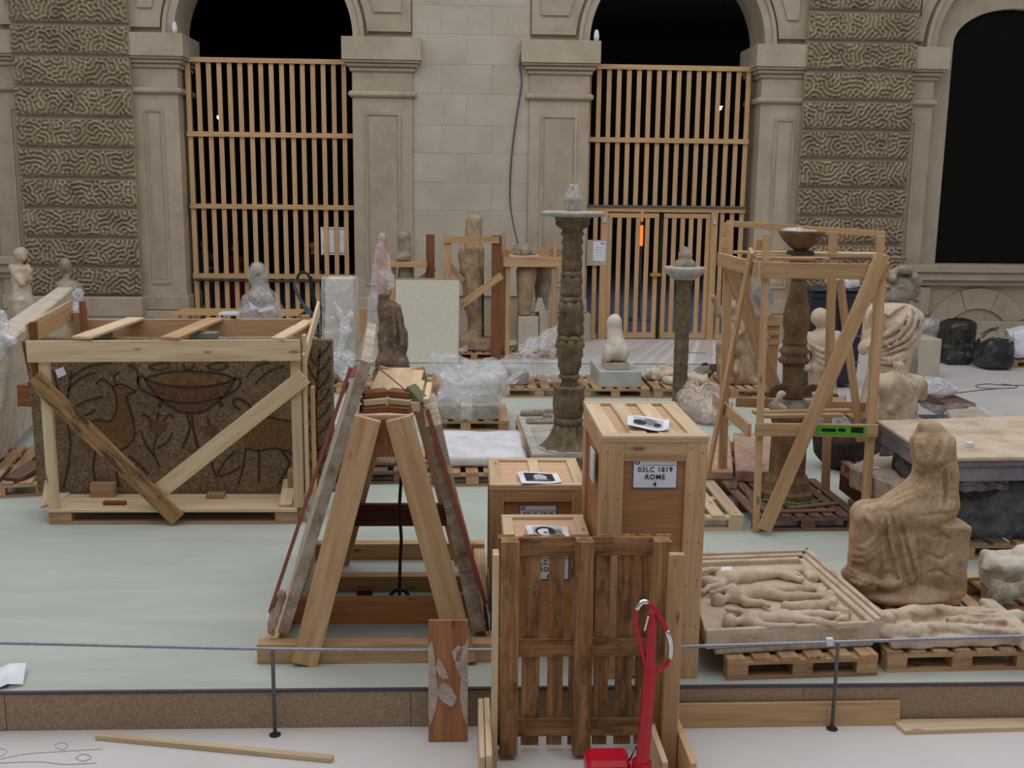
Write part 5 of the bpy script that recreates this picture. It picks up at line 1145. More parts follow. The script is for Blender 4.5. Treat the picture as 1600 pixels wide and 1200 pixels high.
for xx in (-5.8, -3.55):
    for yy in (21.35, 22.1): bar('leg', xx-.03, xx+.03, yy-.03, yy+.03, 0, .72, SLAT, tb)
wt = empty('white_stool', (-4.75, 19.0, 0), 'white tray on legs beside the film-wrapped bust', 'stool'); sx = YP(352, 489, 19.0)
MB().bb(sx.x-.1, sx.x+.4, 18.9, 19.3, sx.z-.03, sx.z).build('tray', WHITEP, wt)
for xx in (sx.x-.08, sx.x+.38):
    for yy in (18.93, 19.27): bar('leg', xx-.015, xx+.015, yy-.015, yy+.015, 0, sx.z-.03, WHITEP, wt)
# --- wrapped upright slab (knotted film), behind the end of the mosaic
T = SY(15.9); q0 = T(507, 545); q1 = T(556, 545)
ws = empty('wrapped_slab', ((q0[0]+q1[0])/2, 15.95, ZD), 'upright stone slab wrapped in knotted milky film', 'slab')
zt = T(530, 434)[2]
MB().hexa([(q0[0]-.02, 15.85, ZD), (q1[0]+.02, 15.85, ZD), (q1[0]+.02, 16.15, ZD), (q0[0]-.02, 16.15, ZD), (q0[0]+.05, 15.85, zt), (q1[0]-.03, 15.85, zt), (q1[0]-.03, 16.15, zt), (q0[0]+.05, 16.15, zt)]).build('stone_core', MARBW, ws, bevel=.02)
crumple('milky_wrap', [('b', ((q0[0]+q1[0])/2, 16.0, (ZD+zt)/2), (.27, .19, (zt-ZD)/2+.02), .04)], .07, film('thin_wrap', .3, rough=.18, bscale=4), ws, noise=.01, jit=.08, flat_z=ZD)
kn = T(540, 512, -.2)
crumple('film_knot', [('e', kn, (.08, .07, .07)), ('c', kn, .05, T(512, 490, -.2), .02), ('c', kn, .05, T(505, 520, -.2), .02), ('c', kn, .05, T(552, 480, -.2), .02), ('c', kn, .06, T(530, 548, -.22), .07), ('c', kn, .05, T(522, 470, -.18), .015)], .035, FILMW, ws, k=.04, noise=.03, nscale=14)
crumple('film_bundle', [('e', T(535, 565, -.2), (.22, .15, .2)), ('e', T(545, 590, -.25), (.16, .15, .2))], .05, FILMW, ws, noise=.05, flat_z=ZD)
# --- pinkish board under film, boxes by it
T = SY(17.0)
pb = empty('wrapped_board', (T(592, 500)[0], 17.0, 0), 'narrow pinkish board draped with clear film', 'board')
board('board', (T(597, 560)[0], 17.0, 0.005), (T(596, 370)[0], 17.0, T(596, 372)[2]), .16, .05, wood('pink_board', (204, 150, 130), (190, 132, 112), (170, 112, 92)), pb, up=(0, -1, 0))
crumple('film_drape', [('c', T(596, 368), .07, T(588, 470), .14), ('c', T(588, 470), .14, T(584, 545), .16), ('c', T(604, 395), .04, T(612, 440), .05), ('e', T(608, 440, -.1), (.13, .12, .15))], .07, film('drape_film', .3, rough=.2, bscale=4), pb, k=.05, noise=.02, nscale=9, jit=.12)
bx_ = SY(17.6)
for (px0, px1, py, lab) in ((540, 556, 480, 'narrow upright timber post box behind the wrapped slab'), (556, 575, 482, 'tan timber panel leaning behind the wrapped slab')):
    a, b = bx_(px0, py), bx_(px1, py); tag(bar('timber_upright', a[0], b[0], 17.6, 17.66, 0.0, a[2], PINE, None), lab, 'timber')
# --- dark draped fragment
T = SY(15.75)
df = [('b', (T(612, 590)[0], 15.8, ZD+.08), (.27, .2, .08), .03, .03), ('b', T(613, 568), (.25, .2, .14), .1, .04), ('b', T(614, 535), (.2, .17, .2), .05, .06), ('b', T(611, 500), (.17, .16, .25), .05, .06, RY(-.08)), ('b', T(605, 474), (.11, .14, .17), .04, .05, RY(-.12)), ('-b', T(630, 452), (.14, .4, .24), .01, .01, RY(.4)), ('-b', T(591, 450), (.08, .4, .08), .01, .01, RY(-.3))]
df = df+strokes_on(df, [[(600, 480), (604, 520), (600, 555)], [(612, 480), (618, 520), (616, 550)], [(622, 490), (626, 520), (628, 548)], [(606, 490), (596, 520), (594, 545)]], .03, .015, t0=11)+strokes_on(df, [[(608, 475), (611, 515), (608, 552)], [(618, 485), (622, 520), (622, 550)]], .022, .015, cut=True, t0=11)
o = sdf_mesh('draped_fragment', df, .02, stone('dark_stained_marble', (150, 128, 110), (114, 94, 78), (74, 58, 46), 6, bs_=.5), None, k=.05, noise=.014, nscale=14, flat_z=ZD+.001); tag(o, 'dark stained draped marble fragment standing behind the A-frame', 'sculpture')
MB().tube(smoothline([T(588, 588, -.26), T(602, 590, -.28), (T(618, 585, -.27)), T(626, 576, -.22), T(634, 586, -.2)], 4), .012, 6).build('tie_rope', GREYL, o)
# --- cream panel
o = empty('cream_panel', (-.75, 19.85, 0), 'large plain cream board standing upright among the crates', 'panel'); YPn = 19.85
za = YP(668, 438, YPn).z; MB().hexa([(-1.335, YPn, 0), (-.145, YPn, 0), (-.145, YPn+.04, 0), (-1.335, YPn+.04, 0), (-1.34, YPn+.1, za), (-.13, YPn+.1, za), (-.13, YPn+.14, za), (-1.34, YPn+.14, za)]).build('board', plain('cream_board', (214, 209, 192), .7, bscale=60), o)
bar('top_edge', -1.34, -.13, YPn+.1, YPn+.14, za, za+.03, PINE, o)
# --- leg sculptures in frames
T = SY(20.7)
f_ = empty('timber_shelf_frame', (T(640, 430)[0], 20.7, 0), 'timber frame with a shelf carrying a carved foot', 'stand')
za, zb = T(640, 408)[2], T(672, 366)[2]
bar('shelf_board', T(608, 408)[0], T(668, 408)[0], 20.4, 20.9, za-.1, za, PINE, f_); bar('post', T(666, 400)[0], T(679, 400)[0], 20.6, 20.72, 0, zb, REDW, f_); bar('post', T(610, 400)[0], T(619, 400)[0], 20.6, 20.72, 0, za-.1, PINE, f_)
board('brace', T(655, 438), T(680, 420), .1, .04, PINE, f_, up=(0, -1, 0))
ft = [('c', T(634, 400), .12, T(632, 372), .13), ('e', T(632, 370), (.13, .12, .1)), ('e', T(626, 402, -.1), (.1, .16, .07)), ('c', T(634, 402, -.1), .1, T(622, 404, -.25), .05)]
o = sdf_mesh('foot_sculpture', ft, .022, MARBG, None, k=.05, noise=.012, flat_z=za+.001); tag(o, 'grey carved marble foot fragment on the timber shelf', 'sculpture')
lf_ = [('c', T(635, 418), .15, T(633, 445), .16), ('c', T(633, 445), .16, (T(633, 445)[0], 20.7, .2), .17), ('b', (T(633, 445)[0], 20.7, .1), (.22, .2, .1), .02)]
o = sdf_mesh('carved_column_fragment', lf_, .03, MARBG, None, k=.04, noise=.012, flat_z=.002); tag(o, 'dark stone shaft fragment under the timber shelf', 'sculpture')
g_ = empty('open_timber_frame', (T(738, 500)[0], 20.6, 0), 'open square timber frame around the tall marble leg', 'crate'); YG = 20.2; U = SY(YG)
for (a, b, py) in ((693, 705, 366), (768, 783, 368)): bar('post', U(a, 450)[0], U(b, 450)[0], YG, YG+.1, 0, U(a, py)[2], REDW if a > 750 else PINE, g_)
bar('top_rail', U(693, 370)[0], U(780, 370)[0], YG-.03, YG, U(730, 380)[2], U(730, 369)[2], PINE, g_)
board('brace', U(719, 478), U(784, 430), .14, .03, PINE, g_, up=(0, -1, 0)); board('brace', U(700, 412, .3), U(724, 440, .3), .12, .03, PINE, g_, up=(0, -1, 0))
bar('post', U(775, 430)[0], U(781, 430)[0], YG+.8, YG+.88, 0, U(775, 372)[2], PINE, g_)
lz = PH
lg_ = [('b', T(740, 362), (.15, .15, .32), .07, .05, RY(.06)), ('b', T(737, 405), (.24, .2, .3), .1, .05), ('e', T(727, 400), (.13, .18, .2)), ('c', T(738, 430), .21, T(739, 475), .18), ('c', T(739, 475), .17, T(743, 508), .13), ('c', T(743, 508), .13, T(742, 528), .16), ('b', (T(742, 530)[0], 20.7, lz+.12), (.34, .3, .12), .03, .03), ('c', T(738, 522), .1, T(726, 527, -.15), .06), ('-b', T(725, 340), (.08, .5, .2), .01, .01, RY(.5)), ('-b', T(722, 383), (.05, .5, .1), .01, .02, RY(-.3))]
lg_ = lg_+strokes_on(lg_, [[(732, 395), (730, 430), (734, 470)], [(744, 390), (748, 430), (746, 480)]], .03, .02, t0=14)+strokes_on(lg_, [[(738, 385), (739, 430), (740, 490)], [(750, 380), (752, 420), (750, 460)], [(738, 340), (736, 352), (740, 366)]], .03, .02, cut=True, t0=14)
o = sdf_mesh('leg_sculpture', lg_, .024, MARBB, None, k=.06, noise=.012, nscale=12, flat_z=lz+.001); tag(o, 'tall brown marble leg fragment standing in the open timber frame', 'sculpture')
MB().tube([T(754, 400, .1), (T(755, 525)[0], 20.8, lz+.15)], .02, 8).build('support_rod', STEELD, o)
e_ = empty('timber_tray_stand', (1.35, 20.6, 0), 'timber stand with a tray holding a stone head', 'stand'); U = SY(20.25); V_ = SY(21.0)
zt0 = U(840, 417)[2]; zt1 = U(840, 403)[2]
bar('tray_front', U(787, 410)[0], U(880, 410)[0], 20.22, 20.25, zt0, zt1, PINE, e_); bar('tray_back', V_(790, 410)[0], V_(885, 410)[0], 21.05, 21.08, zt0, zt1+.12, PINE, e_); bar('tray_floor', U(787, 410)[0], U(880, 410)[0], 20.25, 21.05, zt1-.05, zt1-.02, PLY, e_)
bar('tray_side', U(786, 410)[0]-.0, U(788, 410)[0], 20.25, 21.05, zt0, zt1+.08, PINE, e_)
for (px_, Y_, py) in ((794, 20.28, 404), (787, 20.95, 362), (868, 20.95, 368), (866, 20.28, 404)):
    q = YP(px_, py, Y_); bar('post', q.x-.045, q.x+.045, Y_, Y_+.07, 0, q.z, PINE, e_)
bar('top_board', U(796, 402)[0], U(843, 402)[0], 20.3, 20.8, zt1, zt1+.04, PINEP, e_)
T = SY(20.55)
hd = [('e', T(818, 392), (.17, .18, .14)), ('e', T(808, 388), (.09, .1, .09)), ('e', T(818, 397, -.1), (.1, .12, .07)), ('c', T(806, 395), .05, T(832, 398), .06)]
o = sdf_mesh('head_sculpture', hd, .018, MARBG, None, k=.03, noise=.035, nscale=16, flat_z=zt1+.041); tag(o, 'broken stone head lying on the timber tray', 'sculpture')
for (dx, pa, pb_, mat_, lab, zz) in ((-.02, (822, 425), (818, 495), MARBB, 'pale brown leg fragment standing on a limestone block', .9), (.0, (848, 425), (846, 480), MARBG, 'grey leg fragment standing behind a limestone block', PH+.002)):
    a, b = T(*pa), T(*pb_)
    if zz < .5: a, b = np.array(YP(pa[0], pa[1], 21.05)), np.array(YP(pb_[0], pb_[1], 21.05))
    else: zz = YP(825, 495, 20.35).z+.002
    o = sdf_mesh('leg_fragment', [('c', a, .2, b, .12), ('c', b, .12, (b[0], b[1], zz), .13)], .03, mat_, None, k=.04, noise=.014, flat_z=zz); tag(o, lab, 'sculpture')
for (p0, p1, pt, y0, y1, lab) in ((809, 841, 495, 20.35, 20.8, 'pale limestone block under the brown leg fragment'), (842, 860, 487, 20.4, 20.85, 'narrow limestone block beside the brown leg fragment')):
    a = YP(p0, 540, y0); b = YP(p1, 540, y0); zt = YP((p0+p1)/2, pt, y0).z; tag(MB().bb(a.x, b.x, y0, y1, PH+.001, zt).build('limestone_block', LIMEP, None, bevel=.012), lab, 'block')
a = YP(845, 466, 20.45); tag(MB().hexa([(a.x-.12, 20.45, YP(850, 487, 20.45).z+.001), (a.x+.1, 20.45, YP(850, 487, 20.45).z+.001), (a.x+.1, 20.6, YP(850, 487, 20.45).z+.001), (a.x-.12, 20.6, YP(850, 487, 20.45).z+.001), (a.x-.06, 20.45, a.z), (a.x+.03, 20.45, a.z), (a.x+.03, 20.6, a.z), (a.x-.06, 20.6, a.z)]).build('stone_wedge', LIMEP), 'small upright stone wedge on the narrow limestone block', 'block')
# --- grey bundle, mattress, wrapped blocks, film heap
T = SY(10.75)
ms = empty('wrapped_mattress', (.12, 11.1, ZD), 'white mattress-like slab sealed in film on a pallet', 'slab')
MW = plain('white_foam', (226, 224, 228), .6, bscale=4)
mt_ = sdf_mesh('foam_slab', [('b', (.13, 11.22, ZD+.065), (.5, .6, .062), .03)], .025, MW, ms, noise=.008, nscale=7, flat_z=ZD+.002)
crumple('film_wrap', [('b', (.13, 11.22, ZD+.06), (.53, .63, .08), .04)], .06, FILMK, ms, noise=.008, jit=.15, flat_z=ZD+.002)
o = sdf_mesh('wrapped_stone', [('b', (-1.1, 11.0, ZD+.17), (.4, .35, .17), .06, .04), ('e', (-1.0, 10.9, ZD+.3), (.25, .2, .1))], .04, MARBG, None, noise=.03, nscale=9, flat_z=ZD+.001); tag(o, 'grey stone lump under film behind the A-frame legs', 'stone')
wb_ = empty('wrapped_blocks', (.02, 13.3, ZD), 'two grey stone blocks sealed under crumpled clear film', 'stone'); zt = YP(730, 634, 12.95).z
for (a, b) in ((-.385, -.07), (.09, .42)): MB().bb(a, b, 12.98, 13.7, ZD+.001, zt).build('stone_block', MARBG, wb_, bevel=.01)
MB().bb(-.07, .09, 13.02, 13.7, ZD+.001, zt-.02).build('foam_filler', MARBW, wb_)
crumple('film_wrap', [('b', (.02, 13.3, (ZD+zt)/2), (.44, .42, (zt-ZD)/2+.03), .03)], .055, FILMK, wb_, noise=.02, flat_z=ZD+.002)
crumple('film_crumple', [('b', (.03, 13.45, zt+.18), (.4, .33, .2), .12), ('e', (-.1, 13.6, zt+.35), (.32, .3, .2)), ('e', (.28, 13.55, zt+.3), (.25, .25, .22))], .075, FILM, wb_, k=.08, noise=.1, nscale=7)
for P in (((683, 627), (697, 601), (711, 628), (700, 618)), ((697, 601), (722, 618), (716, 632), (704, 614)), ((722, 618), (754, 597), (748, 612), (732, 624))): flat('folded_sheet', [YP(a, b, 12.98) for a, b in P], (0, -1, .5), .006, WHITEP, wb_)
fh = empty('film_heap', (1.1, 15.7, ZD), 'crumpled heap of clear plastic film on a pallet', 'film')
crumple('film', [('e', (.75, 15.55, ZD+.15), (.4, .35, .22)), ('e', (1.2, 15.8, ZD+.35), (.45, .35, .4)), ('e', (1.35, 15.6, ZD+.25), (.3, .3, .35)), ('e', (.3, 15.9, ZD+.1), (.45, .35, .25))], .085, FILM, fh, k=.1, noise=.16, nscale=6, flat_z=ZD+.002)
MB().bb(.62, .95, 15.4, 15.75, ZD+.001, ZD+.2).build('wrapped_block', MARBG, fh, bevel=.02)
for P in (((782, 605), (800, 585), (822, 578), (806, 592)), ((790, 600), (812, 592), (806, 600))): flat('folded_sheet', [YP(a, b, 15.3) for a, b in P], (0, -1, .5), .006, WHITEP, fh)
fl2 = empty('film_sheets', (-.9, 14.4, ZP), 'flat pile of clear film sheets beyond the A-frame top', 'film')
crumple('film', [('b', (-.75, 14.4, ZP+.06), (.7, .45, .07), .03), ('e', (-.3, 14.2, ZP+.12), (.3, .3, .12))], .08, FILMW, fl2, noise=.05, flat_z=ZP+.002)
bar('wood_strip', -1.2, -.4, 14.0, 14.1, ZP+.11, ZP+.15, PINE, fl2); bar('wood_strip', -.45, -.4, 13.9, 14.4, ZP+.1, ZP+.3, PALB, fl2)
# --- crouching animal on a grey plinth
gp = empty('grey_plinth', (2.2, 15.6, ZD), 'flat grey painted plinth on a pallet under the crouching animal', 'plinth'); GP = plain('grey_plinth_paint', (178, 182, 176), .6, bscale=3)
a, b = YP(937, 590, 15.2), YP(1003, 590, 15.2)
MB().bb(a.x, b.x, 15.25, 16.4, ZD+.001, ZD+.24).build('plinth_box', GP, gp, bevel=.006)
an = empty('crouching_animal', (2.25, 15.7, ZD+.24), 'pale marble crouching animal seen from behind on a grey plinth', 'sculpture'); T = SY(15.6); zb_ = ZD+.242
ab = T(962, 570)
MB().bb(ab[0]-.18, ab[0]+.18, 15.4, 15.95, zb_, zb_+.1).build('base', MARB, an, bevel=.008)
sdf_mesh('body', [('e', T(963, 545), (.17, .19, .2)), ('c', T(962, 545), .15, T(960, 505, .05), .1), ('e', T(960, 502, .05), (.11, .14, .12)), ('e', T(974, 553, -.1), (.08, .12, .13)), ('e', T(950, 553, -.1), (.08, .12, .13)), ('c', T(948, 540, .15), .05, (ab[0]-.1, 15.85, zb_+.1), .05), ('e', T(960, 500, .2), (.07, .1, .09))], .018, MARBW, an, k=.05, noise=.01, disp=folds(fx=30, amp=.004), flat_z=zb_+.1)
# --- small fragments on the next pallet
for i, (px_, py_, r, m) in enumerate(((1024, 590, .16, MARBW), (1045, 585, .18, MARB), (1058, 596, .14, MARBW), (1090, 596, .2, MARB), (1103, 584, .12, MARBG), (1118, 580, .14, DARKS))):
    q = G(px_, py_, ZD+.08); o = sdf_mesh('carved_fragment', [('e', (q.x, q.y+.2, ZD+.06), (r, r*.8, .09)), ('e', (q.x+r*.5, q.y+.15, ZD+.07), (r*.6, r*.5, .1))], .028, m, None, noise=.05, nscale=16, flat_z=ZD+.001)
    tag(o, ('flat white carved fragment at the pallet corner by the crouching animal', 'cream carved fragment with raised ornament beside the torch shaft', 'small white chip of carving touching the torch shaft', 'long cream fragment right of the torch shaft', 'grey rounded fragment below the draped statue with raised arm', 'dark rounded fragment at the feet of the statue with raised arm')[i], 'fragment')
# --- draped statue with raised arm
T = SY(15.7); bz = ZD
st_ = [('b', (T(1150, 600)[0], 15.75, bz+.05), (.3, .25, .05), .02, .03), ('c', (T(1152, 600)[0], 15.75, bz+.1), .28, T(1150, 545), .2), ('c', T(1150, 545), .2, T(1148, 500), .17), ('e', T(1148, 482), (.2, .15, .13)), ('c', T(1142, 470), .06, T(1139, 460), .06), ('e', T(1138, 450), (.085, .1, .115)), ('c', T(1132, 482), .06, T(1124, 492, -.1), .05), ('c', T(1124, 492, -.1), .05, T(1114, 466, -.12), .04), ('c', T(1165, 482), .065, T(1172, 510, -.1), .055), ('c', T(1172, 510, -.1), .05, T(1152, 520, -.2), .05), ('c', T(1160, 500, -.15), .03, T(1135, 560, -.2), .05), ('c', T(1165, 520, -.12), .03, T(1150, 580, -.22), .05), ('c', T(1125, 540, -.1), .06, T(1130, 585, -.1), .1)]
st_ = st_+strokes_on(st_, [[(1136, 500), (1142, 540), (1134, 590)], [(1146, 500), (1152, 545), (1148, 595)], [(1158, 500), (1160, 545), (1160, 595)], [(1168, 505), (1150, 530), (1128, 545)], [(1168, 518), (1152, 548), (1128, 570)], [(1166, 490), (1150, 500), (1136, 496)]], .035, .015, t0=11)
o = sdf_mesh('gesturing_statue', st_, .02, MARBB, None, k=.045, noise=.01, nscale=14, disp=folds(fx=30, fz=14, amp=.012), flat_z=bz+.001); tag(o, 'draped marble statue raising one arm beyond the timber cage', 'statue')
T = SY(16.9)
o = sdf_mesh('draped_relief_stele', [('b', (T(1172, 560)[0], 16.95, .5), (.28, .2, .5), .05, .04), ('c', (T(1172, 540)[0], 16.9, .5), .2, T(1170, 500), .2), ('e', T(1186, 455), (.12, .13, .16)), ('c', T(1186, 465), .1, T(1180, 510), .16)], .032, MARBG, None, k=.06, noise=.02, disp=folds(fx=22, fz=8, amp=.014), flat_z=.26 if T(1172, 560)[0] < 4.8 else .002); tag(o, 'grey draped stone figure standing behind the gesturing statue', 'statue')
tag(crumple('blue_film_bag', [('e', T(1192, 458, -.25), (.1, .1, .18)), ('c', T(1200, 460, -.25), .05, T(1206, 474, -.25), .05)], .04, film('bluish_film', .6, (150, 165, 190), .2), None, noise=.04), 'bluish film hanging over the grey draped figure', 'film')
wx = SY(17.3); a = wx(1200, 495); b = wx(1219, 495)
hb = empty('house_shaped_crate', ((a[0]+b[0])/2, 17.5, 0), 'orange gabled timber crate beyond the timber cage', 'crate')
MB().prism_xz([(a[0], 0), (b[0], 0), (b[0], wx(1219, 500)[2]), ((a[0]+b[0])/2-.06, wx(1205, 490)[2]), (a[0], wx(1200, 495)[2])], 17.3, 17.8).build('crate_body', PLY, hb)
for py in (505, 520, 535): bar('batten', a[0]-.01, b[0]+.01, 17.27, 17.3, wx(1210, py)[2]-.04, wx(1210, py)[2]+.04, PINE, hb)
# --- cherub seen from behind
T = SY(14.2); cz = PH
pal['cherub'] = pallet('pallet', (5.15, 14.35), 1.0, .9, 0, 'pallet under the laurel-crowned child statue', z0=0, nb=5)
ch = [('b', (T(1288, 600)[0], 14.25, cz+.2), (.26, .24, .2), .03, .03), ('e', T(1284, 497), (.115, .125, .12)), ('c', T(1284, 508), .065, T(1284, 515), .07), ('e', T(1286, 532), (.25, .16, .15)), ('c', T(1286, 530), .16, T(1286, 560), .15), ('e', T(1286, 572), (.18, .16, .12)), ('c', T(1276, 575), .11, (T(1274, 600)[0], 14.2, cz+.4), .09), ('c', T(1296, 575), .11, (T(1298, 600)[0], 14.2, cz+.4), .09), ('c', T(1263, 527), .075, T(1257, 550, -.05), .06), ('c', T(1258, 550, -.05), .05, T(1262, 575, -.08), .05), ('c', T(1308, 525), .08, T(1314, 550), .06), ('e', T(1281, 496, -.02), (.12, .13, .125))]
for i in range(12):
    a = i*math.pi/6; q = T(1284, 499); ch.append(('e', (q[0]+.108*math.cos(a), q[1]+.118*math.sin(a), q[2]-.0+.02*math.sin(a)), (.026, .026, .018), .008))
ch = ch+strokes_on(ch, [[(1262, 535), (1285, 548), (1310, 540)], [(1264, 545), (1286, 558), (1312, 552)], [(1268, 556), (1288, 568), (1310, 562)], [(1298, 515), (1306, 530), (1304, 560)]], .03, .015, t0=9)
o = sdf_mesh('child_statue', ch, .016, MARB, None, k=.04, noise=.006, flat_z=cz+.001); tag(o, 'marble child statue with a wreath seen through the timber cage', 'statue')
# --- wheeled bins
BIN = plain('dark_grey_plastic', (44, 48, 58), .45)
for i, (px0, px1, Y_, lab) in enumerate(((1266, 1303, 17.0, 'dark grey wheeled bin with a rim beside the rusticated pier'), (1309, 1350, 17.3, 'dark grey wheeled bin with film on its lid'))):
    a, b = YP(px0, 520, Y_), YP(px1, 520, Y_); zt = YP(px0, 449, Y_).z; bn = empty('wheeled_bin', ((a.x+b.x)/2, Y_+.35, 0), lab, 'bin')
    MB().hexa([(a.x+.06, Y_+.06, .06), (b.x-.06, Y_+.06, .06), (b.x-.06, Y_+.6, .06), (a.x+.06, Y_+.6, .06), (a.x, Y_, zt-.08), (b.x, Y_, zt-.08), (b.x, Y_+.7, zt-.08), (a.x, Y_+.7, zt-.08)]).build('bin_body', BIN, bn, bevel=.02)
    MB().bb(a.x-.02, b.x+.02, Y_-.02, Y_+.74, zt-.08, zt-.03).build('lid', BIN, bn, bevel=.015); MB().bb(a.x-.03, b.x+.03, Y_-.03, Y_, zt-.16, zt-.11).build('rim', BIN, bn)
    for zz in (.45, .9): MB().bb(a.x+.02, b.x-.02, Y_-.012+.06*(1-zz/zt), Y_+.05, zz, zz+.02).build('rib', STEEL, bn)
    for xx in (a.x+.1, b.x-.1): MB().tube([(xx-.03, Y_+.6, .1), (xx+.03, Y_+.6, .1)], .1, 14).build('wheel', RUBBER, bn)
    if i: crumple('film_on_lid', [('e', ((a.x+b.x)/2-.1, Y_+.3, zt+.05), (.28, .25, .12))], .06, FILMW, bn, noise=.05, flat_z=zt-.03)
# --- colossal head and draped torso
T = SY(15.0); zc = T(1405, 480)[2]
hh = [('e', T(1402, 452), (.24, .24, .25)), ('e', T(1396, 462, -.17), (.14, .1, .15)), ('c', T(1396, 452, -.25), .035, T(1395, 466, -.27), .05), ('e', T(1386, 448, -.22), (.06, .05, .03)), ('e', T(1407, 448, -.22), (.06, .05, .03)), ('c', T(1402, 470), .16, (T(1402, 480)[0], 15.0, zc-.2), .18), ('b', (T(1404, 480)[0], 15.05, (zc-.2)/2), (.28, .26, (zc-.2)/2), .03, .03)]
for i in range(26):
    a = RNG.uniform(-.3, math.pi+.6); e = RNG.uniform(.0, .9); q = T(1404, 447); hh.append(('e', (q[0]+.25*math.cos(a)*math.cos(e), q[1]-.1+.12*RNG.uniform(-1, 1), q[2]+.24*math.sin(a)*.9+.03), (.065, .07, .06), .01))
for i in range(8): q = T(1428+RNG.uniform(-4, 5), 440+i*4, -.08); hh.append(('e', q, (.05, .07, .045), .01))
o = sdf_mesh('colossal_head', hh, .018, MARBG, None, k=.03, noise=.008, flat_z=.002); tag(o, 'large curly haired marble head behind the draped torso', 'sculpture')
T = SY(13.9); zb_ = .16
dr = [('b', (T(1392, 600)[0], 13.95, .3), (.32, .28, .14), .03, .03), ('c', T(1393, 560), .24, T(1396, 510), .3), ('e', T(1396, 498), (.40, .26, .2), .06), ('b', T(1394, 490), (.3, .17, .12), .1, .06), ('c', T(1428, 498), .13, T(1424, 535), .11), ('c', T(1364, 500), .13, T(1358, 535, -.08), .1), ('e', T(1350, 543, -.18), (.085, .08, .11)), ('c', T(1392, 560), .25, (T(1382, 600)[0], 13.95, .45), .3)]
def zd(*ps): return [(1300+x/5.333, 380+y/5.333) for x, y in ps]
dl = [zd((610, 500), (650, 580), (620, 680), (540, 780), (410, 860)), zd((650, 510), (700, 600), (670, 700), (590, 800), (420, 895)), zd((700, 560), (725, 640), (695, 760), (610, 850), (420, 930)), zd((570, 530), (600, 620), (560, 690), (480, 750), (410, 780)), zd((400, 580), (450, 625), (520, 570), (600, 515)), zd((400, 960), (500, 970), (620, 910)), zd((390, 1000), (520, 1000), (640, 930)), zd((330, 520), (300, 600), (290, 700)), zd((300, 640), (330, 760), (300, 860)), zd((350, 600), (400, 700), (360, 800))]
dr = dr+strokes_on(dr, dl, .04, .02, t0=9, sink=-.005)+strokes_on(dr, [[(x+5, y+3) for x, y in l] for l in dl], .026, .02, cut=True, t0=9)
o = sdf_mesh('draped_torso', dr, .017, MARB, None, k=.05, noise=.008, flat_z=.002); tag(o, 'headless marble torso in a folded toga beside the timber cage', 'statue')
# --- headless male torso on pallet
T = SY(12.85); zb_ = PH+.001; xb = T(1404, 640)[0]
tt_ = [('c', T(1403, 640), .22, T(1404, 612), .25), ('e', T(1388, 603, -.1), (.15, .14, .12)), ('e', T(1419, 603, -.1), (.15, .14, .12)), ('e', T(1404, 594), (.29, .15, .1)), ('c', T(1405, 585), .085, T(1405, 573), .075), ('e', T(1376, 598), (.085, .11, .1)), ('e', T(1435, 600), (.09, .12, .11)), ('c', T(1372, 604), .07, T(1371, 612, -.05), .06), ('c', T(1439, 604), .08, T(1440, 618, .02), .07), ('c', T(1403, 640), .22, (xb, 12.85, PH+.1), .22), ('e', T(1404, 625, -.18), (.06, .06, .12), .03), ('e', T(1392, 640, -.17), (.06, .06, .06), .02), ('e', T(1414, 640, -.17), (.06, .06, .06), .02)]
tt_ += [('-c', T(1404, 600, -.28), .02, T(1404, 650, -.26), .015, .03), ('-c', T(1386, 622, -.27), .012, T(1422, 622, -.27), .012, .03)]
o = sdf_mesh('male_torso', tt_, .016, stone('greyed_torso_marble', (206, 190, 168), (184, 164, 140), (142, 124, 104), 5, bs_=.4, spots=.5, spotc=(110, 104, 104)), None, k=.05, noise=.006, flat_z=zb_); tag(o, 'headless nude male torso with broken arms on a pallet', 'statue')
# --- limestone plinth, sacks, bags
a, b = YP(1416, 590, 18.3), YP(1467, 590, 18.3); zt = YP(1440, 530, 18.3).z
tag(MB().bb(a.x-.25, b.x, 18.3, 18.9, 0, zt).build('limestone_plinth', LIMEP, None, bevel=.012), 'plain limestone plinth box beside the draped torso', 'plinth')
tag(crumple('wrapped_bundle', [('e', np.array(YP(1452, 512, 20.75)), (.26, .24, .22)), ('b', np.array(YP(1450, 530, 20.75)), (.26, .24, .3), .06)], .06, film('grey_wrap', .75, (190, 186, 190), .25), None, noise=.04, flat_z=PH+.001), 'grey film-wrapped bundle on a pallet behind the limestone plinth', 'bundle')
BAGM = film('black_polythene', 1.0, (22, 27, 29), .3, 5, .6)
T = SY(19.95)
bg = crumple('black_sack', [('b', (T(1500, 540)[0], 20.1, .42), (.29, .26, .42), .08), ('e', (T(1500, 540)[0], 20.1, .75), (.28, .26, .12))], .05, BAGM, None, noise=.04, nscale=6, jit=.2, flat_z=.002, smooth=True); tag(bg, 'upright full black polythene sack with a flat top', 'sack')
sk_ = empty('open_black_sack', (T(1538, 560)[0], 19.75, 0), 'open black sack of rubble with a tied corner', 'sack'); cxs = T(1537, 545)[0]
crumple('sack', [('b', (cxs, 19.55, .3), (.3, .3, .3), .12), ('e', (cxs, 19.55, .2), (.35, .34, .2))], .05, BAGM, sk_, noise=.04, nscale=6, jit=.2, flat_z=.002, smooth=True)
sdf_mesh('rubble', [('e', (cxs+.03, 19.53, .6), (.25, .24, .12)), ('e', (cxs-.1, 19.5, .58), (.16, .14, .1))], .035, MARBG, sk_, noise=.06, nscale=18)
MB().tube([(cxs-.3, 19.5, .66), (cxs-.15, 19.5, .76), (cxs+.02, 19.48, .8)], .022, 6).build('twisted_corner', BAGM, sk_)
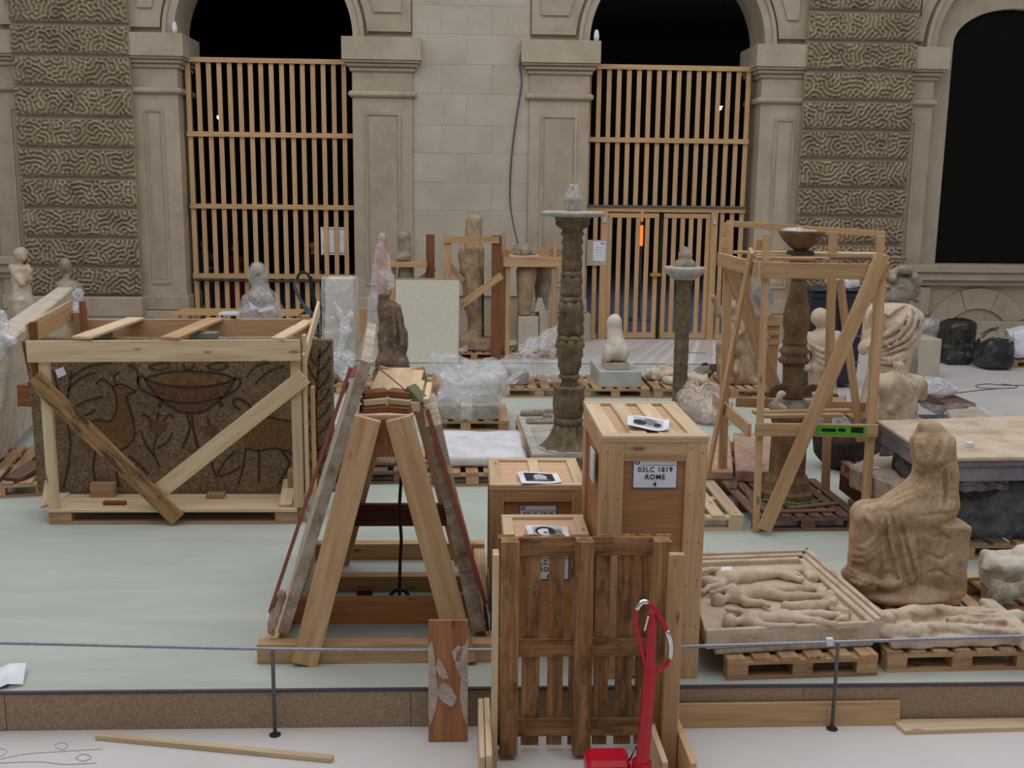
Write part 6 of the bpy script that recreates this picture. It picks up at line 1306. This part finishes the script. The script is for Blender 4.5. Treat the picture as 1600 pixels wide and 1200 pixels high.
tag(crumple('white_rubble_bag', [('b', (11.25, 20.0, PH+.28), (.6, .36, .28), .16), ('e', (11.3, 20.0, PH+.4), (.48, .3, .22))], .075, plain('white_polythene', (226, 226, 236), .35, bscale=5), None, noise=.08, nscale=6, jit=.1, flat_z=PH+.001), 'white rubble bag slumped on a pallet by the window apron', 'bag')
cb = MB(); 
for pts in (((1600, 602), (1570, 602), (1545, 600), (1526, 602), (1530, 606), (1560, 607), (1585, 606), (1588, 603), (1565, 600)), ((1560, 607), (1530, 610), (1505, 613), (1484, 616))): cb.tube(smoothline([G(a, b, .006) for a, b in pts], 5), .009, 5)
tag(cb.build('floor_cable', GREYC), 'thin grey cable looped on the pale floor', 'cable')
# --- low slabs, boxes and film at right on the floor
def q4(name, pts, z0, z1, mat, lab, cat, bev=.01): 
    P = [G(a, b, z1) for a, b in pts]; o = MB().hexa([(p.x, p.y, z0) for p in P]+[(p.x, p.y, z1) for p in P]).build(name, mat, None, bevel=bev); tag(o, lab, cat); return o
lb = empty('low_timber_tray', (6.8, 15.2, 0), 'low grey timber tray with film beside the male torso', 'tray')
board('tray_side', G(1440, 622, .12), G(1475, 640, .12), .22, .03, PALB, lb, up=(1, 0, .0)); board('tray_side', G(1475, 640, .12), G(1512, 635, .12), .06, .03, PALB, lb, up=(0, -1, 0)); q_ = G(1478, 628, .02)
MB().bb(q_.x-.45, q_.x+.35, q_.y-.3, q_.y+.5, 0.001, .05).build('tray_floor', PALB, lb)
crumple('film_heap', [('e', (q_.x-.3, q_.y+.3, .2), (.45, .35, .18)), ('e', (q_.x+.05, q_.y+.45, .15), (.35, .3, .12))], .07, FILMW, lb, noise=.06, flat_z=.05)
wf = empty('wrapped_flat_slab', (7.0, 14.2, 0), 'flat stone slab sealed in film lying on the pale floor', 'slab'); P = [G(a, b, .12) for a, b in ((1493, 668), (1566, 664), (1530, 638), (1478, 640))]
MB().hexa([(p.x, p.y, .03) for p in P]+[(p.x, p.y, .13) for p in P]).build('slab_core', MARB, wf, bevel=.02); mx_ = sum((p for p in P), Vector())/4
crumple('film_wrap', [('b', (mx_.x, mx_.y, .09), (.62, .75, .1), .05, None, RZ(.1))], .075, FILMK, wf, noise=.03, flat_z=.002)
MB().bb(mx_.x-.5, mx_.x+.5, mx_.y-.6, mx_.y+.6, 0.0, .029).build('underlay', RUBBER, wf)
for i, (px_, py_, r, m, lab) in enumerate(((1560, 680, .2, MARBW, 'film-covered white fragment on the pale floor beside the flat wrapped slab'), (1574, 698, .13, MARBB, 'brownish broken fragment lying behind the dark wrapped stack'), (1592, 672, .16, MARBG, 'grey fragment at the edge of the rubble row'), (1552, 700, .1, MARBB, 'small brown chip lying behind the large flat slab'), (1614, 688, .15, MARBB, 'rough brown fragment near the white paper on the floor'))):
    q = G(px_, py_, .06); o = sdf_mesh('broken_fragment', [('e', (q.x, q.y, .06), (r, r*.8, .1)), ('e', (q.x+r*.6, q.y+.1, .05), (r*.5, r*.6, .08))], .035, m, None, noise=.05, nscale=14, flat_z=.002); tag(o, lab, 'fragment')
tag(flat('white_paper_sheet', [G(a, b, .12) for a, b in ((1582, 708), (1600, 696), (1625, 702), (1612, 716))], (0, 0, 1), .006, WHITEP, None), 'white paper sheet lying behind the large flat slab', 'paper')
# --- big slab on the dark wrapped stack
bs2 = empty('large_flat_slab', (4.4, 8.7, 1.03), 'large cream slab with moulded edge lying on the dark wrapped stack', 'slab')
P = [Vector((3.80, 8.02, 0)), Vector((5.3, 8.1, 0)), Vector((5.4, 9.65, 0)), Vector((3.86, 9.42, 0))]
SLG = stone('grey_lilac_edge', (150, 142, 150), (132, 124, 134), (108, 100, 110), 3, rough=.5)
def sl(P, z0, z1, nm, e=0.0): 
    c_ = sum(P, Vector())/4; Q = [p+(c_-p).normalized()*e for p in P]; return MB().hexa([(p.x, p.y, z0) for p in Q]+[(p.x, p.y, z1) for p in Q]).build(nm, MARB if e == 0 else SLG, bs2, bevel=.008)
sl(P, 1.145, 1.18, 'slab_top'); sl(P, 1.09, 1.145, 'moulding', .02); sl(P, .965, 1.09, 'slab_body', .05)
MB().bb(4.22, 4.27, 8.35, 8.42, 1.18, 1.22).build('paper_tag', WHITEP, bs2)
GREYF = film('dull_grey_film', .95, (120, 116, 128), .3, 5, .5)
dk = empty('dark_wrapped_stack', (4.4, 8.7, ZD), 'dark film-wrapped stack of stones on a pallet behind the seated statue', 'stack')
sdf_mesh('stone_stack', [('b', (4.62, 8.75, .64), (.62, .48, .25), .05, .03), ('b', (4.55, 8.7, .86), (.62, .5, .1), .03, .03)], .05, DARKS, dk, noise=.04, nscale=8, flat_z=ZD+.002)
crumple('stretch_film', [('b', (4.6, 8.74, .67), (.68, .55, .285), .06)], .08, film('dark_glossy_film', .28, (120, 130, 140), .12, 6, .8), dk, noise=.04, flat_z=ZD+.002)
crumple('grey_skirt', [('b', (4.6, 8.72, .92), (.74, .62, .045), .03)], .07, GREYF, dk, noise=.02)
# --- thick tilted slab and dark rock behind the seated statue
P = [G(a, b, .78) for a, b in ((1424, 768), (1488, 712), (1404, 692), (1326, 727))]
ts = MB().hexa([(p.x+.02, p.y+.02, .56) for p in P]+[(p.x, p.y, .78) for p in P]).build('thick_slab', stone('worn_thick_slab', (206, 194, 176), (184, 168, 148), (138, 116, 94), 4, bs_=.6, bd=.015), None, bevel=.02); tag(ts, 'thick worn stone slab resting behind the seated statue', 'slab')
MB().bb(P[0].x-.1, P[2].x-.25, P[0].y+.35, P[2].y-.35, ZD, .56).build('bearer_block', DARKW, ts)
q = G(1368, 731, .785); MB().bb(q.x-.03, q.x+.04, q.y-.03, q.y+.03, .781, .79).build('paper_tag', WHITEP, ts)
T = SY(11.2)
o = sdf_mesh('dark_rock', [('e', T(1325, 690), (.35, .3, .25)), ('e', T(1300, 675), (.22, .2, .18)), ('e', T(1352, 685), (.2, .2, .22)), ('e', T(1338, 712), (.3, .3, .2))], .035, DARKS, None, k=.05, noise=.05, nscale=7, flat_z=ZP+.002); tag(o, 'dark rough rock wrapped in film inside the timber cage shadow', 'rock')
crumple('film_patch', [('e', T(1302, 664, -.05), (.2, .18, .12)), ('e', T(1352, 678, -.08), (.14, .14, .14))], .05, FILM, o, noise=.04)
# --- slabs left of the cage, film bag
for i, (pts, z1, m, lab) in enumerate(((((1096, 737), (1146, 737), (1140, 680), (1090, 682)), ZD+.09, stone('reddish_slab', (200, 170, 152), (182, 148, 130), (158, 122, 104), 5), 'reddish flat slab on a pallet beside the tall crate'), (((1150, 735), (1240, 738), (1228, 676), (1146, 676)), ZD+.12, stone('veined_red_slab', (190, 166, 150), (170, 140, 122), (140, 108, 92), 6), 'framed reddish slab lying partly inside the timber cage'))):
    q4('flat_slab', pts, ZD+.002, z1, m, lab, 'slab')
tag(crumple('film_bag', [('e', np.array(G(1100, 655, ZP))+(0, .1, .2), (.32, .3, .25)), ('e', np.array(G(1118, 660, ZP))+(0, 0, .15), (.25, .25, .2)), ('e', np.array(G(1085, 650, ZP))+(0, .2, .25), (.22, .2, .25))], .06, film('brownish_film', .6, (206, 186, 172), .18), None, noise=.08, nscale=8, flat_z=ZP+.002), 'crumpled brownish film bag behind the tall crate', 'bag')
# --- fragments at far right front
T = SY(7.1)
o = sdf_mesh('white_carving', [('b', (4.05, 7.2, ZD+.13), (.2, .14, .13), .06, .04), ('e', (3.94, 7.14, ZD+.2), (.14, .11, .08)), ('e', (4.2, 7.22, ZD+.22), (.16, .14, .1))], .018, MARBW, None, noise=.025, nscale=20, flat_z=ZD+.001); tag(o, 'white broken carving on the pallet right of the seated statue', 'fragment')
o = sdf_mesh('curled_carving', [('c', (3.82, 6.86, ZD+.1), .075, (4.1, 6.84, ZD+.17), .07), ('c', (4.1, 6.84, ZD+.17), .07, (4.4, 6.9, ZD+.1), .08), ('e', (3.8, 6.88, ZD+.08), (.08, .07, .08))], .016, MARBG, None, noise=.02, nscale=22, flat_z=ZD+.001); tag(o, 'grey curled carving beside the broken relief fragment', 'fragment')
for (x0, y0, x1, y1) in ((3.78, 7.42, 4.7, 7.45),): tag(board('pallet_plank', (x0, y0, ZD+.012), (x1, y1, ZD+.012), .13, .022, PINEP), 'loose plank on the pallet below the dark wrapped stack', 'plank')
# --- film in the bowl
crumple('film_in_bowl', [('e', (qx-.02, YQ, YP(1243, 366, YQ).z), (.19, .19, .045)), ('e', (qx-.1, YQ-.05, YP(1243, 361, YQ).z), (.12, .1, .03))], .035, FILMW, sc, noise=.03, nscale=16)
# ================================================================== things on the wall and behind the gates
tag(MB().tube(smoothline([YP(818, 66, WY-.05), YP(812, 100, WY+.0), YP(815, 130, WY+.02), YP(806, 190, WY+.02), YP(799, 250, WY+.02), YP(797, 310, WY+.02), YP(802, 350, WY-.3), YP(809, 380, 22.2)], 6), .018, 6).build('wall_cable', GREYC), 'dark cable hanging down the pale ashlar wall', 'cable')
for i, (px_, py_) in enumerate(((273, 49), (932, 58))):
    q = YP(px_, py_, WY-.1); tag(MB().lathe((q.x, WY-.1, ZI1), [(.05, .001), (.06, .1), (.045, .2), (.02, .24)], 10).build('white_sensor', WHITEP, None, smooth=True), ('small white sensor standing on the impost of the left arch', 'small white sensor standing on the impost beside the double-door gate')[i], 'sensor')
pc_ = MB(); pc_.tube(smoothline([(-5.95, GY-.09, 1.27), (-5, GY-.09, 1.26), (-4, GY-.09, 1.25), (-3, GY-.09, 1.27), (-2.55, GY-.09, 1.28)], 4), .03, 7); tag(pc_.build('gate_hose', STEELD), 'dark hose tied along the lower rail of the left slatted gate', 'hose')
pc_ = MB(); pc_.tube([(2.66, GY-.075, 2.97), (6.2, GY-.075, 2.97)], .025, 7); tag(pc_.build('gate_conduit', GREYC), 'grey conduit running above the double doors of the right gate', 'pipe')
T = SY(20.5)
for i, pts in enumerate((((462, 440), (460, 448), (470, 470), (490, 492), (500, 510)), ((464, 436), (470, 426), (482, 430), (490, 460), (496, 500), (500, 560)), ((462, 450), (475, 480), (494, 510), (502, 540)), ((486, 432), (486, 455), (492, 480), (498, 500)))):
    tag(MB().tube(smoothline([T(a, b) for a, b in pts], 5), .028, 6).build('hanging_cable', BLUEC if i % 2 == 0 else RUBBER), ('blue-grey cable loop sagging beside the wrapped slab', 'black cable loop arching over the other cables', 'blue-grey cable strand reaching lowest in the bundle', 'short black cable strand in the bundle')[i], 'cable')
T = SY(GY-.06)
o = empty('notice_board', tuple(T(521, 398)), 'white notice panel hung behind the slats of the left gate', 'sign'); U = SY(GY+.08)
a, b = U(502, 398), U(540, 355); MB().bb(a[0], b[0], GY+.06, GY+.075, a[2], b[2]).build('panel', WHITEP, o)
for zz in (a[2]+.04, b[2]-.04): MB().bb(a[0]+.03, b[0]-.03, GY+.054, GY+.06, zz-.008, zz+.008).build('printed_line', GREYP, o)
a, b = T(926, 408), T(946, 377); o = MB().bb(a[0], b[0], GY-.075, GY-.068, a[2], b[2]).build('paper_notice', WHITEP); tag(o, 'white paper notice pinned to the gate beside the double doors', 'sign')
MB().bb(b[0]-.1, b[0]-.03, GY-.078, GY-.075, b[2]-.06, b[2]-.04).build('printed_mark', BLACKP, o)
for k_ in range(4): MB().bb(a[0]+.05, b[0]-.06, GY-.078, GY-.075, b[2]-.14-.06*k_, b[2]-.132-.06*k_).build('printed_line', GREYL, o)
tag(MB().bb(T(916, 415)[0], T(948, 415)[0], GY-.066, GY-.046, T(930, 415)[2], T(930, 375)[2]).build('gate_backing_board', plain('pale_board', (190, 178, 160), .7), None), 'pale backing board behind the paper notice on the gate', 'board')
# lamps inside the dark halls
def hanging_lamp(px, py, Y, power, lab):
    q = YP(px, py, Y); r = empty('hanging_lamp', (q.x, Y, q.z), lab, 'lamp')
    MB().lathe((q.x, Y, q.z), [(.02, -.07), (.06, -.04), (.07, 0), (.05, .05), (.02, .08)], 12).build('bulb', emit('bulb_glow', (255, 240, 215), 22), r, smooth=True)
    MB().lathe((q.x, Y, q.z), [(.11, .03), (.1, .06), (.04, .14), (.02, .16)], 14).build('shade', STEELD, r); MB().tube([(q.x, Y, q.z+.15), (q.x, Y, 9.6)], .008, 5).build('cord', RUBBER, r)
    l = bpy.data.lights.new('bulb_light', 'POINT'); l.energy = power; l.color = (.85, .9, 1.0); l.shadow_soft_size = .1
    lo = bpy.data.objects.new('bulb_light', l); col.objects.link(lo); lo.location = (q.x, Y, q.z-.2); setparent(lo, r)
hanging_lamp(343, 183, 31, 15, 'small lit lamp hanging in the dark hall behind the left gate')
hanging_lamp(1124, 168, 30, 420, 'small lit lamp hanging in the hall behind the double-door gate')
T = SY(27.0); q = T(1003, 505)
fl3 = empty('floor_lamp', (T(1003, 380)[0], 27.0, 0), 'glowing orange tube lamp on a pole behind the double doors', 'lamp'); lx = T(1002, 380)[0]
MB().tube([(lx, 27, T(1002, 384)[2]), (lx, 27, T(1002, 352)[2])], .04, 10).build('glow_tube', emit('orange_glow', (255, 120, 40), 1.5), fl3); MB().tube([(lx, 27, T(1002, 346)[2]), (lx, 27, T(1002, 326)[2])], .032, 10).build('glow_tube', emit('orange_glow_dim', (255, 120, 40), .8), fl3)
MB().tube([(lx, 27, .03), (lx, 27, T(1002, 326)[2])], .03, 8).build('pole', STEEL, fl3); MB().lathe((lx, 27, 0), [(.3, 0), (.3, .03), (.05, .06)], 16).build('base', STEEL, fl3)
# visitors in the gloom behind the left gate
SKIN = plain('skin', (196, 150, 126), .6)
def person(px, py, Y, cl, lab, hair=(40, 30, 24), arm=0.0):
    q = YP(px, py, Y); h = q.z+.12; s = h/1.75; x = q.x; r = empty('person', (x, Y, 0), lab, 'person')
    Pm = lambda a, b, c_: np.array((x+a*s, Y+b*s, c_*s))
    body = [('e', Pm(0, 0, 1.63), (.078*s, .095*s, .115*s)), ('e', Pm(0, -.09, 1.62), (.018, .025, .03), .01), ('c', Pm(0, .01, 1.5), .05*s, Pm(0, .01, 1.42), .055*s), ('c', Pm(0, 0, 1.35), .13*s, Pm(0, 0, 1.0), .13*s), ('e', Pm(.085, 0, 1.62), (.015, .03, .035), .01), ('e', Pm(-.085, 0, 1.62), (.015, .03, .035), .01)]
    cloth = [('e', Pm(0, 0, 1.36), (.2*s, .12*s, .1*s)), ('c', Pm(0, 0, 1.32), .15*s, Pm(0, 0, .95), .15*s)]
    for sd in (-1, 1):
        hnd = Pm(sd*.2, -.25-arm, 1.05+arm); el = Pm(sd*.27, -.02, 1.1)
        cloth += [('c', Pm(sd*.19, 0, 1.37), .065*s, el, .05*s), ('c', el, .048*s, hnd*.85+el*.15, .038*s), ('c', Pm(sd*.09, 0, .95), .1*s, Pm(sd*.1, .01, .5), .07*s), ('c', Pm(sd*.1, .01, .5), .065*s, Pm(sd*.1, .02, .09), .05*s)]
        body += [('c', el, .03*s, hnd, .026*s), ('e', hnd+np.array((0, -.04, 0)), (.035*s, .05*s, .022*s), .01), ('c', Pm(sd*.1, .02, .5), .04*s, Pm(sd*.1, .02, .05), .04*s), ('c', Pm(sd*.1, .03, .04), .04*s, Pm(sd*.1, -.14, .035), .035*s)]
        for f in range(4): body.append(('c', hnd+np.array(((f-1.5)*.018, -.08, 0)), .0095, hnd+np.array(((f-1.5)*.02, -.13+.008*abs(f-1), -.015)), .008, .006))
        body.append(('c', hnd+np.array((-sd*.03, -.03, .01)), .011, hnd+np.array((-sd*.055, -.08, .005)), .009, .006))
    sdf_mesh('body', body, .02, SKIN, r, k=.02, flat_z=.001); sdf_mesh('clothing', cloth, .026, plain('cloth_%d' % px, cl, .9), r, k=.04)
    sdf_mesh('hair', [('e', Pm(0, .02, 1.67), (.09*s, .1*s, .1*s)), ('-b', Pm(0, -.1, 1.6), (.2, .07, .08), .02, .02)], .02, plain('hair_%d' % px, hair, .8), r)
person(318, 381, 26.4, (70, 74, 90), 'person in grey-blue top behind the left gate holding hands forward', arm=.1)
person(367, 388, 26.8, (120, 40, 44), 'person in dark red top behind the left gate', arm=.05)
person(489, 383, 27.2, (40, 40, 46), 'person in dark clothes behind the left gate beside the notice panel')

q = G(1085, 551, 0); tag(board('tape_strip', (q.x-.2, q.y, .008), (q.x+.22, q.y-.1, .008), .08, .012, plain('blue_grey_strip', (150, 158, 176), .5)), 'short blue-grey strip lying on the floor before the double doors', 'strip')
